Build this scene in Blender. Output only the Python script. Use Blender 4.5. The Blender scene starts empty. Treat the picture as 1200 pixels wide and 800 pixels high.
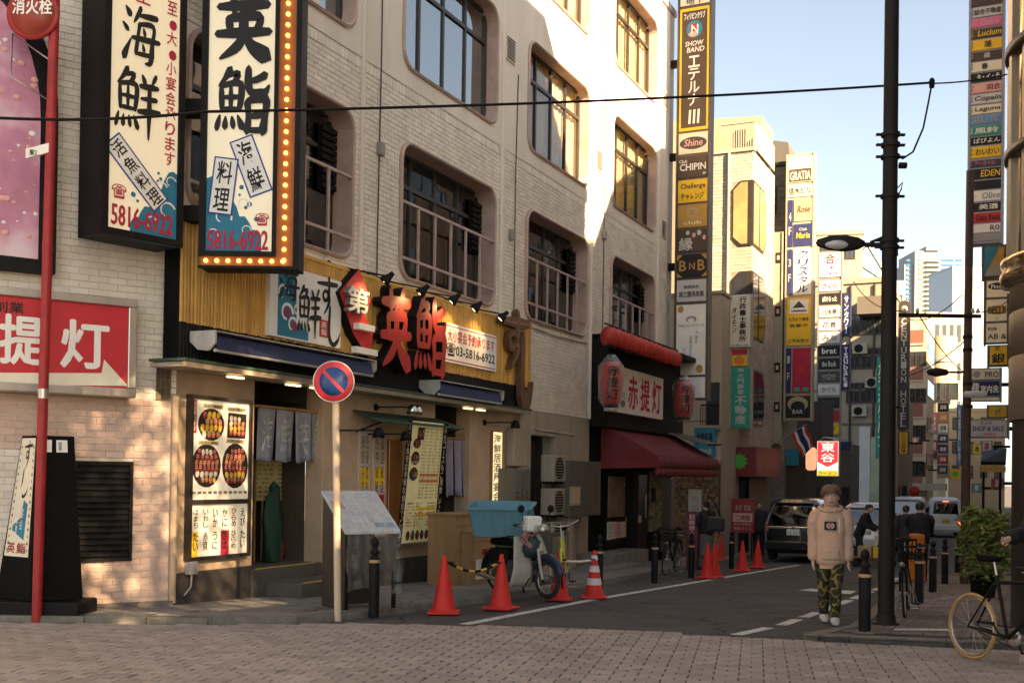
import bpy,bmesh,math,random
from mathutils import Vector,Matrix,Euler
random.seed(7)
R = math.radians
SC = bpy.context.scene
COL = SC.collection
FPX,EYE = 1300.0,1.6
ROLL,PITCH,CY = 0.0145,0.0132,540.0
cd = bpy.data.cameras.new('camera')
cam = bpy.data.objects.new('camera',cd)
COL.objects.link(cam)
cd.sensor_width = 36.0
cd.lens = 36.0*FPX/1200.0
cd.shift_y =(CY-400.0)/1200.0
cd.clip_start,cd.clip_end = 0.1,3000.0
CAM_R = Euler((math.pi/2+PITCH,0,0)).to_matrix()@Matrix.Rotation(ROLL,3,'Z')
cam.matrix_world = Matrix.Translation((0,0,EYE))@CAM_R.to_4x4()
SC.camera = cam
SUN_DIR = Vector((0.547,-0.694,0.469)).normalized()
W = bpy.data.worlds.new('World')
SC.world = W
W.use_nodes = True
wn = W.node_tree.nodes
sky = wn.new('ShaderNodeTexSky')
sky.sky_type = 'NISHITA'
sky.sun_disc = False
sky.sun_elevation = math.asin(SUN_DIR.z)
sky.sun_rotation = math.atan2(SUN_DIR.x,SUN_DIR.y)
sky.air_density,sky.dust_density,sky.ozone_density = 0.65,1.0,1.0
wn['Background'].inputs['Strength'].default_value = 0.05
hs_ = wn.new('ShaderNodeHueSaturation');hs_.inputs['Saturation'].default_value = 0.72
W.node_tree.links.new(sky.outputs[0],hs_.inputs['Color'])
W.node_tree.links.new(hs_.outputs[0],wn['Background'].inputs['Color'])
sl = bpy.data.lights.new('sun','SUN')
sl.energy,sl.angle,sl.color = 4.2,R(0.5),(1.0,0.73,0.50)
sun = bpy.data.objects.new('sun',sl)
COL.objects.link(sun)
sun.rotation_euler =(-SUN_DIR).to_track_quat('-Z','Y').to_euler()
SC.view_settings.view_transform = 'Standard'
SC.view_settings.look = 'None'
SC.view_settings.gamma = 1.0
SC.view_settings.exposure = 2.9
SC.view_settings.use_white_balance = True
SC.view_settings.white_balance_temperature = 7500
SC.view_settings.white_balance_tint = 5
SC.render.engine = 'CYCLES'
SC.cycles.max_bounces = 8
SC.cycles.sample_clamp_indirect = 6.0
def ray(px,py):
 return CAM_R@Vector(((px-600.0)/FPX,-(py-CY)/FPX,-1.0))
def at(px,py,Y):
 d = ray(px,py)
 return Vector((0,0,EYE))+d*(Y/d.y)
GZ =[(-1e4,0),(11.5,0),(34,-0.85),(54,-1.05),(90,-1.25),(1e5,-1.25)]
def gz(y):
 for(a,za),(b,zb)in zip(GZ,GZ[1:]):
  if y<=b:
   return za+(zb-za)*(y-a)/(b-a)
 return GZ[-1][1]
def gnd(px,py,up=0.0):
 d = ray(px,py)
 lo,hi = 1.0,400.0
 for _ in range(60):
  m =(lo+hi)/2
  p = Vector((0,0,EYE))+d*(m/d.y)
  if p.z>gz(p.y)+up:lo = m
  else:hi = m
 return p
class Frame:
 """a vertical facade's own axes: x along it (to the right as one faces it), y into the building, z up"""
 def __init__(self,ox,oy,dx,dy):
  l = math.hypot(dx,dy)
  self.o = Vector((ox,oy,0));self.a = math.atan2(dy,dx)
  self.ux = Vector((dx/l,dy/l,0));self.uy = Vector((-dy/l,dx/l,0))
 def w(self,x,y,z):
  return self.o+self.ux*x+self.uy*y+Vector((0,0,z))
 def px(self,px,py,y=0.0):
  """the point (x, z) of the plane at depth y that the pixel's ray meets"""
  d = ray(px,py);e = Vector((0,0,EYE))
  q = self.o+self.uy*y
  t =(q-e).dot(self.uy)/d.dot(self.uy)
  p = e+d*t
  return(p-self.o).dot(self.ux),p.z
 def loc(self,p):
  q = p-self.o
  return q.dot(self.ux),q.dot(self.uy),p.z
WORLD = Frame(0,0,1,0)
_t = 605.0/1300.0
FM = Frame(-4.06,13.36,_t,1.0)
FL = Frame(-4.06,13.36,0.825,0.565)
def tag(o,label=None,cat=None,group=None,kind=None):
 if label:o['label'] = label
 if cat:o['category'] = cat
 if group:o['group'] = group
 if kind:o['kind'] = kind
 return o
def thing(name,label,cat,frame=WORLD,base=(0,0,0),group=None,kind=None):
 o = bpy.data.objects.new(name,None)
 o.empty_display_size = 0.2
 COL.objects.link(o)
 o.location = frame.w(*base)
 o.rotation_euler =(0,0,frame.a)
 o['bx'],o['by'],o['bz'] = base
 return tag(o,label,cat,group,kind)
def base_of(o):
 while o is not None:
  if 'bx' in o:return Vector((o['bx'],o['by'],o['bz']))
  o = o.parent
 return Vector((0,0,0))
class MB:
 """collects shapes, then links them as ONE mesh object"""
 def __init__(self):
  self.v,self.f,self.m,self.s =[],[],[],[]
 def add(self,vs,fs,mi=0,smooth=False):
  n = len(self.v)
  self.v +=[tuple(p)for p in vs]
  for f in fs:
   self.f.append(tuple(i+n for i in f));self.m.append(mi);self.s.append(smooth)
  return self
 def box(self,x0,x1,y0,y1,z0,z1,mi=0):
  if x0>x1:x0,x1 = x1,x0
  if y0>y1:y0,y1 = y1,y0
  if z0>z1:z0,z1 = z1,z0
  return self.hexa([(x0,y0,z0),(x1,y0,z0),(x1,y1,z0),(x0,y1,z0),(x0,y0,z1),(x1,y0,z1),(x1,y1,z1),(x0,y1,z1)],mi)
 def hexa(self,p,mi=0):
  return self.add(p,[(3,2,1,0),(4,5,6,7),(0,1,5,4),(1,2,6,5),(2,3,7,6),(3,0,4,7)],mi)
 def bbox(self,x0,x1,y0,y1,z0,z1,b=0.01,mi=0):
  """a box with chamfered edges"""
  if x0>x1:x0,x1 = x1,x0
  if y0>y1:y0,y1 = y1,y0
  if z0>z1:z0,z1 = z1,z0
  bm = bmesh.new()
  bmesh.ops.create_cube(bm,size=1)
  for v in bm.verts:
   v.co = Vector(((x0+x1)/2+v.co.x*(x1-x0),(y0+y1)/2+v.co.y*(y1-y0),(z0+z1)/2+v.co.z*(z1-z0)))
  bmesh.ops.bevel(bm,geom=bm.edges[:],offset=b,segments=2,profile=0.5,affect='EDGES')
  self.bm(bm,mi);bm.free()
  return self
 def bm(self,bm,mi=0,smooth=False):
  bm.verts.index_update()
  return self.add([v.co for v in bm.verts],[[v.index for v in f.verts]for f in bm.faces],mi,smooth)
 def quad(self,a,b,c,d,mi=0):
  return self.add([a,b,c,d],[(0,1,2,3)],mi)
 def ext(self,poly,y0,y1,mi=0,mside=None):
  """an outline in the x-z plane given depth along y"""
  n = len(poly)
  ar = sum(poly[i][0]*poly[(i+1)%n][1]-poly[(i+1)%n][0]*poly[i][1]for i in range(n))
  if ar<0:poly = poly[::-1]
  if y0>y1:y0,y1 = y1,y0
  vs =[(x,y0,z)for x,z in poly]+[(x,y1,z)for x,z in poly]
  self.add(vs,[tuple(range(n))],mi)
  k = len(self.v)-2*n
  for f in[tuple(range(2*n-1,n-1,-1))]+[((i+1)%n,i,i+n,(i+1)%n+n)for i in range(n)]:
   self.f.append(tuple(j+k for j in f));self.m.append(mi if mside is None else mside);self.s.append(False)
  return self
 def plan(self,poly,z0,z1,mi=0):
  """an outline in the x-y plane given height"""
  n = len(poly)
  ar = sum(poly[i][0]*poly[(i+1)%n][1]-poly[(i+1)%n][0]*poly[i][1]for i in range(n))
  if ar<0:poly = poly[::-1]
  vs =[(x,y,z0)for x,y in poly]+[(x,y,z1)for x,y in poly]
  return self.add(vs,[tuple(range(n-1,-1,-1)),tuple(range(n,2*n))]+[(i,(i+1)%n,(i+1)%n+n,i+n)for i in range(n)],mi)
 def tube(self,pts,r,n=8,mi=0,smooth=True,closed=False):
  pts =[Vector(p)for p in pts]
  k = len(pts)
  rs = r if isinstance(r,(list,tuple))else[r]*k
  vs,fs,up =[],[],None
  for i,p in enumerate(pts):
   if closed:t = pts[(i+1)%k]-pts[i-1]
   else:t = pts[min(i+1,k-1)]-pts[max(i-1,0)]
   if t.length<1e-9:t = Vector((0,0,1))
   t.normalize()
   if up is None:
    up = Vector((0,0,1))if abs(t.z)<0.9 else Vector((1,0,0))
   a =(up-t*up.dot(t))
   if a.length<1e-6:a = t.orthogonal()
   a.normalize();up = a
   b = t.cross(a)
   for j in range(n):
    q = 2*math.pi*j/n
    vs.append(p+(a*math.cos(q)+b*math.sin(q))*rs[i])
  for i in range(k if closed else k-1):
   i2 =(i+1)%k
   for j in range(n):
    fs.append((i*n+j,i*n+(j+1)%n,i2*n+(j+1)%n,i2*n+j))
  self.add(vs,fs,mi,smooth)
  if not closed:
   self.add(vs[:n],[tuple(range(n-1,-1,-1))],mi)
   self.add(vs[-n:],[tuple(range(n))],mi)
  return self
 def lathe(self,prof,c=(0,0,0),n=16,mi=0,axis='z',smooth=True,sx=1,sy=1):
  vs,fs =[],[]
  for r,z in prof:
   for j in range(n):
    q = 2*math.pi*j/n
    x,y = r*math.cos(q)*sx,r*math.sin(q)*sy
    p =(x,y,z)if axis=='z' else(x,z,y)if axis=='y' else(z,x,y)
    vs.append((p[0]+c[0],p[1]+c[1],p[2]+c[2]))
  for i in range(len(prof)-1):
   for j in range(n):
    f =(i*n+j,i*n+(j+1)%n,(i+1)*n+(j+1)%n,(i+1)*n+j)
    fs.append(f if axis!='y' else f[::-1])
  self.add(vs,fs,mi,smooth)
  for i,rev in((0,True),(len(prof)-1,False)):
   if prof[i][0]>1e-6:
    self.add(vs[i*n:(i+1)*n],[tuple(range(n-1,-1,-1)if rev!=(axis=='y')else range(n))],mi)
  return self
 def ball(self,c,r,n=12,mi=0,sx=1,sy=1,sz=1):
  return self.lathe([(r*math.sin(math.pi*i/n)+(1e-7),-r*math.cos(math.pi*i/n)*sz)for i in range(n+1)],c,n+4,mi,'z',True,sx,sy)
 def xf(self,M,start=0):
  for i in range(start,len(self.v)):
   self.v[i] = tuple(M@Vector(self.v[i]))
  return self
 def grid(self,fn,nu,nv,mi=0,smooth=True,thick=0.0):
  vs =[fn(i/nu,j/nv)for j in range(nv+1)for i in range(nu+1)]
  fs =[(j*(nu+1)+i,j*(nu+1)+i+1,(j+1)*(nu+1)+i+1,(j+1)*(nu+1)+i)for j in range(nv)for i in range(nu)]
  return self.add(vs,fs,mi,smooth)
 def build(self,name,mats,parent=None,frame=None,label=None,cat=None,group=None,kind=None,solid=0.0):
  me = bpy.data.meshes.new(name)
  b = base_of(parent)if parent is not None else Vector((0,0,0))
  if parent is None and frame is not None:
   xs =[p[0]for p in self.v];ys =[p[1]for p in self.v];zs =[p[2]for p in self.v]
   b = Vector(((min(xs)+max(xs))/2,(min(ys)+max(ys))/2,min(zs)))
  me.from_pydata([(p[0]-b.x,p[1]-b.y,p[2]-b.z)for p in self.v],[],self.f)
  if not isinstance(mats,(list,tuple)):mats =[mats]
  for m in mats:me.materials.append(m)
  me.polygons.foreach_set('material_index',[min(i,len(mats)-1)for i in self.m])
  me.polygons.foreach_set('use_smooth',self.s)
  me.update()
  o = bpy.data.objects.new(name,me)
  COL.objects.link(o)
  if parent is not None:o.parent = parent
  elif frame is not None:
   o.location = frame.w(*b);o.rotation_euler =(0,0,frame.a)
   o['bx'],o['by'],o['bz'] = b
  if solid:
   md = o.modifiers.new('solid','SOLIDIFY');md.thickness = solid;md.offset = 0
  return tag(o,label,cat,group,kind)
KIDS = None
def copy_tree(o,parent=None):
 global KIDS
 c = o.copy()
 COL.objects.link(c)
 if parent is not None:c.parent = parent
 for ch in list(o.children):copy_tree(ch,c)
 return c
def repeat(o,loc,rz=None,label=None,group=None):
 c = copy_tree(o)
 c.location = loc
 if rz is not None:c.rotation_euler =(0,0,rz)
 if label:c['label'] = label
 if group:c['group'] = group
 return c
MATS ={}
def mat(name,c,r=0.6,metal=0.0,var=0.12,scale=6.0,bump=0.0,bscale=40.0,dirt=0.0,dirtc=(0.05,0.04,0.03),emit=None,es=0.0,alpha=None,spec=None,streak=False,coat=0.0,trans=0.0,world=False):
 if name in MATS:return MATS[name]
 m = bpy.data.materials.new(name)
 m.use_nodes = True
 nt = m.node_tree;N = nt.nodes;L = nt.links
 p = N['Principled BSDF']
 p.inputs['Roughness'].default_value = r
 p.inputs['Metallic'].default_value = metal
 if spec is not None:p.inputs['Specular IOR Level'].default_value = spec
 if coat:p.inputs['Coat Weight'].default_value = coat;p.inputs['Coat Roughness'].default_value = 0.05
 if trans:p.inputs['Transmission Weight'].default_value = trans
 tc = N.new('ShaderNodeTexCoord')
 src = tc.outputs['Object']if not world else N.new('ShaderNodeNewGeometry').outputs['Position']
 if streak:
  mp = N.new('ShaderNodeMapping');mp.inputs['Scale'].default_value =(1,1,0.12)
  L.new(src,mp.inputs['Vector']);src2 = mp.outputs[0]
 else:src2 = src
 nz = N.new('ShaderNodeTexNoise');nz.inputs['Scale'].default_value = scale;nz.inputs['Detail'].default_value = 6;nz.inputs['Roughness'].default_value = 0.62
 L.new(src2,nz.inputs['Vector'])
 rp = N.new('ShaderNodeValToRGB')
 a,b = max(0,1-var),1+var
 rp.color_ramp.elements[0].position,rp.color_ramp.elements[1].position = 0.3,0.7
 rp.color_ramp.elements[0].color =(c[0]*a,c[1]*a,c[2]*a,1)
 rp.color_ramp.elements[1].color =(min(1,c[0]*b),min(1,c[1]*b),min(1,c[2]*b),1)
 L.new(nz.outputs['Fac'],rp.inputs['Fac'])
 out = rp.outputs['Color']
 if dirt:
  n2 = N.new('ShaderNodeTexNoise');n2.inputs['Scale'].default_value = scale*0.35;n2.inputs['Detail'].default_value = 9;n2.inputs['Roughness'].default_value = 0.7
  L.new(src2,n2.inputs['Vector'])
  r2 = N.new('ShaderNodeValToRGB')
  r2.color_ramp.elements[0].position,r2.color_ramp.elements[1].position = 0.48,0.72
  r2.color_ramp.elements[0].color =(0,0,0,1);r2.color_ramp.elements[1].color =(dirt,dirt,dirt,1)
  L.new(n2.outputs['Fac'],r2.inputs['Fac'])
  mx = N.new('ShaderNodeMix');mx.data_type = 'RGBA'
  L.new(r2.outputs['Color'],mx.inputs[0]);L.new(out,mx.inputs[6]);mx.inputs[7].default_value =(*dirtc,1)
  out = mx.outputs[2]
  mr = N.new('ShaderNodeMath');mr.operation = 'MULTIPLY_ADD';mr.inputs[1].default_value = 0.3;mr.inputs[2].default_value = r
  mr.use_clamp = True
  L.new(n2.outputs['Fac'],mr.inputs[0])
  if metal==0 and r>0.25:L.new(mr.outputs[0],p.inputs['Roughness'])
 L.new(out,p.inputs['Base Color'])
 if bump:
  nb = N.new('ShaderNodeTexNoise');nb.inputs['Scale'].default_value = bscale;nb.inputs['Detail'].default_value = 5
  L.new(src,nb.inputs['Vector'])
  bp = N.new('ShaderNodeBump');bp.inputs['Strength'].default_value = bump;bp.inputs['Distance'].default_value = 0.02
  L.new(nb.outputs['Fac'],bp.inputs['Height']);L.new(bp.outputs[0],p.inputs['Normal'])
 if emit:
  p.inputs['Emission Color'].default_value =(*emit,1);p.inputs['Emission Strength'].default_value = es
 if alpha is not None:p.inputs['Alpha'].default_value = alpha
 MATS[name] = m
 return m
def pal(key):
 """plain painted or printed colours used on signs"""
 return mat('print_'+key,PAL[key],0.55,var=0.10,scale=2.5,dirt=0.25,dirtc=tuple(v*.6+.02 for v in PAL[key]))
PAL = dict(black=(0.008,0.007,0.007),white=(0.78,0.76,0.70),cream=(0.74,0.67,0.52),red=(0.50,0.025,0.03),crimson=(0.42,0.012,0.045),blue=(0.02,0.05,0.26),navy=(0.012,0.02,0.10),teal=(0.015,0.19,0.28),sea=(0.012,0.17,0.27),green=(0.02,0.30,0.22),lime=(0.10,0.55,0.06),yellow=(0.80,0.50,0.03),gold=(0.45,0.26,0.06),orange=(0.75,0.22,0.03),pink=(0.68,0.16,0.30),brown=(0.07,0.045,0.03),grey=(0.30,0.29,0.28),tan=(0.42,0.32,0.20),purple=(0.10,0.03,0.16),palepink=(0.70,0.36,0.33),dgrey=(0.05,0.05,0.05),skyblue=(0.10,0.32,0.62),lightgrey=(0.52,0.51,0.49))
_GL ={}
def glyph(s,bold=0.0):
 k =(s,bold)
 if k not in _GL:
  c = bpy.data.curves.new('lettering','FONT')
  c.body = s;c.resolution_u = 2;c.offset = bold
  o = bpy.data.objects.new('lettering',c)
  me = bpy.data.meshes.new_from_object(o)
  vs =[tuple(v.co[:2])for v in me.vertices]
  fs =[tuple(p.vertices)for p in me.polygons]
  bpy.data.objects.remove(o);bpy.data.curves.remove(c);bpy.data.meshes.remove(me)
  if not vs:vs =[(0,0),(0.4,0),(0,0.01)];fs =[]
  _GL[k] =(vs,fs)
 return _GL[k]
def text(mb,s,x0,x1,z0,z1,y,mi=0,bold=0.0,vert=False,slant=0.0,fit=True,line=None):
 """print s into the rectangle x0..x1, z0..z1 of the plane at depth y (reads from -y)"""
 if vert:
  n = len(s);h =(z1-z0)/n
  for i,ch in enumerate(s):
   zt = z1-i*h
   if ch==' ':continue
   if ch in 'ー－-―':
    text(mb,'｜',x0+(x1-x0)*.4,x1-(x1-x0)*.4,zt-h*0.93,zt-h*0.07,y,mi,bold);continue
   small = 0.22 if ch in 'ゃゅょっャュョッ・' else 0.0
   text(mb,ch,x0+(x1-x0)*small,x1,zt-h*0.95,zt-h*(0.05+small),y,mi,bold,slant=slant)
  return mb
 if bold>0.012:
  k = bold*0.62*(z1-z0)
  for j,(dx,dz)in enumerate(((-k,0),(k,0),(0,k*.8),(0,-k*.8))):
   text(mb,s,x0+dx,x1+dx,z0+dz,z1+dz,y-0.0003*j,mi,0.006,False,slant,fit)
  return mb
 vs,fs = glyph(s,bold)
 xs =[v[0]for v in vs];ys =[v[1]for v in vs]
 a,b,c,d = min(xs),max(xs),min(ys),max(ys)
 sx =(x1-x0)/max(b-a,1e-6);sz =(z1-z0)/max(d-c,1e-6)
 if not fit:sx = sz = min(sx,sz)
 ox =(x0+x1)/2-(a+b)/2*sx;oz =(z0+z1)/2-(c+d)/2*sz
 mb.add([(ox+u*sx+slant*(oz+w*sz-z0),y,oz+w*sz)for u,w in vs],[f for f in fs],mi)
 return mb
BR ={'海':[[(.12,.92,.03),(.24,.80,.10)],[(.05,.64,.03),(.18,.54,.09)],[(.08,.06,.09),(.16,.22,.07),(.27,.42,.02)],[(.50,.97,.07),(.42,.82,.06),(.32,.68,.02)],[(.44,.83,.05),(.92,.87,.08)],[(.47,.70,.06),(.43,.45,.06),(.38,.17,.06)],[(.45,.68,.05),(.82,.71,.06),(.80,.40,.07),(.76,.10,.08),(.62,.05,.02)],[(.29,.43,.06),(.98,.47,.08)],[(.37,.18,.06),(.84,.21,.05)],[(.57,.63,.03),(.61,.52,.07)],[(.55,.37,.03),(.59,.26,.07)]],'魚':[[(.28,.99,.07),(.18,.85,.06),(.05,.72,.02)],[(.22,.88,.05),(.42,.91,.06),(.32,.75,.05)],[(.10,.73,.06),(.12,.35,.06)],[(.10,.72,.05),(.47,.75,.07),(.45,.36,.06)],[(.11,.55,.04),(.45,.56,.05)],[(.11,.37,.05),(.46,.38,.05)],[(.285,.73,.05),(.285,.38,.05)],[(.08,.28,.03),(.02,.08,.08)],[(.19,.26,.03),(.18,.10,.08)],[(.31,.26,.03),(.34,.11,.08)],[(.42,.28,.03),(.51,.10,.09)]],'羊':[[(.60,.94,.03),(.67,.82,.09)],[(.92,.97,.08),(.82,.81,.03)],[(.55,.76,.06),(.97,.79,.07)],[(.58,.57,.05),(.94,.60,.07)],[(.51,.36,.06),(1.02,.41,.08)],[(.77,.78,.07),(.77,.40,.07),(.76,-.04,.04)]],'英':[[(.05,.80,.08),(.95,.85,.09)],[(.31,.98,.08),(.34,.69,.07)],[(.71,1.0,.08),(.65,.71,.07)],[(.23,.63,.08),(.27,.42,.08)],[(.21,.62,.07),(.78,.66,.08),(.74,.42,.08)],[(.02,.38,.08),(.98,.43,.10)],[(.50,.76,.08),(.50,.42,.09),(.40,.20,.09),(.08,.0,.03)],[(.53,.40,.06),(.66,.20,.11),(.95,.03,.14)]],'旨':[[(.96,.90,.07),(.80,.83,.07),(.64,.79,.03)],[(.62,1.0,.08),(.62,.74,.08),(.70,.62,.08),(.92,.62,.08),(1.02,.74,.03)],[(.60,.50,.07),(.63,.25,.07),(.60,.03,.08)],[(.60,.50,.07),(.95,.53,.08),(.94,.25,.08),(.90,.02,.09)],[(.63,.27,.05),(.92,.29,.06)],[(.62,.06,.06),(.92,.06,.06)]],'す':[[(.06,.77,.06),(.94,.83,.09)],[(.56,.99,.07),(.57,.62,.07),(.52,.42,.07),(.38,.36,.06),(.31,.50,.05),(.42,.61,.05),(.56,.52,.07),(.56,.28,.07),(.36,.0,.03)]],'し':[[(.32,.99,.06),(.28,.60,.09),(.29,.22,.10),(.48,.03,.09),(.72,.12,.07),(.90,.36,.02)]],}
BR['鮮'] = BR['魚']+BR['羊']
BR['鮨'] = BR['魚']+BR['旨']
def _spline(st,k=5):
 if len(st)<3 and k:
  return[tuple(st[0][j]+(st[1][j]-st[0][j])*i/3 for j in range(3))for i in range(4)]
 out =[]
 for i in range(len(st)-1):
  p0,p1,p2,p3 = st[max(i-1,0)],st[i],st[i+1],st[min(i+2,len(st)-1)]
  for q in range(k):
   t = q/k
   out.append(tuple(0.5*(2*p1[j]+(p2[j]-p0[j])*t+(2*p0[j]-5*p1[j]+4*p2[j]-p3[j])*t*t+(3*p1[j]-p0[j]-3*p2[j]+p3[j])*t**3)for j in range(3)))
 out.append(tuple(st[-1]))
 return out
def brush(mb,ch,x0,x1,z0,z1,y,mi=0,fat=1.0,depth=0.0,mside=None):
 """a brush-written character; with depth it is a cut-out letter standing proud"""
 for si,st in enumerate(BR[ch]):
  sp = _spline(st)
  L,Rr =[],[]
  for i,(u,w,wd)in enumerate(sp):
   a = sp[max(i-1,0)];b = sp[min(i+1,len(sp)-1)]
   dx,dz = b[0]-a[0],b[1]-a[1]
   l = math.hypot(dx,dz)or 1
   nx,nz = -dz/l,dx/l
   h = max(wd,.012)*fat*0.62*(1+0.10*math.sin(7*i+3*si))
   if i in(0,len(sp)-1):h*=0.72
   L.append((u+nx*h,w+nz*h));Rr.append((u-nx*h,w-nz*h))
  a,b = sp[0],sp[1];l = math.hypot(b[0]-a[0],b[1]-a[1])or 1
  cap0 =(a[0]-(b[0]-a[0])/l*a[2]*fat*.4,a[1]-(b[1]-a[1])/l*a[2]*fat*.4)
  a,b = sp[-1],sp[-2];l = math.hypot(b[0]-a[0],b[1]-a[1])or 1
  cap1 =(a[0]-(b[0]-a[0])/l*a[2]*fat*.4,a[1]-(b[1]-a[1])/l*a[2]*fat*.4)
  T = lambda p:(x0+p[0]*(x1-x0),z0+p[1]*(z1-z0))
  yy = y-0.0006*si
  n = len(L)
  pts =[T(p)for p in L]+[T(p)for p in Rr]+[T(cap0),T(cap1)]
  fs =[(i,i+n,i+n+1,i+1)for i in range(n-1)]+[(2*n,n,0),(n-1,2*n-1,2*n+1)]
  if depth==0:
   mb.add([(p[0],yy,p[1])for p in pts],fs,mi)
  else:
   yb = y+depth
   mb.add([(p[0],yy,p[1])for p in pts],fs,mi)
   ring =[2*n]+list(range(n,2*n))+[2*n+1]+list(range(n-1,-1,-1))
   vs =[(pts[i][0],yy,pts[i][1])for i in ring]+[(pts[i][0],yb,pts[i][1])for i in ring]
   k = len(ring)
   mb.add(vs,[(i,(i+1)%k,(i+1)%k+k,i+k)for i in range(k)],mi if mside is None else mside)
 return mb
# ================================================================== materials of the setting
M_ASPH = mat('asphalt',(0.066,0.061,0.055),0.85,var=0.28,scale=1.7,bump=0.6,bscale=150,dirt=0.55,dirtc=(0.10,0.093,0.083),world=True)
M_PAVE = mat('pavement_concrete',(0.19,0.17,0.15),0.85,var=0.2,scale=5,bump=0.35,bscale=90,dirt=0.5,dirtc=(0.06,0.054,0.047),world=True)
M_KERB = mat('kerb_stone_grey',(0.16,0.145,0.12),0.85,var=0.2,scale=9,bump=0.4,bscale=60,dirt=0.5,dirtc=(0.04,0.045,0.025))
M_LINE = mat('worn_road_paint',(0.55,0.54,0.50),0.7,var=0.15,scale=26,dirt=0.95,dirtc=(0.055,0.052,0.05),world=True)
M_JOINT = mat('paver_joint_sand',(0.06,0.045,0.04),0.95,var=0.2,scale=30)
def cracks(m,scale,width,col):
 """fine dark cracks wandering over a ground surface"""
 nt = m.node_tree;N = nt.nodes;p = N['Principled BSDF'];L = nt.links
 src = p.inputs['Base Color'].links[0].from_socket
 g = N.new('ShaderNodeNewGeometry');nz = N.new('ShaderNodeTexNoise');nz.inputs['Scale'].default_value = 1.5;nz.inputs['Detail'].default_value = 5
 ad = N.new('ShaderNodeVectorMath');ad.operation = 'MULTIPLY_ADD';ad.inputs[1].default_value =(.8,.8,.8)
 v = N.new('ShaderNodeTexVoronoi');v.feature = 'DISTANCE_TO_EDGE';v.inputs['Scale'].default_value = scale
 lt = N.new('ShaderNodeMath');lt.operation = 'LESS_THAN';lt.inputs[1].default_value = width
 mx = N.new('ShaderNodeMix');mx.data_type = 'RGBA';mx.inputs[7].default_value =(*col,1)
 L.new(g.outputs['Position'],nz.inputs['Vector']);L.new(nz.outputs['Color'],ad.inputs[0]);L.new(g.outputs['Position'],ad.inputs[2]);L.new(ad.outputs[0],v.inputs['Vector'])
 L.new(v.outputs['Distance'],lt.inputs[0]);L.new(lt.outputs[0],mx.inputs[0]);L.new(src,mx.inputs[6]);L.new(mx.outputs[2],p.inputs['Base Color'])
cracks(M_ASPH,.32,.006,(.028,.026,.024));cracks(M_PAVE,.5,.006,(.05,.045,.04))
def island_mat(name,c,r,spread,scale=8,dirt=0.3,dirtc=(0.06,0.05,0.045),bump=0.25,bscale=60,tint=None):
 """like mat(), with every brick of the mesh a little lighter or darker than its neighbours"""
 m = mat(name,c,r,var=0.12,scale=scale,dirt=dirt,dirtc=dirtc,bump=bump,bscale=bscale,world=True)
 nt = m.node_tree;N = nt.nodes;p = N['Principled BSDF']
 src = p.inputs['Base Color'].links[0].from_socket
 g = N.new('ShaderNodeNewGeometry');oi = N.new('ShaderNodeObjectInfo')
 ad = N.new('ShaderNodeMath');ad.operation = 'ADD';nt.links.new(g.outputs['Random Per Island'],ad.inputs[0]);nt.links.new(oi.outputs['Random'],ad.inputs[1])
 fr = N.new('ShaderNodeMath');fr.operation = 'FRACT';nt.links.new(ad.outputs[0],fr.inputs[0])
 mr = N.new('ShaderNodeMapRange');mr.inputs['To Min'].default_value = 1-spread;mr.inputs['To Max'].default_value = 1+spread
 nt.links.new(fr.outputs[0],mr.inputs['Value'])
 h = N.new('ShaderNodeHueSaturation');nt.links.new(mr.outputs[0],h.inputs['Value']);nt.links.new(src,h.inputs['Color'])
 nt.links.new(h.outputs[0],p.inputs['Base Color'])
 return m
M_PAVER = island_mat('clay_paver',(0.275,0.238,0.215),0.75,0.15,scale=2.2,dirt=0.6,dirtc=(0.18,0.145,0.13),bump=0.3,bscale=120)
M_BRICKP = island_mat('right_pavement_brick',(0.15,0.12,0.10),0.8,0.2,scale=3,dirt=0.4)
M_BRICKL = island_mat('glow_tinted_brick',(0.56,0.40,0.325),0.62,0.06,scale=2.5,dirt=0.25,dirtc=(0.36,0.25,0.20),bump=0.25,bscale=40)  # warm glow low on the corner wall, put into the brick colour
M_BRICK = island_mat('cream_painted_brick',(0.70,0.635,0.545),0.62,0.06,scale=2.5,dirt=0.25,dirtc=(0.46,0.39,0.31),bump=0.25,bscale=40)
M_MORTAR = mat('painted_mortar',(0.56,0.50,0.42),0.8,var=0.15,scale=4,dirt=0.4,dirtc=(0.14,0.11,0.08))
M_STUCCO = mat('cream_stucco',(0.70,0.635,0.545),0.75,var=0.07,scale=1.6,bump=0.35,bscale=70,dirt=0.5,dirtc=(0.50,0.43,0.35),streak=True)
M_PINKTILE = mat('pinkish_window_surround',(0.44,0.315,0.27),0.5,var=0.12,scale=3,dirt=0.4,dirtc=(0.16,0.10,0.08),bump=0.1)
M_DKFRAME = mat('dark_bronze_frame',(0.028,0.022,0.018),0.4,var=0.2)
M_RAIL = mat('pinkish_railing_paint',(0.42,0.31,0.27),0.45,var=0.15,scale=8,dirt=0.3)
M_BLIND = mat('cream_blind',(0.62,0.53,0.36),0.7,var=0.1,scale=2)
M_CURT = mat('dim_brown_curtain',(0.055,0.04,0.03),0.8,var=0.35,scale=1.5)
M_BLACK = mat('black_paint',(0.008,0.007,0.007),0.45,var=0.25,scale=5,dirt=0.15,dirtc=(0.016,0.014,0.012),spec=.18)
M_BLACKM = mat('matt_black_board',(0.005,0.0045,0.0045),0.8,var=0.2,scale=5,spec=.12)
M_STEEL = mat('brushed_steel',(0.46,0.43,0.39),0.34,0.9,var=0.12,scale=6,streak=True)
M_TAN = mat('tan_render',(0.47,0.345,0.235),0.75,var=0.1,scale=3,bump=0.25,bscale=80,dirt=0.3,dirtc=(0.30,0.21,0.14))
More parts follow.
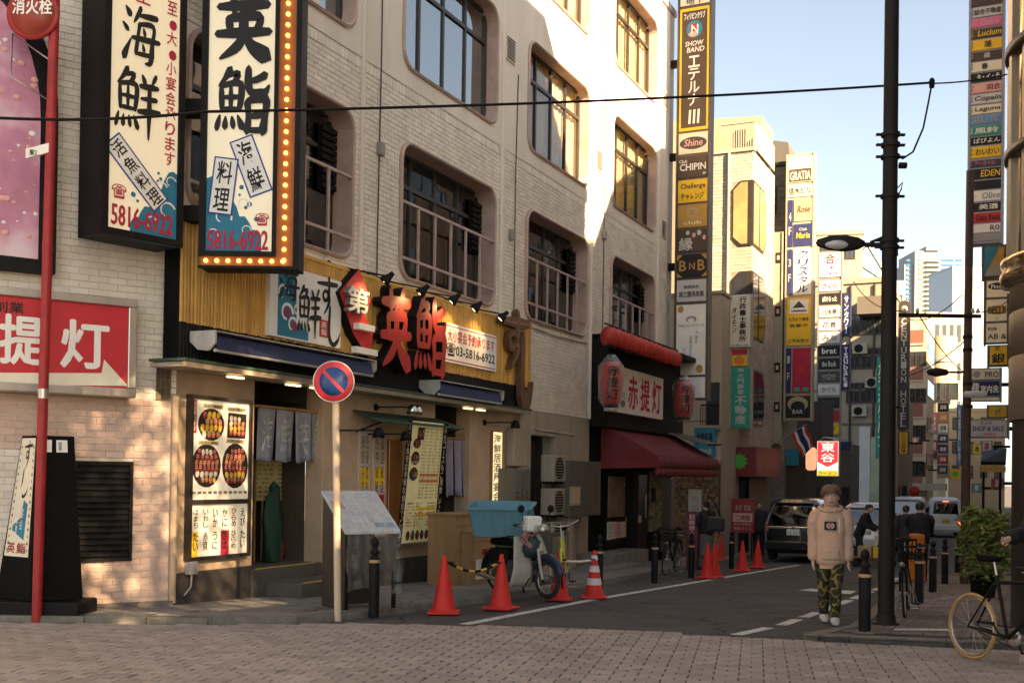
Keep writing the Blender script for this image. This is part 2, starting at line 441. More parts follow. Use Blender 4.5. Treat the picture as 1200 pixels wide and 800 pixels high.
M_DTILE = mat('dark_plinth_tile',(0.045,0.038,0.034),0.45,var=0.2,scale=4,dirt=0.3)
M_CHROME = mat('chrome',(0.7,0.7,0.7),0.12,1.0,var=0.05)
M_RUBBER = mat('tyre_rubber',(0.016,0.016,0.016),0.8,var=0.2,scale=10)
def glass_mat(name,tint,lo,hi,rough=0.015):
 """window glass: partly see-through, more mirror-like towards grazing angles"""
 m = bpy.data.materials.new(name);m.use_nodes = True
 nt = m.node_tree;N = nt.nodes;N.clear()
 o = N.new('ShaderNodeOutputMaterial');mx = N.new('ShaderNodeMixShader');t = N.new('ShaderNodeBsdfTransparent');g = N.new('ShaderNodeBsdfGlossy')
 t.inputs[0].default_value =(*tint,1);g.inputs['Roughness'].default_value = rough;g.inputs['Color'].default_value =(0.92,0.94,0.93,1)
 lw = N.new('ShaderNodeLayerWeight');lw.inputs[0].default_value = 0.35
 mr = N.new('ShaderNodeMapRange');mr.inputs['To Min'].default_value = lo;mr.inputs['To Max'].default_value = hi
 tc = N.new('ShaderNodeTexCoord');nz = N.new('ShaderNodeTexNoise');nz.inputs['Scale'].default_value = 1.3
 bp = N.new('ShaderNodeBump');bp.inputs['Strength'].default_value = 0.05;bp.inputs['Distance'].default_value = 0.05
 L = nt.links
 L.new(tc.outputs['Object'],nz.inputs['Vector']);L.new(nz.outputs['Fac'],bp.inputs['Height']);L.new(bp.outputs[0],g.inputs['Normal'])
 L.new(lw.outputs['Fresnel'],mr.inputs['Value']);L.new(mr.outputs[0],mx.inputs[0]);L.new(t.outputs[0],mx.inputs[1]);L.new(g.outputs[0],mx.inputs[2]);L.new(mx.outputs[0],o.inputs['Surface'])
 return m
M_GLASS = glass_mat('window_glass',(0.55,0.52,0.46),0.16,0.85)
M_GLASSR = glass_mat('reflective_window_glass',(0.35,0.36,0.36),0.42,0.9)
M_GLASSB = glass_mat('clear_window_glass',(0.85,0.82,0.74),0.08,0.8)
M_CARGLASS = glass_mat('tinted_car_glass',(0.05,0.05,0.05),0.10,0.85)
# ================================================================== ground
def strip(mb,A,B,nz=4,up=0.0,mi=0):
 """a sheet between two polylines of the plan, following the fall of the street"""
 for i in range(len(A)-1):
  a0,a1,b0,b1 = A[i],A[i+1],B[i],B[i+1]
  for k in range(nz):
   t0,t1 = k/nz,(k+1)/nz
   P =[(a0[0]+(b0[0]-a0[0])*t,a0[1]+(b0[1]-a0[1])*t)for t in(t0,t1)]
   Q =[(a1[0]+(b1[0]-a1[0])*t,a1[1]+(b1[1]-a1[1])*t)for t in(t0,t1)]
   mb.quad(*[(x,y,gz(y)+up)for x,y in(P[0],P[1],Q[1],Q[0])],mi)
def dense(pl,step):
 out =[]
 for a,b in zip(pl,pl[1:]):
  n = max(1,int(math.hypot(b[0]-a[0],b[1]-a[1])/step))
  out +=[(a[0]+(b[0]-a[0])*i/n,a[1]+(b[1]-a[1])*i/n)for i in range(n)]
 return out+[tuple(pl[-1][:2])]
ys =[-40,0,8,11.5,14,17,20,24,29,34,44,54,70,90,150,400,1500]
mb = MB()
xs =[-400,-60,-20,0,20,60,400]
for y0,y1 in zip(ys,ys[1:]):
 for x0,x1 in zip(xs,xs[1:]):
  mb.quad((x0,y0,gz(y0)-0.02),(x1,y0,gz(y0)-0.02),(x1,y1,gz(y1)-0.02),(x0,y1,gz(y1)-0.02))
mb.build('ground',M_ASPH,kind='structure')
KERB =[(-9.5,11.9),(-6.9,11.82),(-5.5,11.76),(-4.5,11.74),(-3.2,11.78),(-2.3,12.02),(-1.72,12.75),(-0.87,14.35),(0.03,16.3),(1.45,19.6),(3.75,25.6),(6.0,31.2),(8.3,36.9),(14.0,49.2),(21,65),(29,84),(50,140)]
WALLL =[(-11,8.9),(-6.9,11.45),(-5.9,12.15),(-4.95,12.8),(-4.1,13.6),(-3.6,14.3),(-3.0,15.5),(-2.0,17.8),(-0.9,20.2),(0.9,24.0),(3.2,29.0),(5.2,33.5),(8.0,39.5),(12.0,49.2),(19.3,65),(27.7,84),(50,145)]
E_PAV = 0.06
def gp(px,py):return gnd(px,py,E_PAV)
root = thing('pavement',None,None,kind='structure')
mb = MB()
kin =[(KERB[i][0]*0.0+KERB[i][0]+(WALLL[i][0]-KERB[i][0])*0.14/max(0.2,math.hypot(WALLL[i][0]-KERB[i][0],WALLL[i][1]-KERB[i][1])),KERB[i][1]+(WALLL[i][1]-KERB[i][1])*0.14/max(0.2,math.hypot(WALLL[i][0]-KERB[i][0],WALLL[i][1]-KERB[i][1])))for i in range(len(KERB))]
strip(mb,kin[1:],WALLL[1:],5,E_PAV)
mb.build('paving',M_PAVE,root)
KD = dense(KERB,0.6)
for i in range(len(KD)-1):
 a,b = Vector((*KD[i],0)),Vector((*KD[i+1],0))
 if a.y>60:break
 t =(b-a);l = t.length;t.normalize();n = Vector((-t.y,t.x,0))
 if n.x>0 and False:n = -n
 g = 0.006
 q =[a+t*g,b-t*g]
 h = E_PAV+random.uniform(-.006,.010)
 mb = MB()
 lo =[(p.x,p.y,gz(p.y)-0.05)for p in(q[0],q[1],q[1]+n*.15,q[0]+n*.15)]
 hi =[(p.x+n.x*e,p.y+n.y*e,gz(p.y)+h)for p,e in((q[0],.02),(q[1],.02),(q[1]+n*.15,0),(q[0]+n*.15,0))]
 mb.hexa(lo+hi)
 mb.build('kerb_stone',M_KERB,root)
proot = thing('paved_crossing',None,None,kind='structure')
FAR =[(-9.5,11.86),(-6.9,11.78),(-5.5,11.72),(-4.5,11.70),(-3.2,11.74),(-2.3,11.96),(-1.8,12.12),(-0.53,12.10),(0.94,11.85),(2.31,11.45),(3.41,11.05),(4.31,10.84),(5.6,10.5),(12,9.4)]
def far_at(x):
 for a,b in zip(FAR,FAR[1:]):
  if a[0]<=x<=b[0]:return a[1]+(b[1]-a[1])*(x-a[0])/(b[0]-a[0])
 return 9.0
mb = MB()
for a,b in zip(FAR,FAR[1:]):
 mb.quad((a[0],-8,-0.012),(b[0],-8,-0.012),(b[0],b[1],-0.012+gz(b[1])),(a[0],a[1],-0.012+gz(a[1])))
mb.build('joint_bed',M_JOINT,proot)
pa = Vector((0.215,0.977,0));pb = Vector((0.977,-0.215,0));po = Vector((0.6,8.4,0))
def paver_mesh(l,w):
 m = MB()
 x,y = l/2-.0055,w/2-.0016
 c = 0.006
 m.add([(-x,-y,-.012),(x,-y,-.012),(x,y,-.012),(-x,y,-.012),(-x,-y,-.002),(x,-y,-.002),(x,y,-.002),(-x,y,-.002),(-x+c,-y+c,.002),(x-c,-y+c,.002),(x-c,y-c,.002),(-x+c,y-c,.002)],[(0,1,5,4),(1,2,6,5),(2,3,7,6),(3,0,4,7),(4,5,9,8),(5,6,10,9),(6,7,11,10),(7,4,8,11),(8,9,10,11)])
 return m
pm_l,pm_w = paver_mesh(.2,.165),paver_mesh(.2,.085)
proto ={}
cells =[]
rng = random.Random(3)
for i in range(-48,50):
 for j in range(-11,21):
  for kind in(0,1):
   c = po+pb*((i+.5*kind)*.2)+pa*(j*.25+kind*.125)
   if c.y>far_at(c.x)-.13 or c.y<5.5:continue
   cells.append((c,kind))
cells.sort(key=lambda q:(q[0].y<8.55,abs(q[0].x-1.2)*.55+abs(q[0].y-8.6)))
mb = MB()
ang = math.atan2(pb.y,pb.x)
for n,(c,kind)in enumerate(cells):
 zz = gz(c.y)+rng.uniform(-.002,.002)
 rz = ang+rng.uniform(-.012,.012)
 if n<300:
  if kind not in proto:
   o =(pm_l if kind==0 else pm_w).build('paver',M_PAVER,proot)
   proto[kind] = o
  else:
   o = proto[kind].copy();COL.objects.link(o)
  o.parent = proot;o.location =(c.x,c.y,zz);o.rotation_euler =(rng.uniform(-.006,.006),rng.uniform(-.006,.006),rz)
 else:
  src = pm_l if kind==0 else pm_w
  cs,sn = math.cos(rz),math.sin(rz)
  tx,ty = rng.uniform(-.012,.012),rng.uniform(-.012,.012)
  mb.add([(c.x+x*cs-y*sn,c.y+x*sn+y*cs,zz+z+x*tx+y*ty)for x,y,z in src.v],src.f)
mb.build('paver_field',M_PAVER,proot,kind='stuff')
mb = MB();rg0 = random.Random(19)
for k in range(170):
 x_,y_ = rg0.uniform(-5,5.2),rg0.uniform(8.0,12.0)
 if y_>far_at(x_)-.1:continue
 r_ = rg0.uniform(.008,.022)
 mb.add([(x_+r_*rg0.uniform(.7,1.3)*math.cos(q*.785),y_+r_*rg0.uniform(.7,1.3)*math.sin(q*.785),gz(y_)+.0065)for q in range(8)],[tuple(range(8))],k%3==0)
mb.build('gum_stains',[mat('old_gum',(.075,.066,.06),.7),mat('pale_gum',(.36,.34,.32),.7)],proot,kind='stuff')
def stripe(name,pts,w,gaps=None,up=0.004):
 mb = MB()
 for a,b in zip(pts,pts[1:]):
  a,b = Vector((*a,0)),Vector((*b,0));t =(b-a).normalized();n = Vector((-t.y,t.x,0))*(w/2)
  mb.quad(*[(p.x,p.y,gz(p.y)+up)for p in(a-n,b-n,b+n,a+n)])
 return mb
WL = dense([(-0.50,12.25),(1.29,16.46),(3.1,20.3),(5.2,24.8),(7.3,29.2),(7.9,30.4)],.8)
stripe('w',WL,.15,up=-0.014).build('road_edge_line',M_LINE,kind='structure')
rl =[(2.35,11.55),(3.1,12.7),(4.2,14.9),(5.34,17.28),(6.9,20.6),(9.13,25.7),(13.5,35.5)]
mb = MB()
dd = dense(rl,1.15)
for i,(a,b)in enumerate(zip(dd,dd[1:])):
 b2 =(a[0]+(b[0]-a[0])*.72,a[1]+(b[1]-a[1])*.72)
 m2 = stripe('r',[a,b2],.14,up=-0.014)
 mb.add(m2.v,m2.f)
mb.build('dashed_edge_line',M_LINE,kind='structure')
m2 = MB()
for px0,py0,px1,py1 in((934,689,1000,693),):
 q =[gnd(*p)for p in((936,690),(949,688.2),(1004,691),(996,694.5))]
 m2.quad(*[(p.x,p.y,gz(p.y)-.015)for p in q])
m2.build('stop_mark',M_LINE,kind='structure')
m2 = MB()
for k in range(5):
 y0 = 30.5+k*2.6;x0 = 13.2+k*1.25
 m2.quad(*[(x,y,gz(y)-.014)for x,y in((x0+.2,y0),(x0+3.6,y0),(x0+4.4,y0+1.5),(x0+1.0,y0+1.5))])
m2.quad(*[(x,y,gz(y)-.0145)for x,y in((12.6,28),(12.8,28),(21.2,48),(20.9,48))])
m2.build('crossing_stripes',M_LINE,kind='structure')
RPL =[(2.95,11.18),(3.75,12.25),(4.75,14.6),(6.2,18.1),(9.2,25.5),(14.1,36.5),(19,47),(30,70),(60,135)]
RPR =[(9,9.9),(9.5,11.5),(10,14),(11,18),(15,25),(20,36),(26,47),(38,70),(70,135)]
rroot = thing('brick_footway',None,None,kind='structure')
mb = MB();strip(mb,RPL,RPR,5,0.030);mb.build('paving',mat('footway_bed',(0.06,0.05,0.045),0.9,var=0.2),rroot)
mb = MB()
fb = Vector((0.66,-0.75,0));fa = Vector((0.75,0.66,0))
u = Vector((0.4219,0.9066,0));v = Vector((0.9066,-0.4219,0))
rng = random.Random(5)
def rp_left(y):
 for a,b in zip(RPL,RPL[1:]):
  if a[1]<=y<=b[1]:return a[0]+(b[0]-a[0])*(y-a[1])/(b[1]-a[1])
 return 99
for i in range(-5,130):
 for j in range(-40,60):
  c = Vector((3.2,11.3,0))+u*(i*.115)+v*(j*.225+(i%2)*.11)
  if c.y<11.2 or c.y>27 or c.x<rp_left(c.y)+.22 or c.x>c.y*.475+.3:continue
  if c.y<11.2-(c.x-3)*.16+.35:continue
  z = gz(c.y)+.036+rng.uniform(-.002,.002)
  p =[c+u*a*.052+v*b*.106 for a,b in((-1,-1),(-1,1),(1,1),(1,-1))]
  mb.add([(q.x,q.y,z-.006)for q in p]+[(q.x+(c.x-q.x)*.05,q.y+(c.y-q.y)*.05,z)for q in p],[(4,5,6,7),(0,1,5,4),(1,2,6,5),(2,3,7,6),(3,0,4,7)])
mb.build('brick_field',M_BRICKP,rroot,kind='stuff')
RD = dense([(12,9.5),(5.6,10.62),(4.31,10.94),(3.41,11.15),(2.98,11.28)]+RPL[1:6],.6)
for a,b in zip(RD,RD[1:]):
 a,b = Vector((*a,0)),Vector((*b,0));t =(b-a).normalized();n = Vector((t.y,-t.x,0))*.15
 a2,b2 = a+t*.005,b-t*.005
 h = .042+rng.uniform(-.004,.004)
 m2 = MB();m2.hexa([(p.x,p.y,gz(p.y)-.05)for p in(a2,b2,b2+n,a2+n)]+[(p.x,p.y,gz(p.y)+h)for p in(a2,b2,b2+n,a2+n)])
 m2.build('kerb_stone',M_KERB,rroot)
m2 = MB()
q =[gnd(*p)for p in((1046,742.6),(1118,743.4),(1118,740.9),(1049,740.4))]
m2.quad(*[(p.x,p.y,gz(p.y)+.043)for p in q])
m2.build('inlaid_band',M_LINE,rroot)
m2 = MB()
q =[gnd(*p)for p in((1100,706),(1140,707),(1142,700),(1106,699.5))]
m2.quad(*[(p.x,p.y,gz(p.y)+.044)for p in q])
m2.build('utility_cover',M_PAVE,rroot)
# ================================================================== the cream brick building
BLD = thing('restaurant_building','cream painted brick building with rounded windows above the sushi restaurant','building',FM,(0,0,0))
SW,H = 20.2,14.8
WINS =[]
for zi,(z0,z1)in enumerate(((4.84,7.02),(8.30,10.50),(11.82,13.95))):
 for s0,s1 in((0.12,3.68),(5.15,8.60),(10.12,13.48),(15.16,18.55)):
  WINS.append((s0,s1,z0,z1,zi))
HOLES =[(a,b,c,d)for a,b,c,d,_ in WINS]+[(-0.01,20.3,-2,2.95)]
def holed(x0,x1,z0,z1,holes,y,mb,mi=0):
 X = sorted({x0,x1}|{min(max(h[k],x0),x1)for h in holes for k in(0,1)})
 Z = sorted({z0,z1}|{min(max(h[k],z0),z1)for h in holes for k in(2,3)})
 for a,b in zip(X,X[1:]):
  for c,d in zip(Z,Z[1:]):
   mx,mz =(a+b)/2,(c+d)/2
   if any(h[0]<mx<h[1]and h[2]<mz<h[3]for h in holes):continue
   mb.quad((a,y,c),(b,y,c),(b,y,d),(a,y,d),mi)
mb = MB()
holed(0,SW,2.95,8.12,HOLES,0,mb,0)
mb.build('wall',M_MORTAR,BLD)
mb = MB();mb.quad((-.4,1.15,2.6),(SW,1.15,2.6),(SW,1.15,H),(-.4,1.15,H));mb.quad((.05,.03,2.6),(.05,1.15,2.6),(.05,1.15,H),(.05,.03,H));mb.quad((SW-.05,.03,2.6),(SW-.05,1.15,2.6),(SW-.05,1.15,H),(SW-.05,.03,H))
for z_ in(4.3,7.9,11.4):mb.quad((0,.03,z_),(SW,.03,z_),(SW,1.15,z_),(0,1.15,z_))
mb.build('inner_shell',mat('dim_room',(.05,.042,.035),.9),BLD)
mb = MB()
holed(0,SW,7.96,H,HOLES,-0.02,mb,0)
mb.box(SW-.001,SW+.02,-0.02,8,2.95,H);mb.box(-.5,SW,0.02,9,H-.03,H)
mb.box(SW-.9,SW+.02,-0.02,8,-2,2.95)
mb.build('upper_wall',M_STUCCO,BLD)
mb = MB()
mb.box(-0.3,SW+.06,-0.07,0.25,H,H+.18)
mb.build('parapet_coping',M_PINKTILE,BLD)
def brick_course(x0,x1,z,h,off,holes,frame_to=None,L=.215):
 out =[]
 x = x0-off
 while x<x1:
  a,b = max(x+.0025,x0),min(x+L-.0025,x1)
  segs =[(a,b)]
  for hx0,hx1,hz0,hz1 in holes:
   if hz0<z+h*.6 and hz1>z+h*.4:
    ns =[]
    for p,q in segs:
     if q<=hx0 or p>=hx1:ns.append((p,q));continue
     if p<hx0:ns.append((p,hx0))
     if q>hx1:ns.append((hx1,q))
    segs = ns
  out +=[(p,q)for p,q in segs if q-p>.03]
  x += L
 return out
def brick_solid(mb,a,b,z0,z1,y,rng,mi=0):
 d = .008+rng.uniform(-.003,.004);c = .004
 t = rng.uniform(-.003,.003)
 mb.add([(a,y,z0),(b,y,z0),(b,y,z1),(a,y,z1),(a+c,y-d-t,z0+c),(b-c,y-d+t,z0+c),(b-c,y-d+t,z1-c),(a+c,y-d-t,z1-c)],[(4,5,6,7),(0,1,5,4),(1,2,6,5),(2,3,7,6),(3,0,4,7)],mi)
rng = random.Random(11)
mb = MB()
WH =[(a-.045,b+.045,c-.045,d+.045)for a,b,c,d,_ in WINS]
CH = .078
z = 2.95;row = 0
while z<7.72:
 for a,b in brick_course(0.0,SW,z,CH,(row%2)*.107,WH):brick_solid(mb,a,b,z+.004,z+CH-.004,0,rng)
 z += CH;row += 1
x = 0
while x<SW-.08:
 if not any(h[0]<x+.05<h[1]and h[2]<7.85<h[3]for h in WH):brick_solid(mb,x+.004,x+.095,z+.006,7.955,-0.004,rng)
 x += .099
mb.build('brickwork',M_BRICK,BLD,kind='stuff')
def to_fm(p):
 return FM.loc(FL.w(*p))
mb = MB()
mb.quad((-9,0,-.3),(0,0,-.3),(0,0,H),(-9,0,H))
mb.v =[to_fm(p)for p in mb.v]
mb.build('corner_wall',M_MORTAR,BLD)
near,rest =[],[]
z = 0.02;row = 0
while z<8.6:
 for a,b in brick_course(-3.4,0.0,z,CH,(row%2)*.107,[(-1.18,-.50,.54,1.70)]):near.append((a,b,z));
 z += CH;row += 1
def seen(q):
 a,b,z = q
 s = 0
 if a<-2.15:s += 50
 if a<-.42 and 2.4<z<3.66:s += 40
 if a<-.55 and z>3.75:s += 30
 if a<-1.25 and z<1.8:s += 5
 return s+z
near.sort(key=seen)
ca,sa = math.cos(FL.a-FM.a),math.sin(FL.a-FM.a)
bproto ={}
mb = MB()
for n,(a,b,z)in enumerate(near):
 if n<300:
  k =(round(b-a,3),rng.randrange(3),z<2.44)
  if k not in bproto:
   m2 = MB();brick_solid(m2,-(b-a)/2,(b-a)/2,.004,CH-.004,0,rng)
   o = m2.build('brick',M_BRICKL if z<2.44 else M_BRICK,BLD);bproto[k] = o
  else:
   o = bproto[k].copy();COL.objects.link(o)
  p = to_fm(((a+b)/2,0,z))
  o.parent = BLD;o.location = p;o.rotation_euler =(0,0,FL.a-FM.a)
 else:
  n0 = len(mb.v);brick_solid(mb,a,b,z+.004,z+CH-.004,0,rng)
for i in range(len(mb.v)):mb.v[i] = to_fm(mb.v[i])
mb.build('corner_brickwork',M_BRICK,BLD,kind='stuff')
mb = MB();mb.box(-3.5,-.02,-.09,.0,-.3,.05);mb.v =[to_fm(p)for p in mb.v]
mb.build('plinth',M_KERB,BLD)
mb = MB();mb.tube([(-.03,-.02,.02),(-.03,-.02,2.5)],.045,8);mb.tube([(-.03,-.02,2.98),(-.03,-.02,7.9)],.045,8)
mb.build('corner_bead',M_TAN,BLD)
for pts_ in([(4.45,-.03,2.95),(4.43,-.03,5.2),(4.47,-.03,8.3),(4.44,-.04,14.6)],[(9.95,-.03,4.66),(11.6,-.035,4.62),(13.6,-.03,4.68)],[(9.55,-.03,4.9),(9.52,-.035,7.4),(9.6,-.03,9.6)],[(4.0,-.03,4.72),(4.9,-.04,4.66),(6.6,-.03,4.70),(9.6,-.04,4.64)],[(14.6,-.03,5.0),(14.62,-.03,9.0),(14.58,-.03,14.6)]):
 mb = MB();mb.tube(pts_,.011,5);mb.build('facade_cable',M_DKFRAME,BLD)
for x_,z_ in((9.35,6.25),(4.46,6.6),(14.6,7.3)):
 mb = MB();mb.bbox(x_-.07,x_+.07,-.09,-.012,z_,z_+.2,.01);mb.build('junction_box',mat('grey_box_paint',(.25,.23,.20),.5,var=.1),BLD)
def rrect(x0,x1,z0,z1,r,n=6):
 out =[]
 for cx,cz,a0 in((x1-r,z0+r,-90),(x1-r,z1-r,0),(x0+r,z1-r,90),(x0+r,z0+r,180)):
  out +=[(cx+r*math.cos(R(a0+90*i/n)),cz+r*math.sin(R(a0+90*i/n)))for i in range(n+1)]
 return out
def window(s0,s1,z0,z1,fl,idx):
 r = .30
 outer,rim,inner = rrect(s0-.055,s1+.055,z0-.055,z1+.055,.33),rrect(s0-.022,s1+.022,z0-.022,z1+.022,.315),rrect(s0,s1,z0,z1,r)
 n = len(outer)
 mb = MB()
 ring =[[(x,0.0,z)for x,z in outer],[(x,-.055,z)for x,z in outer],[(x,-.075,z)for x,z in rim],[(x,-.05,z)for x,z in inner],[(x,.42,z)for x,z in inner]]
 for A,B in zip(ring,ring[1:]):
  mb.add(A+B,[(i,(i+1)%n,(i+1)%n+n,i+n)for i in range(n)],0,False)
 for k,(cx_,cz_)in enumerate(((s1+.055,z0-.055),(s1+.055,z1+.055),(s0-.055,z1+.055),(s0-.055,z0-.055))):
  arc = outer[k*7:(k+1)*7]
  mb.add([(cx_,-.024 if fl else-.006,cz_)]+[(x,-.024 if fl else-.006,z)for x,z in arc],[(0,i,i+1)for i in range(1,7)],1)
 sur = mb.build('window',[M_PINKTILE,M_STUCCO if fl else M_BRICK],BLD)
 fy = .22 if fl else .34
 m2 = MB()
 w = .055
 zt = z1-(.55 if fl==0 else .62)
 m2.box(s0,s1,fy-.03,fy+.03,z0,z0+w);m2.box(s0,s1,fy-.03,fy+.03,z1-w,z1)
 k = 4 if fl else 4
 xs =[s0+.02+(s1-s0-.04)*i/k for i in range(k+1)]
 for i,x in enumerate(xs):
  ww = w*(1.1 if i in(0,k)else .55)
  m2.box(x-ww,x+ww,fy-.034,fy+.034,z0+w,z1-w)
 m2.box(s0,s1,fy-.037,fy+.037,zt-.035,zt+.035)
 m2.build('window_frame',M_DKFRAME,sur)
 lit = fl>=1 and s0>9
 for i in range(k):
  for c,d in((z0+w,zt-.035),(zt+.035,z1-w)):
   m3 = MB();t = rng.uniform(-.006,.006)
   m3.quad((xs[i]+.03,fy+t,c),(xs[i+1]-.03,fy-t,c),(xs[i+1]-.03,fy-t,d),(xs[i]+.03,fy+t,d))
   m3.build('pane',M_GLASSB if lit else(M_GLASSR if fl else M_GLASS),sur)
 m3 = MB()
 if lit:
  m3.grid(lambda u,v:(s0+(s1-s0)*u,fy+.09+.012*math.sin(u*90),z0+(z1-z0)*v),60,1)
  m3.build('blind',M_BLIND,sur)
 else:
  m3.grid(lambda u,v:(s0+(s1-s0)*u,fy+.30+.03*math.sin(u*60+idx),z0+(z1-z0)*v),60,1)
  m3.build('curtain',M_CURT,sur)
 if fl==0:
  m4 = MB()
  y = -.02
  ztop,zlow = z0+1.22,z0+.30
  for zz in(ztop,zlow):m4.box(s0+.0,s1+.0,y-.02,y+.02,zz-.022,zz+.022)
  nb = 6
  for i in range(1,nb):
   x = s0+(s1-s0)*i/nb
   m4.box(x-.022,x+.022,y-.017,y+.017,z0,ztop-.022)
  m4.build('railing',M_RAIL,sur)
  m5 = MB()
  for j in range(9):m5.box(s1-.40,s1-.03,fy-.12+(j%2)*.002,fy-.06,z1-1.16+j*.105,z1-1.16+j*.105+.075)
  m5.box(s1-.42,s1-.01,fy-.058,fy-.04,z1-1.2,z1-.2)
  m5.build('louvre_shutter',M_BLACK,sur)
 elif idx==3:
  pass
for idx,(a,b,c,d,fl)in enumerate(WINS):window(a,b,c,d,fl,idx)
for x in(3.95,8.90,13.78,18.86):
 mb = MB();mb.tube([(x,-.03,2.95),(x,-.03,H-.05)],.045,8)
 mb.build('drain_pipe',M_STUCCO,BLD)
for x,z in((9.20,9.72),(14.2,8.85),(19.35,8.3),(19.35,11.9)):
 mb = MB();mb.box(x-.22,x+.22,-.05,-.021,z,z+.5)
 v = mb.build('vent_grille',M_STUCCO,BLD)
 mb = MB()
 for j in range(7):mb.hexa([(x-.18,-.07,z+.04+j*.063),(x+.18,-.07,z+.04+j*.063),(x+.18,-.052,z+.07+j*.063),(x-.18,-.052,z+.07+j*.063),(x-.18,-.07,z+.048+j*.063),(x+.18,-.07,z+.048+j*.063),(x+.18,-.052,z+.078+j*.063),(x-.18,-.052,z+.078+j*.063)])
 mb.build('louvre',M_DKFRAME,v)
mb = MB();mb.box(-1.18,-.50,-.05,.02,.54,.58);mb.box(-1.18,-.50,-.05,.02,1.66,1.70);mb.box(-1.18,-1.14,-.05,.02,.58,1.66);mb.box(-.54,-.50,-.05,.02,.58,1.66)
mb.box(-1.16,-.52,-.004,-.002,.56,1.68)
mb.v =[to_fm(p)for p in mb.v];g = mb.build('louvre_grille',M_BLACK,BLD)
for j in range(15):
 m2 = MB();z = .60+j*.07
 m2.hexa([(-1.138,-.044,z),(-.542,-.044,z),(-.542,-.008,z+.045),(-1.138,-.008,z+.045),(-1.138,-.044,z+.012),(-.542,-.044,z+.012),(-.542,-.008,z+.057),(-1.138,-.008,z+.057)])
 m2.v =[to_fm(p)for p in m2.v];m2.build('slat',M_BLACK,g)
mb = MB();x0,z0 = FL.px(182,468);x1,z1 = FL.px(200,421)
mb.box(x0,x1,-.03,0,z0,z1);mb.v =[to_fm(p)for p in mb.v];pq = mb.build('plaque',mat('bronze',(.16,.12,.07),.4,.6,var=.3,scale=20),BLD)
mb = MB()
for j,st in enumerate(('営業許可','消防設備','連結送水')):text(mb,st,x1-.06-j*.055,x1-.02-j*.055,z0+.04,z1-.04,-.031,vert=True)
mb.v =[to_fm(p)for p in mb.v];mb.build('lettering',pal('black'),pq)
# ================================================================== restaurant front (FM axes: s along the street, -y towards it)
def F(px,py,y=0.0):return FM.px(px,py,y)
def S(px,y=0.0,py=560):return FM.px(px,py,y)[0]
def reframe(mb,fr,to=FM):
 mb.v =[to.loc(fr.w(*p))for p in mb.v];return mb
M_BAMBOO = island_mat('varnished_bamboo',(0.56,0.30,0.06),0.38,0.18,scale=5,dirt=0.25,dirtc=(0.16,0.07,0.015),bump=0.08)
M_AWNBLUE = mat('navy_awning_cloth',(0.022,0.032,0.085),0.75,var=0.2,scale=4,bump=0.2,bscale=90)
M_ALU = mat('white_aluminium',(0.50,0.47,0.42),0.45,0.2,var=0.1,dirt=0.35)
M_GRNEDGE = mat('green_copper_edge',(0.025,0.06,0.035),0.5,var=0.3,dirt=0.3)
M_WOOD = mat('crate_plywood',(0.30,0.17,0.075),0.6,var=0.2,scale=4,streak=True,dirt=0.2)
M_DWOOD = mat('carved_brown_wood',(0.13,0.062,0.03),0.45,var=0.35,scale=9,bump=0.3,bscale=30)
M_REDL = mat('red_letter_enamel',(0.36,0.018,0.014),0.42,var=0.12,scale=4,dirt=0.2,dirtc=(0.16,0.012,0.01))
M_BULB = mat('warm_sign_bulb',(0.9,0.5,0.1),0.3,emit=(1.0,0.40,0.06),es=1.5)
M_BULBBED = mat('orange_bulb_strip',(0.22,0.075,0.008),0.45,var=0.15,dirt=0.3,dirtc=(0.14,0.05,0.01))
M_LAMP = mat('lamp_lens',(0.9,0.8,0.6),0.2,emit=(1.0,0.78,0.45),es=2.5)
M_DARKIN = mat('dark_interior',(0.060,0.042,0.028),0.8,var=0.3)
M_DOORWOOD = mat('brown_door_wood',(0.22,0.12,0.065),0.5,var=0.25,scale=4,streak=True)
M_STEP = mat('step_tile',(0.085,0.075,0.062),0.6,var=0.2,dirt=0.3)
M_GREENBOX = mat('grey_green_metal',(0.12,0.11,0.085),0.5,var=0.12,dirt=0.3,streak=True)
M_CREAMMET = mat('cream_metal',(0.36,0.31,0.24),0.5,var=0.1,dirt=0.35,streak=True)
M_PLASTIC = None
def gwall(s0,s1,z0,z1,m,name='shop_wall',y0=0.0,y1=.30):
 mb = MB();mb.bbox(s0,s1,y0,y1,z0,z1,.012);return mb.build(name,m,BLD)
gwall(0.0,1.50,.36,2.95,M_TAN);gwall(0.01,1.50,-.25,.36,M_DTILE,'plinth',-.02,.30)
gwall(3.08,6.45,.22,2.95,M_TAN);gwall(3.08,6.45,-.45,.22,M_DTILE,'plinth',-.02,.30)
gwall(7.78,9.95,.05,2.95,M_TAN);gwall(7.78,9.95,-.5,.05,M_DTILE,'plinth',-.02,.30)
gwall(9.95,10.55,-.6,2.95,M_CREAMMET);gwall(11.85,13.9,-.6,2.95,M_CREAMMET)
gwall(10.55,11.85,2.45,2.95,M_CREAMMET)
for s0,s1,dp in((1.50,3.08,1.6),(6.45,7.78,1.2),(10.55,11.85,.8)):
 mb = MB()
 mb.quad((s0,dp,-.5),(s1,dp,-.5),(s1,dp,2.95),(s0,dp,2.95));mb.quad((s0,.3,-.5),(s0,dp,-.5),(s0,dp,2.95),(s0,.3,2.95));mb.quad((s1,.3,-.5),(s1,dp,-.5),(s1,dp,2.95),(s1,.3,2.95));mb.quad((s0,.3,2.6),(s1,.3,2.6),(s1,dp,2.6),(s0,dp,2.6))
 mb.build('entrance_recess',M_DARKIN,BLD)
mb = MB();mb.box(2.35,3.0,1.50,1.56,.3,2.3);mb.box(2.25,2.34,1.46,1.57,.3,2.35);mb.build('door',M_DOORWOOD,BLD)
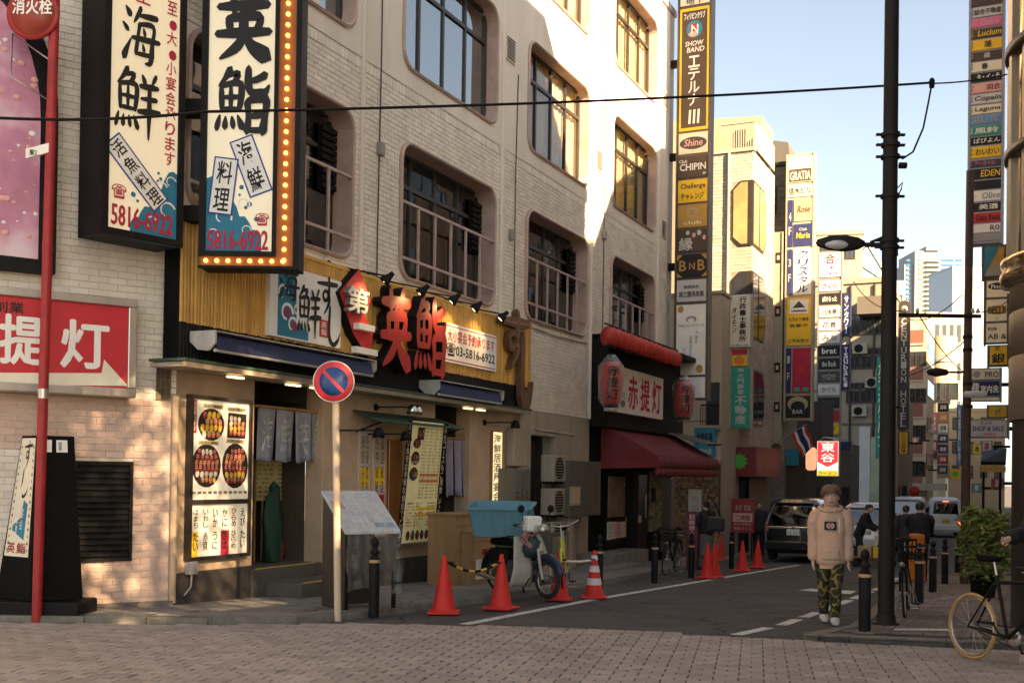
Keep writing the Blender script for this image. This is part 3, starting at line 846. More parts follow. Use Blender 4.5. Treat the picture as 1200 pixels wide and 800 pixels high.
mb = MB();mb.box(6.75,7.5,1.1,1.16,.1,2.3);mb.build('door',M_DOORWOOD,BLD)
mb = MB();mb.box(10.75,11.65,.40,.46,-.4,2.35);dr = mb.build('door',mat('dark_steel_door',(.045,.04,.036),.5,var=.15,dirt=.2),BLD)
mb = MB();mb.tube([(11.5,.37,.55),(11.5,.34,.6),(11.5,.34,.8),(11.5,.37,.85)],.015,6);mb.build('handle',M_STEEL,dr)
for nm,s0,s1,y0,y1,zt in(('step',1.45,3.05,-.05,.9,.31),('step',1.75,3.5,-.62,-.05,.13)):
 mb = MB();mb.bbox(s0,s1,y0,y1,-.35,zt,.01);st = mb.build(nm,M_STEP,BLD)
 mb = MB();mb.box(s0+.1,s1-.15,y0+.005,y0+.05,zt+.001,zt+.006);mb.build('yellow_nosing',pal('yellow'),st)
mb = MB();mb.bbox(6.4,7.8,-.45,.9,-.6,.12,.01);st = mb.build('step',M_STEP,BLD)
mb = MB();mb.box(6.5,7.7,-.445,-.40,.121,.126);mb.build('yellow_nosing',pal('yellow'),st)
cn = thing('eave_canopy','long cream eave with a thin green edge over the sushi restaurant front','canopy',FM,(4.2,0,2.78))
mb = MB();mb.box(-.45,9.3,-.50,-.005,2.81,2.86);mb.build('soffit',M_CREAMMET,cn)
mb = MB();mb.box(-.47,9.32,-.535,-.503,2.80,2.865);mb.build('edge_board',mat('dull_edge_paint',(.27,.215,.15),.6,var=.2,dirt=.4),cn)
mb = MB();mb.box(-.49,9.34,-.55,-.02,2.868,2.90);mb.build('green_flashing',M_GRNEDGE,cn)
for x in(.55,1.75,2.3,2.85,6.9,7.4):
 mb = MB();mb.box(x,x+.28,-.36,-.30,2.765,2.788);mb.build('soffit_light',mat('soffit_lamp',(.9,.8,.6),.4,emit=(1,.72,.36),es=.45),cn)
fa_ = thing('bamboo_fascia','golden bamboo slat fascia running the length of the sushi restaurant','shop fascia',FM,(4.8,0,3.0))
mb = MB();mb.box(-.25,9.93,-.24,-.01,2.92,4.55);mb.build('backing',M_BLACKM,fa_)
mb = MB();mb.box(-.27,9.95,-.275,-.005,4.552,4.60);mb.build('capping',M_BAMBOO,fa_)
msl = MB()
msl.add([(.027*math.cos(R(180+180*i/5)),.027*math.sin(R(180+180*i/5)),z)for z in(3.36,4.55)for i in range(6)],[(i,i+1,i+7,i+6)for i in range(5)],0,True)
slat0 = None
nsl = 168
for i in range(nsl):
 x = -.22+i*(10.12/nsl)
 if slat0 is None:
  slat0 = msl.build('slat',M_BAMBOO,fa_)
  o = slat0
  me = o.data
  for v in me.vertices:v.co += Vector((4.8,0,0))
 else:
  o = slat0.copy();COL.objects.link(o)
 o.parent = fa_;o.location =(x-4.8,-.243+random.uniform(-.006,.004),random.uniform(-.006,.006))
mb = MB()
for i in range(nsl):
 x = -.22+i*(10.12/nsl)
 mb.add([(x+.026*math.cos(R(180+60*q)),-.243+.026*math.sin(R(180+60*q)),z)for z in(2.93,3.355)for q in range(4)],[(q,q+1,q+5,q+4)for q in range(3)],0,True)
mb.build('black_slat_band',M_BLACK,fa_,kind='stuff')
for a,b,zc,lab in(((250,392),(438,434),0,'long rolled navy awning in a white cassette below the bamboo fascia'),((513,446),(588,470),0,'short rolled navy awning under the phone number board')):
 yy = -.62
 s0,za = F(a[0],a[1],yy);s1,zb = F(b[0],b[1],yy);zz =(za+zb)/2
 t = thing('roll_awning',lab,'awning',FM,((s0+s1)/2,-.5,zz),'rolled awnings of the sushi restaurant')
 mb = MB();mb.ext([(0,0)]*0 or[(s0,zz+.085),(s1,zz+.085),(s1,zz+.10),(s0,zz+.10)],-.66,-.28);mb.build('cassette_lid',M_ALU,t)
 mb = MB();mb.tube([(s0+.04,-.50,zz-.02),(s1-.04,-.50,zz-.02)],.098,14);mb.build('rolled_cloth',M_AWNBLUE,t)
 mb = MB();mb.add([(s0+.05,-.60,zz+.05),(s1-.05,-.60,zz+.05),(s1-.05,-.64,zz-.12),(s0+.05,-.64,zz-.12)],[(0,1,2,3)]);mb.build('valance',M_AWNBLUE,t,solid=.006)
 mb = MB();mb.tube([(s0+.03,-.62,zz-.13),(s1-.03,-.62,zz-.13)],.022,8);mb.build('front_bar',M_ALU,t)
 for x in(s0,s1):
  mb = MB()
  prof =[(-.28,zz+.10),(-.66,zz+.10),(-.66,zz-.05),(-.56,zz-.14),(-.40,zz-.12),(-.28,zz-.02)]
  n0 = len(prof)
  mb.add([(x-.015,p,q)for p,q in prof]+[(x+.015,p,q)for p,q in prof],[tuple(range(n0)),tuple(range(2*n0-1,n0-1,-1))]+[(i,(i+1)%n0,(i+1)%n0+n0,i+n0)for i in range(n0)])
  mb.build('end_cap',M_ALU,t)
 for x in(s0+.4,s1-.4):
  mb = MB();mb.box(x-.03,x+.03,-.30,-.245,zz-.05,zz+.14);mb.build('bracket',M_BLACK,t)
y = -.345
s0,z1 = F(317,316,y);s1,z0 = F(399,404,y)
zt = F(358,318,y)[1];z0 = F(340,397,y)[1];z1 = zt
t = thing('sign_board','white board of black brush writing with a blue wave above the long awning','sign',FM,((s0+s1)/2,y,z0))
mb = MB();mb.box(s0,s1,y,-.275,z0,z1);mb.build('panel',pal('white'),t)
w_,h_ = s1-s0,z1-z0
mb = MB()
def wave(mb,x0,z0,sx,sz,y,mi,seed=0):
 """curling sea wave print"""
 rg = random.Random(seed)
 pl =[(0,0),(1,0)]
 top =[(1,.20),(.93,.27),(.84,.27),(.78,.36),(.70,.44),(.60,.44),(.55,.56),(.46,.66),(.36,.66),(.30,.80),(.20,.92),(.10,.95),(0,.92)]
 pl += top
 P =[(x0+a*sx,y,z0+b*sz)for a,b in pl]
 mb.add(P,[tuple(range(len(P)))],mi)
 for k in range(7):
  u_ = rg.uniform(.25,1);a,b = x0+u_*sx,z0+(1.08-.75*u_+rg.uniform(0,.22))*sz
  r = rg.uniform(.02,.06)*min(sx,sz)
  mb.add([(a+r*math.cos(q*.785),y-.0007-.0002*k,b+r*math.sin(q*.785))for q in range(8)],[tuple(range(8))],mi)
def swirl(mb,cx,cz,r,y,mi,w=.12,a0=0,a1=270):
 pts =[(cx+r*math.cos(R(a0+(a1-a0)*i/12))*(1-.035*i),cz+r*math.sin(R(a0+(a1-a0)*i/12))*(1-.035*i))for i in range(13)]
 vs =[]
 for i,p in enumerate(pts):
  q = 1-w
  vs +=[(p[0],y,p[1]),(cx+(p[0]-cx)*q,y,cz+(p[1]-cz)*q)]
 mb.add(vs,[(2*i,2*i+1,2*i+3,2*i+2)for i in range(12)],mi)
mb.quad((s0+.10*w_,y-.002,z0+.02),(s0+.36*w_,y-.002,z0+.02),(s0+.34*w_,y-.002,z1-.02),(s0+.10*w_,y-.002,z1-.02))
wave(mb,s0+.10*w_,z0+.02,w_*.42,h_*.55,y-.003,0,2)
mb.build('wave_print',pal('sea'),t)
mb = MB()
for cx,cz,r in((.22,.35,.10),(.16,.62,.08),(.30,.20,.08),(.36,.42,.06)):swirl(mb,s0+cx*w_,z0+cz*h_,r*w_,y-.004,0,.3)
mb.build('wave_crests',pal('white'),t)
mb = MB()
brush(mb,'海',s0+.10*w_,s0+.38*w_,z0+.52*h_,z0+.98*h_,y-.006,0,1.25)
brush(mb,'鮮',s0+.36*w_,s0+.68*w_,z0+.10*h_,z0+.80*h_,y-.006,0,1.15)
brush(mb,'す',s0+.62*w_,s0+.95*w_,z0+.46*h_,z0+1.02*h_,y-.006,0,1.3)
brush(mb,'し',s0+.74*w_,s0+1.02*w_,z0+.02*h_,z0+.60*h_,y-.006,0,1.2)
mb.build('lettering',pal('black'),t)
mb = MB();a,b = s0+.68*w_,z0+.12*h_;mb.box(a,a+.12*w_,y-.006,y-.001,b,b+.25*h_);mb.build('seal_print',pal('red'),t)
mb = MB();text(mb,'英鮨',a+.02*w_,a+.10*w_,b+.02*h_,b+.23*h_,y-.008,0,.01,vert=True);text(mb,'活',s0+.17*w_,s0+.27*w_,z0+.3*h_,z0+.42*h_,y-.007,1,.03);text(mb,'魚',s0+.28*w_,s0+.38*w_,z0+.12*h_,z0+.26*h_,y-.007,1,.03)
mb.build('small_lettering',[pal('white'),pal('crimson')],t)
y = -.42
pts =[(421,315),(434,352),(427,372),(438,388),(433,421),(414,391),(398,342)]
pl =[F(a,b,y)for a,b in pts]
t = thing('sign_board','red angular signboard with two white raised characters beside the wave board','sign',FM,(pl[0][0],y,min(p[1]for p in pl)))
mb = MB();mb.ext([(a,b)for a,b in pl][::-1],y,-.275,0,1);mb.build('panel',[pal('red'),M_BLACK],t)
mb = MB()
a0,zt = F(402,334,y);a1,zb = F(426,370,y)
text(mb,'第',a0,a1,zb,zt,y-.09,0,.03)
n = len(mb.v)
b0 = F(412,380,y);b1 = F(434,415,y)
mb.box(b0[0]+.05,b1[0]-.04,y-.10,y,b0[1]-.06,b0[1]+.03);mb.box(b0[0]+.0,b1[0]+.05,y-.10,y,b1[1]-.03,b1[1]+.06)
m2 = MB();text(m2,'第',a0,a1,zb,zt,y-.085,0,.03)
for k in range(1,8):text(mb,'第',a0,a1,zb,zt,y-.09+k*.012,1,.03)
mb.build('raised_lettering',[pal('white'),pal('grey')],t)
for ch,q,lab in(('英',(447,338,481,430),'big red raised first character of the name on the bamboo fascia'),('鮨',(487,350,521,440),'big red raised second character beside the phone number board')):
 y = -.50
 sa,za = F(q[0],q[1],y);sb,zb = F(q[2],q[3],y)
 zc = F((q[0]+q[2])/2,q[1],y)[1];zd = F((q[0]+q[2])/2,q[3],y)[1]
 t = thing('letter_sign',lab,'sign letter',FM,((sa+sb)/2,y,zd),'raised letters of the restaurant name')
 mb = MB();brush(mb,ch,sa,sb,zd,zc,y,0,1.42,.17,1);mb.build('letter_face',[M_REDL,M_BLACK],t)
 mb = MB()
 for fx,fz in((.3,.3),(.7,.3),(.5,.8)):mb.tube([(sa+(sb-sa)*fx,y+.15,zd+(zc-zd)*fz),(sa+(sb-sa)*fx,-.25,zd+(zc-zd)*fz)],.015,6)
 mb.build('stand_off',M_BLACK,t)
y = -.33
s0,_ = F(521,400,y);s1,_ = F(582,400,y);z1 = F(550,385,y)[1];z0 = F(550,429,y)[1]
t = thing('sign_board','white phone number board between the red letter and the carved wooden letters','sign',FM,((s0+s1)/2,y,z0))
mb = MB();mb.box(s0,s1,y,-.272,z0,z1);mb.build('panel',pal('white'),t)
mb = MB();w_,h_ = s1-s0,z1-z0
text(mb,'大小宴会予約承ります',s0+.05*w_,s1-.05*w_,z0+.54*h_,z0+.86*h_,y-.004,1,.015)
text(mb,'☎03-5816-6922',s0+.03*w_,s1-.04*w_,z0+.15*h_,z0+.50*h_,y-.004,0,.02)
for za in(.05,.92):mb.box(s0+.01*w_,s1-.01*w_,y-.003,y-.001,z0+za*h_,z0+(za+.025)*h_,1)
mb.build('lettering',[pal('black'),pal('crimson')],t)
y = -.40
t = thing('wooden_letter','carved brown wooden brush letters at the far end of the bamboo fascia','sign letter',FM,(F(605,430,y)[0],y,2.9))
mb = MB()
s0,s1 = F(585,420,y)[0],F(622,420,y)[0];z1 = F(600,362,y)[1];zm = F(600,432,y)[1]
brush(mb,'す',s0,s1,zm,z1,y,0,1.7,.10,1);mb.build('upper_letter',[M_DWOOD,M_DWOOD],t)
mb = MB();brush(mb,'す',s0+.02,s1-.02,zm+.02,z1-.02,y-.012,0,.55);mb.build('upper_letter_ridge',mat('pale_carved_wood',(.22,.11,.055),.5,var=.3,scale=9),t)
mb = MB();s0,s1 = F(606,440,y)[0],F(626,440,y)[0];z1 = F(612,392,y)[1];z0 = F(612,476,y)[1]
brush(mb,'し',s0,s1,z0,z1,y-.02,0,2.0,.10,1);mb.build('lower_letter',[M_DWOOD,M_DWOOD],t)
def spot(frame,base,tip,lab,group,lamp=True,r=.085):
 t = thing('spotlight',lab,'spotlight',frame,base,group)
 b,e = Vector(base),Vector(tip)
 mb = MB();mb.tube([b,b*.5+e*.5+Vector((0,0,.02)),e+Vector((0,0,.06))],.013,6);mb.build('arm',M_BLACK,t)
 mb = MB();mb.lathe([(.001,-.012),(.05,-.012),(.05,0),(.02,.02)],b,10,axis='y');mb.build('base_plate',M_BLACK,t)
 d =(Vector((b.x,b.y+.1,e.z-.9))-e).normalized()
 q = d.to_track_quat('Z','Y').to_matrix().to_4x4()
 mb = MB();mb.lathe([(.001,-.16),(.035,-.15),(.045,-.08),(r*.8,-.04),(r,.03),(r*1.02,.05),(r*.92,.05),(r*.8,.0),(.001,-.02)],(0,0,0),14)
 mb.xf(Matrix.Translation(e)@q);mb.build('lamp_head',M_BLACK,t)
 mb = MB();mb.lathe([(.001,.012),(r*.85,.010),(r*.85,.035),(.001,.045)],(0,0,0),14);mb.xf(Matrix.Translation(e)@q);mb.build('lamp_lens',M_LAMP if lamp else M_CHROME,t)
 if lamp:
  li = bpy.data.lights.new('spotlight_lamp','SPOT');li.energy = 4;li.color =(1,.62,.30);li.spot_size = R(95);li.spot_blend = .8;li.shadow_soft_size = .05
  lo = bpy.data.objects.new('spotlight_beam',li);COL.objects.link(lo);lo.parent = t
  lo.location =(e-b)+d*.07;lo.rotation_euler = d.to_track_quat('-Z','Y').to_euler()
for(px,py),lab in zip(((452,328),(494,342),(531,352),(557,361),(588,372)),('above the first red letter','above the second red letter','over the near end of the phone board','over the far end of the phone board','over the carved wooden letters')):
 s,z = F(px,py,-.72)
 spot(FM,(s-.45,-.02,max(z+.02,4.66)),(s,-.72,z),'black arm spotlight '+lab,'spotlights over the bamboo fascia')
for(px,py),lab,ch in(((486,481),'chrome twin spotlight under the eave above the hanging menu',True),((444,508),'black spotlight on an arm over the wall menus',False),((476,512),'black clip spotlight at the top of the hanging menu',False),((604,498),'black spotlight beside the tall lit menu strip',False)):
 s,z = F(px,py,-.42)
 t = thing('spotlight',lab,'spotlight',FM,(s-.5,0,z+.03))
 mb = MB();mb.tube([(s-.5,-.01,z+.03),(s-.5,-.38,z+.03),(s,-.42,z+.05)],.012,6);mb.build('arm',M_BLACK,t)
 mb = MB();mb.lathe([(.001,0),(.06,0),(.05,-.03)],(s-.5,0,z+.03),10,axis='y');mb.build('base_plate',M_BLACK,t)
 for k in((-.07,.08)if ch else(0,)):
  mb = MB();mb.lathe([(.001,.10),(.05,.09),(.085,.02),(.095,-.06),(.085,-.06),(.07,0),(.001,.03)],(s+k,-.42,z),14);mb.build('lamp_head',M_CHROME if ch else M_BLACK,t)
  mb = MB();mb.ball((s+k,-.42,z-.025),.05,8);mb.build('bulb',mat('unlit_bulb',(.6,.57,.5),.2),t)
# ================================================================== tall lit box signs
FS1 = Frame(-4.477,12.0,0.645,0.764)
t = thing('box_sign','tall black box sign with a cream seafood face, nearer the corner brick wall','sign',FS1,(.47,.25,4.2))
W1,Z0,Z1,TH = .947,4.21,8.6,.49
mb = MB();mb.box(-.02,W1+.02,0.012,TH,Z0-.04,Z1);mb.build('housing',M_BLACK,t)
mb = MB()
for a,b,c,d in((-.03,.045,Z0-.05,Z1),(W1-.045,W1+.03,Z0-.05,Z1),(.045,W1-.045,Z0-.05,Z0+.03)):mb.box(a,b,-.035,.01,c,d)
mb.build('face_frame',M_BLACK,t)
mb = MB();mb.quad((.04,-.004,Z0+.03),(W1-.04,-.004,Z0+.03),(W1-.04,-.004,Z1),(.04,-.004,Z1));mb.build('face',mat('cream_sign_face',(.78,.70,.53),.35,var=.05,scale=2,dirt=.15,dirtc=(.55,.45,.3),streak=True,emit=(1,.85,.6),es=.035),t)
def fx(u):return .04+(W1-.08)*u
def zz(py,x=160):
 return FS1.px(x,py)[1]
mb = MB();yy = -.008
wave(mb,fx(1),zz(282),-.62*W1,zz(182)-zz(278),yy,0,4);mb.build('wave_print',pal('sea'),t)
mb = MB()
for cx,cz,r in((.75,zz(215),.10),(.85,zz(240),.12),(.62,zz(258),.09),(.9,zz(205),.08)):swirl(mb,fx(cx),cz,r,yy-.002,0,.2,20,250)
mb.build('wave_crests',pal('white'),t)
mb = MB()
brush(mb,'海',fx(.14),fx(.70),zz(76),zz(6),yy-.004,0,1.25);brush(mb,'鮮',fx(.08),fx(.70),zz(158),zz(82),yy-.004,0,1.2)
mb.build('brush_lettering',pal('black'),t)
mb = MB();text(mb,'至・大・小宴会承ります',fx(.80),fx(.95),zz(186),zz(-14),yy-.004,0,.012,vert=True)
text(mb,'生',fx(.35),fx(.55),zz(2),zz(-16),yy-.004,0,.03)
text(mb,'5816-6922',fx(.06),fx(.93),Z0+.07,Z0+.30,yy-.006,0,.03);text(mb,'☎',fx(.06),fx(.26),Z0+.36,Z0+.52,yy-.006,0,.02)
mb.build('red_lettering',pal('crimson'),t)
def slab(t,c0,c1,half,s,name,y):
 a,b = Vector((c0[0],0,c0[1])),Vector((c1[0],0,c1[1]));d =(b-a).normalized();n = Vector((-d.z,0,d.x))*half
 m = MB()
 for k,e in((1,.018),(0,0)):
  q =[a-d*e-n.normalized()*(half+e),b+d*e-n.normalized()*(half+e),b+d*e+n.normalized()*(half+e),a-d*e+n.normalized()*(half+e)]
  m.add([(p.x,y-.002*(1-k),p.z)for p in q],[(0,1,2,3)],k)
 o = m.build(name,[pal('white'),pal('blue')],t)
 m = MB();L_ =(b-a).length/len(s)
 ang = math.atan2(d.x,-d.z)
 for i,ch in enumerate(s):
  c = a+d*(L_*(i+.5))
  m2 = MB();text(m2,ch,-half*.72,half*.72,-L_*.42,L_*.42,0,0,.012)
  cs,sn = math.cos(ang),math.sin(ang)
  m.add([(c.x+p[0]*cs-p[2]*sn,y-.005,c.z+p[0]*sn+p[2]*cs)for p in m2.v],m2.f)
 m.build('lettering',pal('black'),o)
slab(t,(FS1.px(131,164)),(FS1.px(187,240)),.110,'活魚料理','label_print',yy-.004)
for zb in(4.6,5.75,7.2):
 mb = MB();mb.box(.35,.45,TH,TH+.45,zb,zb+.12);mb.build('bracket',M_BLACK,t)
FS2 = Frame(-3.60,12.9,1.0,0.0)
sx = lambda px,py=200:FS2.px(px,py)[0]
sz_ = lambda py,px=290:FS2.px(px,py)[1]
X0,X1,X2,X3 = sx(238),sx(325),sx(349),sx(349)+.02
Z0,Z1 = sz_(311),8.8
t = thing('box_sign','tall cream sushi sign edged with a strip of glowing orange bulbs','sign',FS2,((X0+X2)/2,.2,Z0))
mb = MB();mb.box(X0-.02,X2+.02,.02,.36,Z0-.03,Z1);mb.build('housing',M_BLACK,t)
mb = MB();mb.quad((X0+.045,-.004,Z0+.16),(X1-.04,-.004,Z0+.16),(X1-.04,-.004,Z1),(X0+.045,-.004,Z1));mb.quad((X0,.018,Z0),(X2,.018,Z0),(X2,.018,Z1),(X0,.018,Z1))
mb.build('face',MATS['cream_sign_face'],t)
mb = MB()
for a,b,c,d in((X0-.03,X0+.045,Z0+.10,Z1),(X1-.045,X1+.0,Z0+.10,Z1),(X0+.045,X1-.045,Z0+.10,Z0+.16),(X2-.035,X2+.03,Z0-.04,Z1),(X0-.03,X2-.035,Z0-.04,Z0-.01)):mb.box(a,b,-.04,.015,c,d)
mb.build('face_frame',M_BLACK,t)
mb = MB();mb.box(X1+.001,X2-.036,-.012,.014,Z0-.009,Z1);mb.box(X0-.01,X1,-.012,.014,Z0-.009,Z0+.099);mb.build('bulb_strip',M_BULBBED,t)
bm_ = MB();bm_.lathe([(.001,-.050),(.018,-.045),(.025,-.028),(.020,-.008),(.018,0)],(0,0,0),10,axis='y')
bulb0 = None
spots_ =[((X1+X2)/2-.017,Z0+.06+i*.125)for i in range(38)]+[(X0+.06+i*.128,Z0+.045)for i in range(8)]
for x,z in spots_:
 if bulb0 is None:
  bulb0 = bm_.build('bulb',M_BULB,t);o = bulb0
  for v in o.data.vertices:v.co += Vector(((X0+X2)/2,.2,Z0))
 else:o = bulb0.copy();COL.objects.link(o)
 o.parent = t;o.location =(x-(X0+X2)/2,-.012-.2,z-Z0)
gx = lambda u:X0+.045+(X1-X0-.085)*u
yy = -.008
mb = MB();wave(mb,gx(0),Z0+.165,(X1-X0)*.75,sz_(200)-sz_(292),yy,0,9);mb.build('wave_print',pal('sea'),t)
mb = MB()
for cx,py,r in((.16,225,.10),(.25,255,.12),(.55,240,.09),(.1,275,.08),(.6,270,.07)):swirl(mb,gx(cx),sz_(py),r,yy-.002,0,.2,-20,240)
mb.build('wave_crests',pal('white'),t)
mb = MB()
brush(mb,'英',gx(.10),gx(.92),sz_(70),sz_(-6),yy-.004,0,1.55);brush(mb,'鮨',gx(.12),gx(.90),sz_(158),sz_(80),yy-.004,0,1.45)
mb.build('brush_lettering',pal('black'),t)
slab(t,FS2.px(283,164),FS2.px(306,226),.125,'海鮮','label_print',yy-.004)
slab(t,FS2.px(266,187),FS2.px(258,250),.125,'料理','label_print',yy-.010)
mb = MB();text(mb,'5816-6922',gx(.03),gx(.93),sz_(293,280),sz_(270,280),yy-.006,0,.03);text(mb,'☎',gx(.74),gx(.94),sz_(265),sz_(250),yy-.006,0,.02);mb.build('red_lettering',pal('crimson'),t)
for py in(122,248):
 z = sz_(py)
 mb = MB();mb.box(X0-.32,X0-.02,.10,.30,z-.09,z+.09);mb.build('bracket',M_BLACK,t)
# ================================================================== signs on the corner wall
def P(px,py,y=0.0):return FL.px(px,py,y)
t = thing('advertising_board','tall pink advertising panel with droplets in a black curved frame','poster panel',FL,(-2.8,-.1,3.85))
o1 =[(-4.3,3.78),(-1.44,3.78)]+[(-1.44-.9*(1-math.cos(R(q))),5.5+1.5*math.sin(R(q)))for q in range(0,91,10)]+[(-4.3,7.0)]
o2 =[(-4.25,3.92),(-1.63,3.92)]+[(-1.63-.8*(1-math.cos(R(q))),5.45+1.4*math.sin(R(q)))for q in range(0,91,10)]+[(-4.25,6.85)]
mb = MB();mb.ext(o1,-.20,-.01);mb.build('frame',M_BLACK,t)
m = mat('pink_droplet_print',(.50,.20,.30),.5,var=.25,scale=1.6)
nt = m.node_tree;N = nt.nodes;Lk = nt.links;p = N['Principled BSDF'];src = p.inputs['Base Color'].links[0].from_socket
tc = N.new('ShaderNodeTexCoord');nz = N.new('ShaderNodeTexNoise');nz.inputs['Scale'].default_value = 1.6;nz.inputs['Detail'].default_value = 3
rp = N.new('ShaderNodeValToRGB');rp.color_ramp.elements[0].position,rp.color_ramp.elements[1].position = .50,.72;rp.color_ramp.elements[1].color =(.8,.8,.8,1)
mx = N.new('ShaderNodeMix');mx.data_type = 'RGBA';mx.inputs[7].default_value =(.68,.58,.60,1)
Lk.new(tc.outputs['Object'],nz.inputs['Vector']);Lk.new(nz.outputs['Fac'],rp.inputs['Fac']);Lk.new(rp.outputs['Color'],mx.inputs[0]);Lk.new(src,mx.inputs[6]);Lk.new(mx.outputs[2],p.inputs['Base Color'])
mb = MB();mb.ext(o2,-.215,-.201);mb.build('pink_face',m,t)
mb = MB();rg = random.Random(4)
for k in range(46):
 x,z,r = rg.uniform(-2.25,-1.66),rg.uniform(3.96,6.3),rg.uniform(.010,.035)
 mb.ball((x,-.216,z),r,6,0 if k%3 else 1,1.3,.35,1)
mb.build('droplet',[pal('palepink'),pal('white')],t,kind='stuff')
x0,x1,z0,z1 = -3.9,P(160,400,-.28)[0],P(100,463,-.28)[1],P(100,345,-.28)[1]
t = thing('framed_sign','red sign with white writing and a cream arrow in a steel frame','sign',FL,(-2.2,-.1,z0))
mb = MB();mb.box(x0,x1,-.26,-.02,z0,z1);mb.build('housing',M_STEEL,t)
mb = MB()
for a,b,c,d in((x0,x1,z1-.10,z1),(x0,x1,z0,z0+.10),(x1-.10,x1,z0+.10,z1-.10)):mb.bbox(a,b,-.31,-.262,c,d,.012)
mb.build('frame',M_STEEL,t)
mb = MB();mb.quad((x0,-.268,z0+.08),(x1-.08,-.268,z0+.08),(x1-.08,-.268,z1-.08),(x0,-.268,z1-.08));mb.build('face',mat('red_sign_face',(.50,.014,.026),.3,var=.1,scale=2,dirt=.2,dirtc=(.15,.01,.01)),t)
mb = MB();y = -.272
for ch,a,b in(('提',0,50),('灯',72,127)):
 text(mb,ch,P(a,400,y)[0],P(b,400,y)[0],P(30,427,y)[1],P(30,370,y)[1],y,0,.035)
text(mb,'赤',-2.75,-2.15,P(30,427,y)[1],P(30,370,y)[1],y,0,.035)
mb.build('lettering',pal('white'),t)
mb = MB();y = -.274
q =[P(-150,436,y),P(119,437,y),P(122,421,y),P(150,452,y),P(-150,449,y)]
mb.add([(a,y,b)for a,b in q],[(0,1,2,3,4)]);mb.build('arrow',pal('cream'),t)
mb = MB();text(mb,'創業',P(-8,360,y)[0],P(28,360,y)[0],P(10,366,y)[1],P(10,353,y)[1],y,0,.02);mb.build('small_lettering',pal('black'),t)
b = gp(43,720);b.y = 11.78;b.x = at(43,720,11.78).x;tp = at(66,-60,b.y-.05)
t = thing('hydrant_sign','red hydrant pole sign with a round red plate and empty wire frame','hydrant sign',WORLD,tuple(b))
M_REDP = mat('red_pole_paint',(.30,.012,.014),.4,var=.2,scale=6,dirt=.3,dirtc=(.12,.01,.01))
mb = MB();mb.tube([b-Vector((0,0,.1)),tp],.052,12);mb.build('pole',M_REDP,t)
c = at(39,16,b.y-.1);rr = .265
mb = MB();mb.lathe([(.001,-.02),(rr,-.02),(rr+.02,0),(rr,.02),(.001,.02)],c,28,axis='y');mb.build('rim',M_REDP,t)
mb = MB();mb.lathe([(.001,-.026),(rr-.03,-.024),(rr-.03,-.021)],c,28,axis='y');pl_ = mb.build('plate',mat('hydrant_red',(.27,.03,.02),.45,var=.1),t)
mb = MB();text(mb,'消火栓',c.x-.21,c.x+.21,c.z-.02,c.z+.15,c.y-.03,0,.02);mb.build('lettering',pal('white'),pl_)
mb = MB();q =[at(*k,b.y-.06)for k in((15,40),(60,72),(62,121),(13,90))]
mb.tube(q,.010,6,closed=True);mb.build('wire_frame',M_STEEL,t)
mb = MB();a_,b_ = at(30,180,b.y-.09),at(57,173,b.y-.09)
mb.hexa([a_+Vector(k)for k in((0,0,-.05),(b_.x-a_.x,0,b_.z-a_.z-.05),(b_.x-a_.x,.03,b_.z-a_.z-.05),(0,.03,-.05),(0,0,.05),(b_.x-a_.x,0,b_.z-a_.z+.05),(b_.x-a_.x,.03,b_.z-a_.z+.05),(0,.03,.05))]);mb.build('tag_plate',pal('white'),t)
mb = MB();text(mb,'東2',a_.x+.04,a_.x+.12,a_.z-.02,a_.z+.045,a_.y-.004,0,.02);mb.build('tag_lettering',pal('black'),t)
for z in(2.35,3.9,5.3):
 mb = MB();k = b+(tp-b)*(z/(tp.z-b.z));mb.tube([k-Vector((0,0,.05)),k+Vector((0,0,.05))],.056,12);mb.build('clamp_band',M_STEEL if z<3 else M_REDP,t)
g0 = .07
_k = .945
A,B_,Cc,D =[(a*_k,b*_k)for a,b in((-5.42,12.52),(-4.92,12.80),(-5.95,12.86),(-5.35,13.05))]
At,Bt,Ct,Dt =[(a*_k,b*_k)for a,b in((-5.43,12.70),(-5.08,12.86),(-5.70,12.90),(-5.36,13.0))]
t = thing('standing_sign','black tapering floor sign with a cream sushi print beside the red pole','standing sign',WORLD,(-5.1,12.1,g0))
zt = 1.96
mb = MB();mb.hexa([(*q,g0+.12)for q in(A,B_,D,Cc)]+[(*q,zt)for q in(At,Bt,Dt,Ct)]);mb.build('body',M_BLACKM,t)
mb = MB();mb.bbox(-5.8,-4.6,11.84,12.40,g0-.05,g0+.11,.02);mb.build('base',M_BLACK,t)
def lerp(a,b,u):return tuple(a[i]+(b[i]-a[i])*u for i in range(len(a)))
def sface(u,v,off=.006):
 p = lerp(lerp((*Cc,g0+.12),(*A,g0+.12),u),lerp((*Ct,zt),(*At,zt),u),v)
 return(p[0]-.5*off,p[1]-.87*off,p[2])
mb = MB();mb.add([sface(.06,.26),sface(.90,.26),sface(.90,.985),sface(.06,.985)],[(0,1,2,3)]);mb.build('print_panel',pal('cream'),t)
def warp(m,off):m.v =[sface(p[0],p[2],off)for p in m.v];return m
m = MB();brush(m,'す',.30,.80,.80,.97,0,0,1.1);brush(m,'し',.28,.75,.62,.80,0,0,1.1);warp(m,.010).build('lettering',pal('black'),t)
m = MB();m.add([(.30,0,.64),(.75,0,.58),(.70,0,.36),(.22,0,.42)],[(0,1,2,3)]);warp(m,.009).build('teal_print',pal('teal'),t)
m = MB();text(m,'英',.14,.42,.28,.345,0,0,.03);text(m,'鮨',.48,.80,.28,.345,0,0,.03);warp(m,.010).build('red_lettering',pal('crimson'),t)
m = MB();rg = random.Random(8)
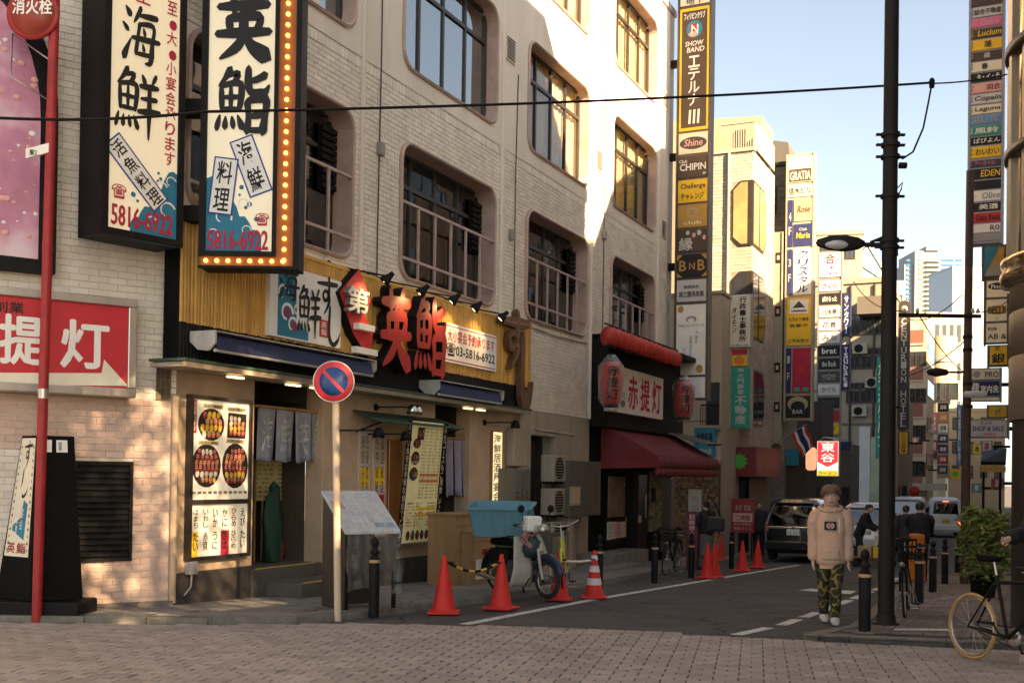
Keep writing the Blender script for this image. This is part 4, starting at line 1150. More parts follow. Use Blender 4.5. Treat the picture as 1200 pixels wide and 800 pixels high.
for i in range(16):
 for u0 in(.15,.84):
  q,r = .30+i*.042,.025
  m.add([(u0+1.2*r*math.cos(k*1.05),0,q+.42*r*math.sin(k*1.05))for k in range(6)],[tuple(range(6))],i%2)
warp(m,.010).build('dotted_border',[pal('tan'),pal('brown')],t)
m = MB();text(m,'寿司料理',.35,.42,.40,.60,0,0,.01,vert=True);text(m,'宴会',.5,.62,.42,.56,0,0,.02,vert=True);warp(m,.012).build('white_lettering',pal('white'),t)
for u0,u1 in((.10,.38),(.50,.80)):
 pts =[]
 for u,v_ in((u0,.90),(u1,.90),(u1,.975),(u0,.975)):
  p = lerp(lerp((*A,g0+.12),(*B_,g0+.12),u),lerp((*At,zt),(*Bt,zt),u),v_);pts.append((p[0]+.004,p[1]-.009,p[2]))
 mb = MB();mb.add(pts,[(0,1,2,3)]);st = mb.build('sticker',pal('white'),t)
 mb = MB();mb.add([tuple(Vector(lerp(lerp(pts[0],pts[1],a),lerp(pts[3],pts[2],a),b))+Vector((.001,-.003,0)))for a,b in((.2,.15),(.5,.15),(.5,.85),(.2,.85))],[(0,1,2,3)]);mb.build('sticker_print',pal('grey'),st)
# ================================================================== on and before the restaurant front
rg = random.Random(21)
MENU =('まぐろ','いくら','うに','たい','ひらめ','あじ','いわし','さば','えび','かに','いか','たこ','あなご','うなぎ','はまち','かつお','サーモン','ほたて','つぶ貝','赤貝')
PAL.update(dish=(.02,.014,.012),salmon=(.62,.20,.07),tuna=(.40,.035,.03),egg=(.72,.45,.06),rice=(.66,.60,.50),nori=(.015,.02,.015),paper=(.66,.61,.50),paleyellow=(.66,.58,.26))
SUSHI =['dish','salmon','tuna','egg','rice','nori']
def tray(mb,cx,cz,rx,rz,y,rows,cols,square=False):
 n = 18
 if square:mb.add([(cx-rx,y,cz-rz),(cx+rx*.9,y,cz-rz),(cx+rx,y,cz+rz),(cx-rx*.9,y,cz+rz)],[(0,1,2,3)],0)
 else:mb.add([(cx+rx*math.cos(6.283*i/n),y,cz+rz*math.sin(6.283*i/n))for i in range(n)],[tuple(range(n))],0)
 rows += 1;cols += 2;lay = 0
 for r in range(rows):
  z = cz+rz*.80*((r+.5)/rows*2-1)*.95
  half = rx*(.80 if square else .84*math.sqrt(max(.05,1-((z-cz)/rz)**2)))
  c = max(2,int(cols*half/rx+.5));k0 = rg.choice((1,1,2,2,4,3));tl = rg.uniform(-.5,.5)
  for q in range(c):
   x = cx-half+2*half*(q+.5)/c+rg.uniform(-.1,.1)*half/c;zz_ = z+rg.uniform(-.15,.15)*rz/rows
   w,h = half/c*1.0,rz/rows*rg.uniform(.75,1.0)
   k = k0 if rg.random()<.7 else rg.choice((1,2,3,4,5,1,2));lay += 1
   P_ =[(.0,1),(.75,.6),(.85,-.2),(.4,-1),(-.5,-.95),(-.85,-.2),(-.7,.65)]
   mb.add([(x+w*a+tl*h*b*.4,y-.002-.00006*lay,zz_+h*b)for a,b in P_],[tuple(range(7))],k)
   if k in(1,2):
    for e_ in(.45,-.1):mb.add([(x-w*.6+tl*h*e_*.4,y-.0023-.00006*lay,zz_+h*e_),(x+w*.6+tl*h*e_*.4,y-.0023-.00006*lay,zz_+h*(e_+.1)),(x+w*.6+tl*h*e_*.4,y-.0023-.00006*lay,zz_+h*(e_+.26)),(x-w*.6,y-.0023-.00006*lay,zz_+h*(e_+.12))],[(0,1,2,3)],4)
def columns(mb,x0,x1,z0,z1,y,n,per,mi=0,bold=.01):
 w =(x1-x0)/n
 for i in range(n):
  for k in range(per):
   h =(z1-z0)/per
   s = MENU[rg.randrange(len(MENU))]
   text(mb,s,x0+w*(i+.18),x0+w*(i+.82),z1-(k+.92)*h,z1-(k+.08)*h,y,mi,bold,vert=True)
def rows_(mb,x0,x1,z0,z1,y,n,mi=0,price=True):
 h =(z1-z0)/n
 for i in range(n):
  z = z1-i*h
  a = x0+(x1-x0)*rg.uniform(.45,.62)
  text(mb,MENU[rg.randrange(len(MENU))],x0,a,z-h*.82,z-h*.15,y,mi,.01)
  if price:text(mb,rg.choice(('480円','580円','300円','980円','680円')),x0+(x1-x0)*.7,x1,z-h*.8,z-h*.2,y,mi,.01)
y = -.06
s0,s1 = F(221,560,y)[0],F(293,560,y)[0]
z1 = F(255,465,y)[1];z0 = F(255,654,y)[1];zm = z0+(z1-z0)*.352
t = thing('poster_case','framed two-part poster case of sushi trays and menu strips on the tan wall','poster case',FM,((s0+s1)/2,-.03,z0))
mb = MB()
for a,b,c,d in((s0,s0+.045,z0,z1),(s1-.045,s1,z0,z1),(s0+.045,s1-.045,z1-.05,z1),(s0+.045,s1-.045,z0,z0+.045),(s0+.045,s1-.045,zm-.03,zm+.03)):mb.box(a,b,y-.03,0,c,d)
mb.build('frame',M_DKFRAME,t)
for nm,c,d in(('tray_poster',zm+.03,z1-.05),('menu_poster',z0+.045,zm-.03)):
 mb = MB();mb.quad((s0+.04,y,c),(s1-.04,y,c),(s1-.04,y,d),(s0+.04,y,d));o = mb.build(nm,mat('backlit_poster',(.66,.62,.55),.4,var=.04,emit=(1,.80,.52),es=.04),t)
 a,b = s0+.05,s1-.05;w_,h_ = b-a,d-c
 m = MB()
 if nm=='tray_poster':
  tray(m,a+.32*w_,c+.755*h_,.23*w_,.165*h_,y-.002,3,4);tray(m,a+.78*w_,c+.76*h_,.18*w_,.13*h_,y-.002,3,3,True)
  tray(m,a+.25*w_,c+.34*h_,.25*w_,.22*h_,y-.002,5,5);tray(m,a+.76*w_,c+.345*h_,.24*w_,.235*h_,y-.002,5,5)
  m.build('tray_print',[pal(k)for k in SUSHI],o)
  m = MB()
  for x,z in((.35,.94),(.78,.93),(.28,.57),(.76,.60)):
   m.quad((a+(x-.17)*w_,y-.003,c+(z-.02)*h_),(a+(x+.17)*w_,y-.003,c+(z-.02)*h_),(a+(x+.17)*w_,y-.003,c+(z+.02)*h_),(a+(x-.17)*w_,y-.003,c+(z+.02)*h_),1)
   text(m,rg.choice(('にぎり盛合せ','ちらし寿司')),a+(x-.14)*w_,a+(x+.14)*w_,c+(z-.014)*h_,c+(z+.014)*h_,y-.005,0,.01)
  m.quad((a,y-.003,c+.66*h_),(a+.07*w_,y-.003,c+.66*h_),(a+.07*w_,y-.003,d-.01),(a,y-.003,d-.01),2)
  text(m,'出前承ります',a+.01*w_,a+.06*w_,c+.68*h_,d-.02,y-.005,3,.01,vert=True)
  for i in range(11):text(m,rg.choice('鮪鯛鯵鰯鯖鱸鰹鮭'),a+(i+.1)/11*w_,a+(i+.85)/11*w_,c+.055*h_,c+.085*h_,y-.004,0,.01)
  m.build('lettering',[pal('black'),pal('tan'),pal('crimson'),pal('white')],o)
 else:
  for u,v_,k in((0,.12,1),(.52,.67,2)):m.quad((a+u*w_,y-.002,c),(a+v_*w_,y-.002,c),(a+v_*w_,y-.002,c+.48*h_),(a+u*w_,y-.002,c+.48*h_),k)
  for i in range(6):columns(m,a+(i+.1)/6*w_,a+(i+.9)/6*w_,c+.04,d-.03,y-.004,1,2,0,.02)
  m.build('lettering',[pal('black'),pal('yellow'),pal('crimson')],o)
mb = MB();s,z = F(224,663,-.05);mb.bbox(s-.07,s+.07,-.10,0,z-.10,z+.06,.01);mb.tube([(s,-.06,z-.1),(s-.02,-.07,z-.25),(s-.12,-.05,z-.35)],.012,6)
mb.build('outlet_box',pal('grey'),BLD)
def noren(s0,s1,z0,z1,y,n,m,mp,lab,chars,seed):
 t = thing('noren_curtain',lab,'curtain',FM,((s0+s1)/2,y,z0))
 mb = MB();mb.tube([(s0-.08,y,z1+.02),(s1+.10,y,z1+.02)],.022,8);mb.build('rod',M_WOOD,t)
 g = random.Random(seed)
 for i in range(n):
  a,b = s0+(s1-s0)*i/n+.012,s0+(s1-s0)*(i+1)/n-.012
  ph,am = g.uniform(0,6),g.uniform(.02,.045)
  def fn(u,v,off=0.0):
   e =(1-v)
   return(a+(b-a)*(u*(1-.10*e)+.05*e),y+am*math.sin(u*6.5+ph)*(.25+e)-off,z0+(z1-z0)*v+.015*math.sin(5*u+ph)*e)
  mb = MB();mb.grid(fn,10,8);o = mb.build('cloth_panel',m,t,solid=.004)
  if chars:
   m2 = MB();brush(m2,chars[i],.16,.84,.16,.84,0,0,.9)
   m2.v =[fn(p[0],p[2],.012)for p in m2.v];m2.build('cloth_print',mp,o)
 return t
M_NOREN = mat('grey_blue_noren',(.26,.265,.32),.85,var=.2,scale=3,bump=.15,bscale=200)
M_NORENP = mat('faded_white_print',(.46,.46,.47),.85,var=.25,scale=8)
noren(F(302,500,.10)[0],F(384,500,.10)[0],F(340,541,.10)[1],F(340,481,.10)[1],.10,4,M_NOREN,M_NORENP,'grey noren curtain with white brush print in the near doorway',('海','鮮','英','鮨'),3)
M_NOREN2 = mat('purple_grey_noren',(.24,.22,.30),.85,var=.3,scale=3)
noren(F(521,540,.12)[0],F(549,540,.12)[0],F(535,581,.12)[1],F(535,515,.12)[1],.12,3,M_NOREN2,None,'plain faded purple noren curtain in the far doorway',None,5)
y = .72
s0,s1 = F(298,560,y)[0],F(336,560,y)[0];z0,z1 = F(316,586,y)[1],F(316,540,y)[1]
t = thing('menu_sheet','yellowed menu sheet hanging behind the grey noren curtain','menu',FM,((s0+s1)/2,y,z0))
mb = MB();mb.grid(lambda u,v:(s0+(s1-s0)*u,y+.01*math.sin(4*u),z0+(z1-z0)*v),6,2);mb.build('sheet',pal('paleyellow'),t)
mb = MB();rows_(mb,s0+.03,s1-.03,z0+.03,z1-.03,y-.02,8);mb.build('lettering',pal('brown'),t)
mb = MB();mb.tube([(s0,y,z1+.01),(s1+.1,y,z1+.01)],.012,6);mb.tube([(s0+.02,y,z1),(s0+.02,y,.3)],.02,6);mb.tube([(s0+.22,y+.02,z0),(s0+.22,y+.02,.3)],.02,6);mb.build('rack_bars',M_WOOD,t)
t = thing('folded_flags','dark green cloth bundle leaning inside the near doorway','cloth bundle',FM,(F(322,620,.5)[0],.5,.31))
s = F(322,620,.5)[0]
for k,(dx,hh,m_)in enumerate(((-.12,1.0,'green'),(.02,1.15,'green'),(.14,.95,'green'),(.20,.6,'crimson'))):
 mb = MB()
 m_ = mat('dark_green_cloth',(.008,.045,.026),.8,var=.4,scale=5)if m_=='green' else mat('dull_red_cloth',(.16,.02,.03),.8,var=.4)
 mb.lathe([(.02,hh),(.07,hh*.93),(.10,hh*.6),(.13,hh*.3),(.12,0)],(s+dx,.5+.05*k,.32),12,sx=1,sy=.7)
 for i,p in enumerate(mb.v):q_ = math.atan2(p[1]-.5,p[0]-s-dx);f_ = 1+.28*math.sin(3*q_+4*p[2]+k)+.18*math.sin(7*q_-6*p[2]);mb.v[i] =(s+dx+(p[0]-s-dx)*f_+.05*math.sin(5*p[2]+2*k),.5+.05*k+(p[1]-.5-.05*k)*f_,p[2])
 mb.build('cloth',m_,t)
t = thing('small_canopy','small green lean-to canopy over the wall menus','canopy',FM,(4.6,-.2,2.3))
a,b = F(416,480,-.05),F(517,494,-.05)
z =(a[1]+b[1])/2
mb = MB();mb.hexa([(a[0],-.50,z-.16),(b[0],-.50,z-.16),(b[0],-.02,z+.0),(a[0],-.02,z+.0),(a[0],-.50,z-.14),(b[0],-.50,z-.14),(b[0],-.02,z+.025),(a[0],-.02,z+.025)]);mb.build('roof_sheet',mat('green_sheet',(.03,.075,.05),.5,var=.25,dirt=.3),t)
for x in(a[0]+.1,b[0]-.1):
 mb = MB();mb.tube([(x,-.01,z-.30),(x,-.46,z-.16)],.014,6);mb.build('strut',M_BLACK,t)
y = -.03
for k,(p0,p1,q0,q1,lab)in enumerate(((421,434,505,602,'narrow wall menu strip nearest the near doorway'),(437,452,506,600,'narrow wall menu strip next to the hanging menu'))):
 s0,s1 = F(p0,550,y)[0],F(p1,550,y)[0];z1,z0 = F(430,q0,y)[1],F(430,q1,y)[1]
 t = thing('menu_board',lab,'menu',FM,((s0+s1)/2,y,z0),'menu strips on the wall')
 mb = MB();mb.box(s0,s1,y,-.001,z0,z1);mb.build('board',mat('pinkish_menu_paper',(.50,.40,.34),.6,var=.15,scale=6),t)
 mb = MB();h = z1-z0
 for u,v_,m_ in((.34,.56,1),(.05,.22,2),(.66,.9,3)):mb.quad((s0+.03,y-.002,z0+u*h),(s1-.03,y-.002,z0+u*h),(s1-.03,y-.002,z0+v_*h),(s0+.03,y-.002,z0+v_*h),m_)
 columns(mb,s0+.04,s1-.04,z0+.05,z1-.05,y-.004,2,5,0,.015);mb.build('menu_print',[pal('black'),pal('yellow'),pal('red'),pal('tan')],t)
ct =[F(467,633,-.14),F(512,636,-.14),F(524,497,-.42),F(481,492,-.42)]
zb =(ct[0][1]+ct[1][1])/2;ztp =(ct[2][1]+ct[3][1])/2
def HM(u,v,off=0.0):
 sa = ct[0][0]+(ct[1][0]-ct[0][0])*u;sb = ct[3][0]+(ct[2][0]-ct[3][0])*u
 return(sa+(sb-sa)*v,-.14-.28*v-off,zb+(ztp-zb)*v)
t = thing('hanging_menu','large tilted yellowish menu panel with black edge strips hanging under the eave','menu',FM,HM(.5,0))
mb = MB();mb.hexa([HM(0,0),HM(1,0),HM(1,0,-.03),HM(0,0,-.03),HM(0,1),HM(1,1),HM(1,1,-.03),HM(0,1,-.03)]);mb.build('panel',mat('lit_menu_sheet',(.62,.55,.30),.5,var=.1,scale=3,emit=(1,.82,.38),es=.012),t)
def hm(m,off):m.v =[HM(p[0],p[2],off)for p in m.v];return m
m = MB()
for u0,u1 in((-.06,.06),(.90,1.03)):m.add([(u0,0,0),(u1,0,0),(u1,0,1),(u0,0,1)],[(0,1,2,3)])
hm(m,.004).build('edge_strips',M_BLACKM,t)
m = MB()
text(m,'新鮮な魚をお手頃な値段でどうぞ',-.04,.04,.02,.98,0,0,.02,vert=True);text(m,'宴会コースもご用意しております',.925,1.005,.02,.98,0,0,.02,vert=True);hm(m,.007).build('edge_lettering',pal('cream'),t)
m = MB();rows_(m,.36,.62,.36,.96,0,22,0);rows_(m,.66,.88,.36,.96,0,22,0);rows_(m,.10,.86,.13,.34,0,8,0)
for z_ in(.55,.50,.27,.22):m.add([(.36,.001,z_),(.86,.001,z_),(.86,.001,z_+.025),(.36,.001,z_+.025)],[(0,1,2,3)],1 if z_<.3 else 2)
hm(m,.006).build('menu_lettering',[pal('brown'),pal('yellow'),pal('salmon')],t)
m = MB()
tray(m,.21,.70,.11,.055,0,3,3);tray(m,.20,.57,.11,.055,0,3,3);tray(m,.30,.90,.09,.05,0,3,3,True);tray(m,.22,.82,.10,.04,0,3,3)
for i in range(6):tray(m,.2+i*.12,.06,.05,.04,0,2,2)
hm(m,.008).build('dish_print',[pal(k)for k in SUSHI],t)
mb = MB();mb.hexa([HM(-.06,-.025,.01),HM(1.03,-.025,.01),HM(1.03,-.025,-.05),HM(-.06,-.025,-.05),HM(-.06,-.002,.01),HM(1.03,-.002,.01),HM(1.03,-.002,-.05),HM(-.06,-.002,-.05)]);mb.build('bottom_rail',M_STEEL,t)
mb = MB();a,b = F(455,520,-.02)[0],F(470,520,-.02)[0];mb.bbox(a,b,-.05,-.001,.35,2.15,.01);mb.build('copper_panel',mat('dull_copper',(.30,.14,.07),.35,.7,var=.25,streak=True),BLD)
y = -.05
s0,s1 = F(577,545,y)[0],F(588,545,y)[0];z1,z0 = F(582,506,y)[1],F(582,590,y)[1]
t = thing('lit_strip_sign','tall lit white strip sign with black writing beyond the far doorway','sign',FM,((s0+s1)/2,y,z0))
mb = MB();mb.box(s0,s1,y,-.001,z0,z1);mb.build('light_box',mat('lit_white_face',(.8,.72,.55),.5,var=.03,emit=(1,.78,.45),es=.14),t)
mb = MB();text(mb,'海鮮居酒屋宴会',s0+.05,s1-.05,z0+.05,z1-.04,y-.004,0,.02,vert=True);mb.build('lettering',pal('black'),t)
mb = MB()
for a,b,c,d in((s0-.02,s0,z0,z1),(s1,s1+.02,z0,z1),(s0-.02,s1+.02,z1,z1+.02),(s0-.02,s1+.02,z0-.02,z0)):mb.box(a,b,y-.012,-.001,c,d)
mb.build('frame',M_WOOD,t)
FK = Frame(-1.93,12.95,.825,.565)
gz0 = gz(13.2)+E_PAV
t = thing('menu_stand','slanted menu stand wrapped in clear plastic behind the no-parking pole','menu stand',FK,(.35,.3,gz0))
w_,d_,h0,h1 = .69,.62,.92,1.38
mb = MB()
mb.add([(0,0,gz0),(0,d_,gz0),(0,d_,h1-.05),(0,0,h0-.05)],[(3,2,1,0)]);mb.add([(.02,0,gz0),(.02,d_,gz0),(.02,d_,h1-.05),(.02,0,h0-.05)],[(0,1,2,3)])
mb.box(0,w_,d_-.02,d_,gz0,h1-.06);mb.box(.02,w_-.02,0,.02,gz0+.45,h0-.06)
mb.build('cabinet',mat('dark_cabinet',(.035,.028,.022),.5,var=.2,dirt=.2),t)
for x in(.03,w_-.03):
 mb = MB();mb.box(x-.02,x+.02,.005,.045,gz0,h0-.05);mb.build('leg',M_BLACK,t)
def TK(u,v,off=0.0):return(-.02+(w_+.04)*u,-.03+(d_+.05)*v,h0+(h1-h0)*v+off)
mb = MB();mb.hexa([TK(0,0,-.03),TK(1,0,-.03),TK(1,1,-.03),TK(0,1,-.03),TK(0,0),TK(1,0),TK(1,1),TK(0,1)]);mb.build('menu_top',mat('pale_menu_print',(.48,.50,.50),.5,var=.2,scale=9),t)
m = MB()
for i in range(4):
 for j in range(3):
  rows_(m,.05+i*.24,.24+i*.24,.05+j*.32,.33+j*.32,0,5,0)
m.add([(.05,.001,.55),(.25,.001,.55),(.25,.001,.75),(.05,.001,.75)],[(0,1,2,3)],1);m.add([(.6,.001,.1),(.95,.001,.1),(.95,.001,.2),(.6,.001,.2)],[(0,1,2,3)],2)
m.v =[TK(p[0],p[2],.006-p[1])for p in m.v];m.build('menu_print',[pal('grey'),pal('salmon'),pal('teal')],t)
mp = bpy.data.materials.new('clear_plastic_sheet');mp.use_nodes = True;N = mp.node_tree.nodes;N.clear();Lk = mp.node_tree.links
o_ = N.new('ShaderNodeOutputMaterial');mx = N.new('ShaderNodeMixShader');tr = N.new('ShaderNodeBsdfTransparent');g = N.new('ShaderNodeBsdfGlossy');g.inputs['Roughness'].default_value = .18
df = N.new('ShaderNodeBsdfDiffuse');df.inputs[0].default_value =(.7,.7,.68,1);m2x = N.new('ShaderNodeMixShader');m2x.inputs[0].default_value = .45
lw = N.new('ShaderNodeLayerWeight');lw.inputs[0].default_value = .45;mr = N.new('ShaderNodeMapRange');mr.inputs['To Min'].default_value = .05;mr.inputs['To Max'].default_value = .6
nz = N.new('ShaderNodeTexNoise');nz.inputs['Scale'].default_value = 7;nz.inputs['Detail'].default_value = 4;bp = N.new('ShaderNodeBump');bp.inputs['Strength'].default_value = .9;bp.inputs['Distance'].default_value = .05
tc = N.new('ShaderNodeTexCoord');Lk.new(tc.outputs['Object'],nz.inputs['Vector']);Lk.new(nz.outputs['Fac'],bp.inputs['Height']);Lk.new(bp.outputs[0],g.inputs['Normal'])
Lk.new(lw.outputs['Facing'],mr.inputs['Value']);Lk.new(mr.outputs[0],mx.inputs[0]);Lk.new(tr.outputs[0],mx.inputs[1]);Lk.new(g.outputs[0],m2x.inputs[1]);Lk.new(df.outputs[0],m2x.inputs[2]);Lk.new(m2x.outputs[0],mx.inputs[2]);Lk.new(mx.outputs[0],o_.inputs['Surface'])
M_PLASTIC = mp
mb = MB()
def cover(u,v):
 if v>.4:
  k =(v-.4)/.6;p = TK(u,k,.012+.006*math.sin(23*u+9*v))
 else:
  k = v/.4;p = TK(u,0,0);p =(p[0]+.02*math.sin(9*k+4*u),p[1]-.02-.05*(1-k)+.02*math.sin(17*u),gz0+.22+.05*math.sin(6*u)+(h0+.01-gz0-.22)*k)
 return p
mb.grid(cover,24,24);mb.build('plastic_cover',M_PLASTIC,t)
mb = MB();mb.grid(lambda u,v:(w_+.03+.02*math.sin(8*v+5*u),d_*u,gz0+.3+(h0+(h1-h0)*u-gz0-.3)*v),12,10);mb.build('plastic_side',M_PLASTIC,t)
b = gp(396,719);c = at(391,447,b.y-.06);top = at(393,428,b.y)
t = thing('no_parking_sign','round blue and red no-parking sign on a cream pole at the kerb','road sign',WORLD,tuple(b))
mb = MB();mb.tube([b-Vector((0,0,.1)),top],.040,14);mb.build('pole',mat('cream_pole_paint',(.56,.44,.31),.4,var=.1,scale=3,dirt=.3,streak=True,dirtc=(.25,.16,.09)),t)
mb = MB();r = .228;mb.lathe([(.001,-.004),(r*.97,-.004),(r,.0),(r,.008),(.001,.010)],c,40,axis='y');mb.build('red_disc',mat('sign_red',(.48,.02,.03),.35,var=.08),t)
mb = MB();mb.lathe([(.001,-.008),(r*.70,-.008),(r*.70,-.005)],c,40,axis='y');mb.build('blue_field',mat('sign_blue',(.012,.055,.18),.35,var=.1),t)
mb = MB();q = R(-45);e,n_ = Vector((math.cos(q),0,math.sin(q))),Vector((-math.sin(q),0,math.cos(q)))
mb.add([tuple(c+e*a+n_*b_+Vector((0,-.011,0)))for a,b_ in((-r*.72,-r*.085),(r*.72,-r*.085),(r*.72,r*.085),(-r*.72,r*.085))],[(0,1,2,3)]);mb.build('red_bar',MATS['sign_red'],t)
mb = MB();mb.tube([(c.x+r*math.cos(i*.157),c.y+.002,c.z+r*math.sin(i*.157))for i in range(40)],.006,6,closed=True);mb.build('rim',pal('white'),t)
for dz in(-.07,.07):
 mb = MB();mb.box(c.x-.05,c.x+.05,c.y+.011,c.y+.05,c.z+dz-.015,c.z+dz+.015);mb.build('clamp',M_STEEL,t)
def bollard(loc,h,lab,group):
 t = thing('bollard',lab,'bollard',WORLD,tuple(loc),group)
 x,y,z = loc
 mb = MB();mb.lathe([(.062,-.06),(.062,h*.70),(.055,h*.72),(.045,h*.73)],(x,y,z),16);mb.build('post',M_BLACK,t)
 mb = MB();mb.lathe([(.064,h*.655),(.066,h*.66),(.066,h*.69),(.064,h*.695)],(x,y,z),16);mb.build('reflective_band',mat('bollard_band',(.42,.26,.12),.35,var=.15),t)
 mb = MB();mb.lathe([(.045,h*.73),(.036,h*.76),(.058,h*.79),(.058,h*.81),(.034,h*.84),(.030,h*.88),(.048,h*.91),(.05,h*.93),(.036,h*.97),(.02,h*.99),(.001,h)],(x,y,z),16);mb.build('finial',M_BLACK,t)
 return t
BG = 'bollards along the kerb'
BOLLARD = bollard(gp(438,716),.86,'black bollard beside the plastic-covered menu stand',BG)
for(px,py,lab)in((702,690,'black bollard behind the striped traffic cone'),(767,679,'black bollard before the dark bicycle by the red awning'),(810,673,'black bollard under the dark red poster pillar'),(857,663,'black bollard between the cone pair and the single cone')):
 o = repeat(BOLLARD,gp(px,py),None,lab,BG)
M_CONE = mat('cone_orange_red',(.60,.022,.014),.45,var=.12,scale=5,dirt=.5,dirtc=(.30,.02,.014),spec=.4)
M_CONEW = mat('cone_white_band',(.62,.58,.54),.45,var=.1,dirt=.3)
def cone(name,loc,lab,group,m=None,bands=False):
 x,y,z = loc
 t = thing(name,lab,'traffic cone',WORLD,tuple(loc),group)
 h = .70
 R_ = lambda v:.145+(.024-.145)*v
 mb = MB();mb.bbox(x-.19,x+.19,y-.19,y+.19,z,z+.03,.012);mb.build('base',m or M_CONE,t)
 mb = MB();mb.lathe([(.165,.03),(.15,.045),(R_(.05),.06),(R_(.5),h*.5),(R_(1),h*.985),(.018,h),(.012,h),(.012,h-.03)],loc,20);mb.build('cone_body',m or M_CONE,t)
 if bands:
  for v0,v1 in((.28,.42),(.55,.68),(.80,.90)):
   mb = MB();mb.lathe([(R_(v0)+.0045,h*v0),(R_(v1)+.0045,h*v1)],loc,20);mb.build('white_band',M_CONEW,t)
 return t
CG = 'traffic cones along the kerb'
c0 = cone('traffic_cone',gnd(520,718),'plain red cone holding the near end of the yellow and black bar',CG)
for px,py,lab in((587,713,'plain red cone before the blue tub of the scooter'),(655,702.5,'plain red cone half hidden by the scooter front wheel'),(829,677,'plain red cone before the woman with the black bag, nearer one of a close pair'),(837,676,'plain red cone touching its pair before the woman with the black bag'),(870,668.5,'plain red cone standing alone near the yellow downpipe'),(888,665,'plain red cone beside the rear corner of the black minivan'),(843,622,'small far red cone by the mosaic column')):
 repeat(c0,gnd(px,py)if py>630 else gp(844,655),random.uniform(-.5,.5),lab,CG)
c1 = cone('traffic_cone',gnd(696,700),'red and white striped cone at the end of the white bar',CG,None,True)
c2 = cone('traffic_cone',gp(816,659),'green and white striped cone behind the dark red poster pillar',CG,mat('cone_green',(.03,.22,.17),.45,var=.1),True)
def cone_bar(p,q,sag,lab,stripes):
 t = thing('cone_bar',lab,'barrier bar',WORLD,tuple((p+q)/2))
 pts =[p+(q-p)*(i/16)-Vector((0,0,sag*math.sin(math.pi*i/16)))for i in range(17)]
 for k in(0,1):
  if not stripes and k:continue
  mb = MB()
  for i in range(16):
   if stripes and(i//2)%2!=k:continue
   mb.tube([pts[i],pts[i+1]],.018,8)
  mb.build('bar_stripe' if stripes else 'bar',M_BLACK if k==0 and stripes else mat('bar_yellow',(.62,.42,.04),.45,var=.1)if stripes else pal('cream'),t,kind='stuff' if stripes else None)
 for e in(p,q):
  mb = MB();mb.tube([e+Vector((.05*math.cos(i*.524),.05*math.sin(i*.524),.012))for i in range(12)],.010,6,closed=True);mb.build('end_ring',M_BLACK,t)
g1,g2,g3,g4 = gnd(520,718),gnd(587,713),gnd(655,702.5),gnd(696,700)
cone_bar(g1+Vector((.06,.03,.60)),g2+Vector((-.05,-.02,.58)),.10,'yellow and black striped bar sagging between two plain cones',True)
cone_bar(g3+Vector((.05,.03,.56)),g4+Vector((-.04,-.03,.56)),.02,'pale bar between the striped cone and the scooter wheel',False)
for(p0,p1,q0,q1,yy,dd,lab)in((533,556,602,664,-.95,.5,'tall plywood crate standing by the far doorway'),(553,577,622,668,-1.15,.45,'low plywood crate before the tall crate behind the cones')):
 s0,s1 = F(p0,640,yy)[0],F(p1,640,yy)[0];z1 = F((p0+p1)/2,q0,yy)[1]
 p = FM.w((s0+s1)/2,yy,0);zb = gz(p.y)+E_PAV
 t = thing('wooden_crate',lab,'crate',FM,((s0+s1)/2,yy+dd/2,zb),'plywood crates by the doorway')
 for nm,b6 in(('front_panel',(s0,s1,yy,yy+.02,zb+.01,z1-.02)),('side_panel',(s0,s0+.02,yy+.021,yy+dd,zb+.01,z1-.02)),('side_panel',(s1-.02,s1,yy+.021,yy+dd,zb+.01,z1-.02)),('top',(s0-.03,s1+.03,yy-.03,yy+dd+.02,z1-.019,z1+.015)),('base',(s0-.01,s1+.01,yy-.01,yy+dd,zb,zb+.009))):
  mb = MB();mb.bbox(*b6,.003);mb.build(nm,M_WOOD,t)
 for zz_ in(.12,.5,.86):
  mb = MB();h = z1-zb;mb.box(s0+.01,s1-.01,yy-.014,yy-.001,zb+h*zz_-.025,zb+h*zz_+.025);mb.build('batten',M_WOOD,t)
 if p0>540:
  mb = MB();mb.box(s0+.12,s1-.12,yy-.018,yy-.0145,zb+.1,zb+.42);lb = mb.build('paper_label',pal('paper'),t)
  mb = MB();columns(mb,s0+.16,s1-.16,zb+.12,zb+.40,yy-.020,3,2);mb.build('lettering',pal('grey'),lb)
def cab(s0,s1,y0,z0,z1,m,nm,lab,cat,vent=0,group=None):
 t = thing(nm,lab,cat,FM,((s0+s1)/2,y0/2,z0),group)
 mb = MB();mb.bbox(s0,s1,y0,-.01,z0,z1,.012);mb.build('housing',m,t)
 return t
s0,s1 = F(603,560,-.4)[0],F(622,560,-.4)[0]
t = cab(s0,s1,-.40,gz(22)+.06,F(612,549,-.4)[1],M_GREENBOX,'utility_cabinet','grey metal cabinet beside the dark steel door','cabinet')
mb = MB();x =(s0+s1)/2;mb.box(x-.006,x+.006,-.404,-.395,-.3,F(612,551,-.4)[1]-.05);mb.build('door_gap',M_BLACK,t)
for k in range(5):
 for dx in(-.22,.22):
  mb = MB();mb.box(x+dx-.05,x+dx+.05,-.406,-.399,.9+k*.09,.92+k*.09);mb.build('vent_slot',M_BLACK,t)
t = cab(F(603,520,-.2)[0],F(621,520,-.2)[0],-.18,F(612,546,-.18)[1],F(612,502,-.18)[1],M_CREAMMET,'meter_cabinet','cream meter cabinet above the grey metal cabinet','cabinet')
mb = MB();mb.tube([(s1+.1,-.1,-.5),(s1+.1,-.1,2.9)],.05,8);mb.build('pipe',M_CREAMMET,BLD)
mb = MB();mb.tube([(9.5,-.5,2.55),(9.9,-.42,2.52),(12.0,-.35,2.5)],.03,6);mb.build('conduit',M_CREAMMET,BLD)
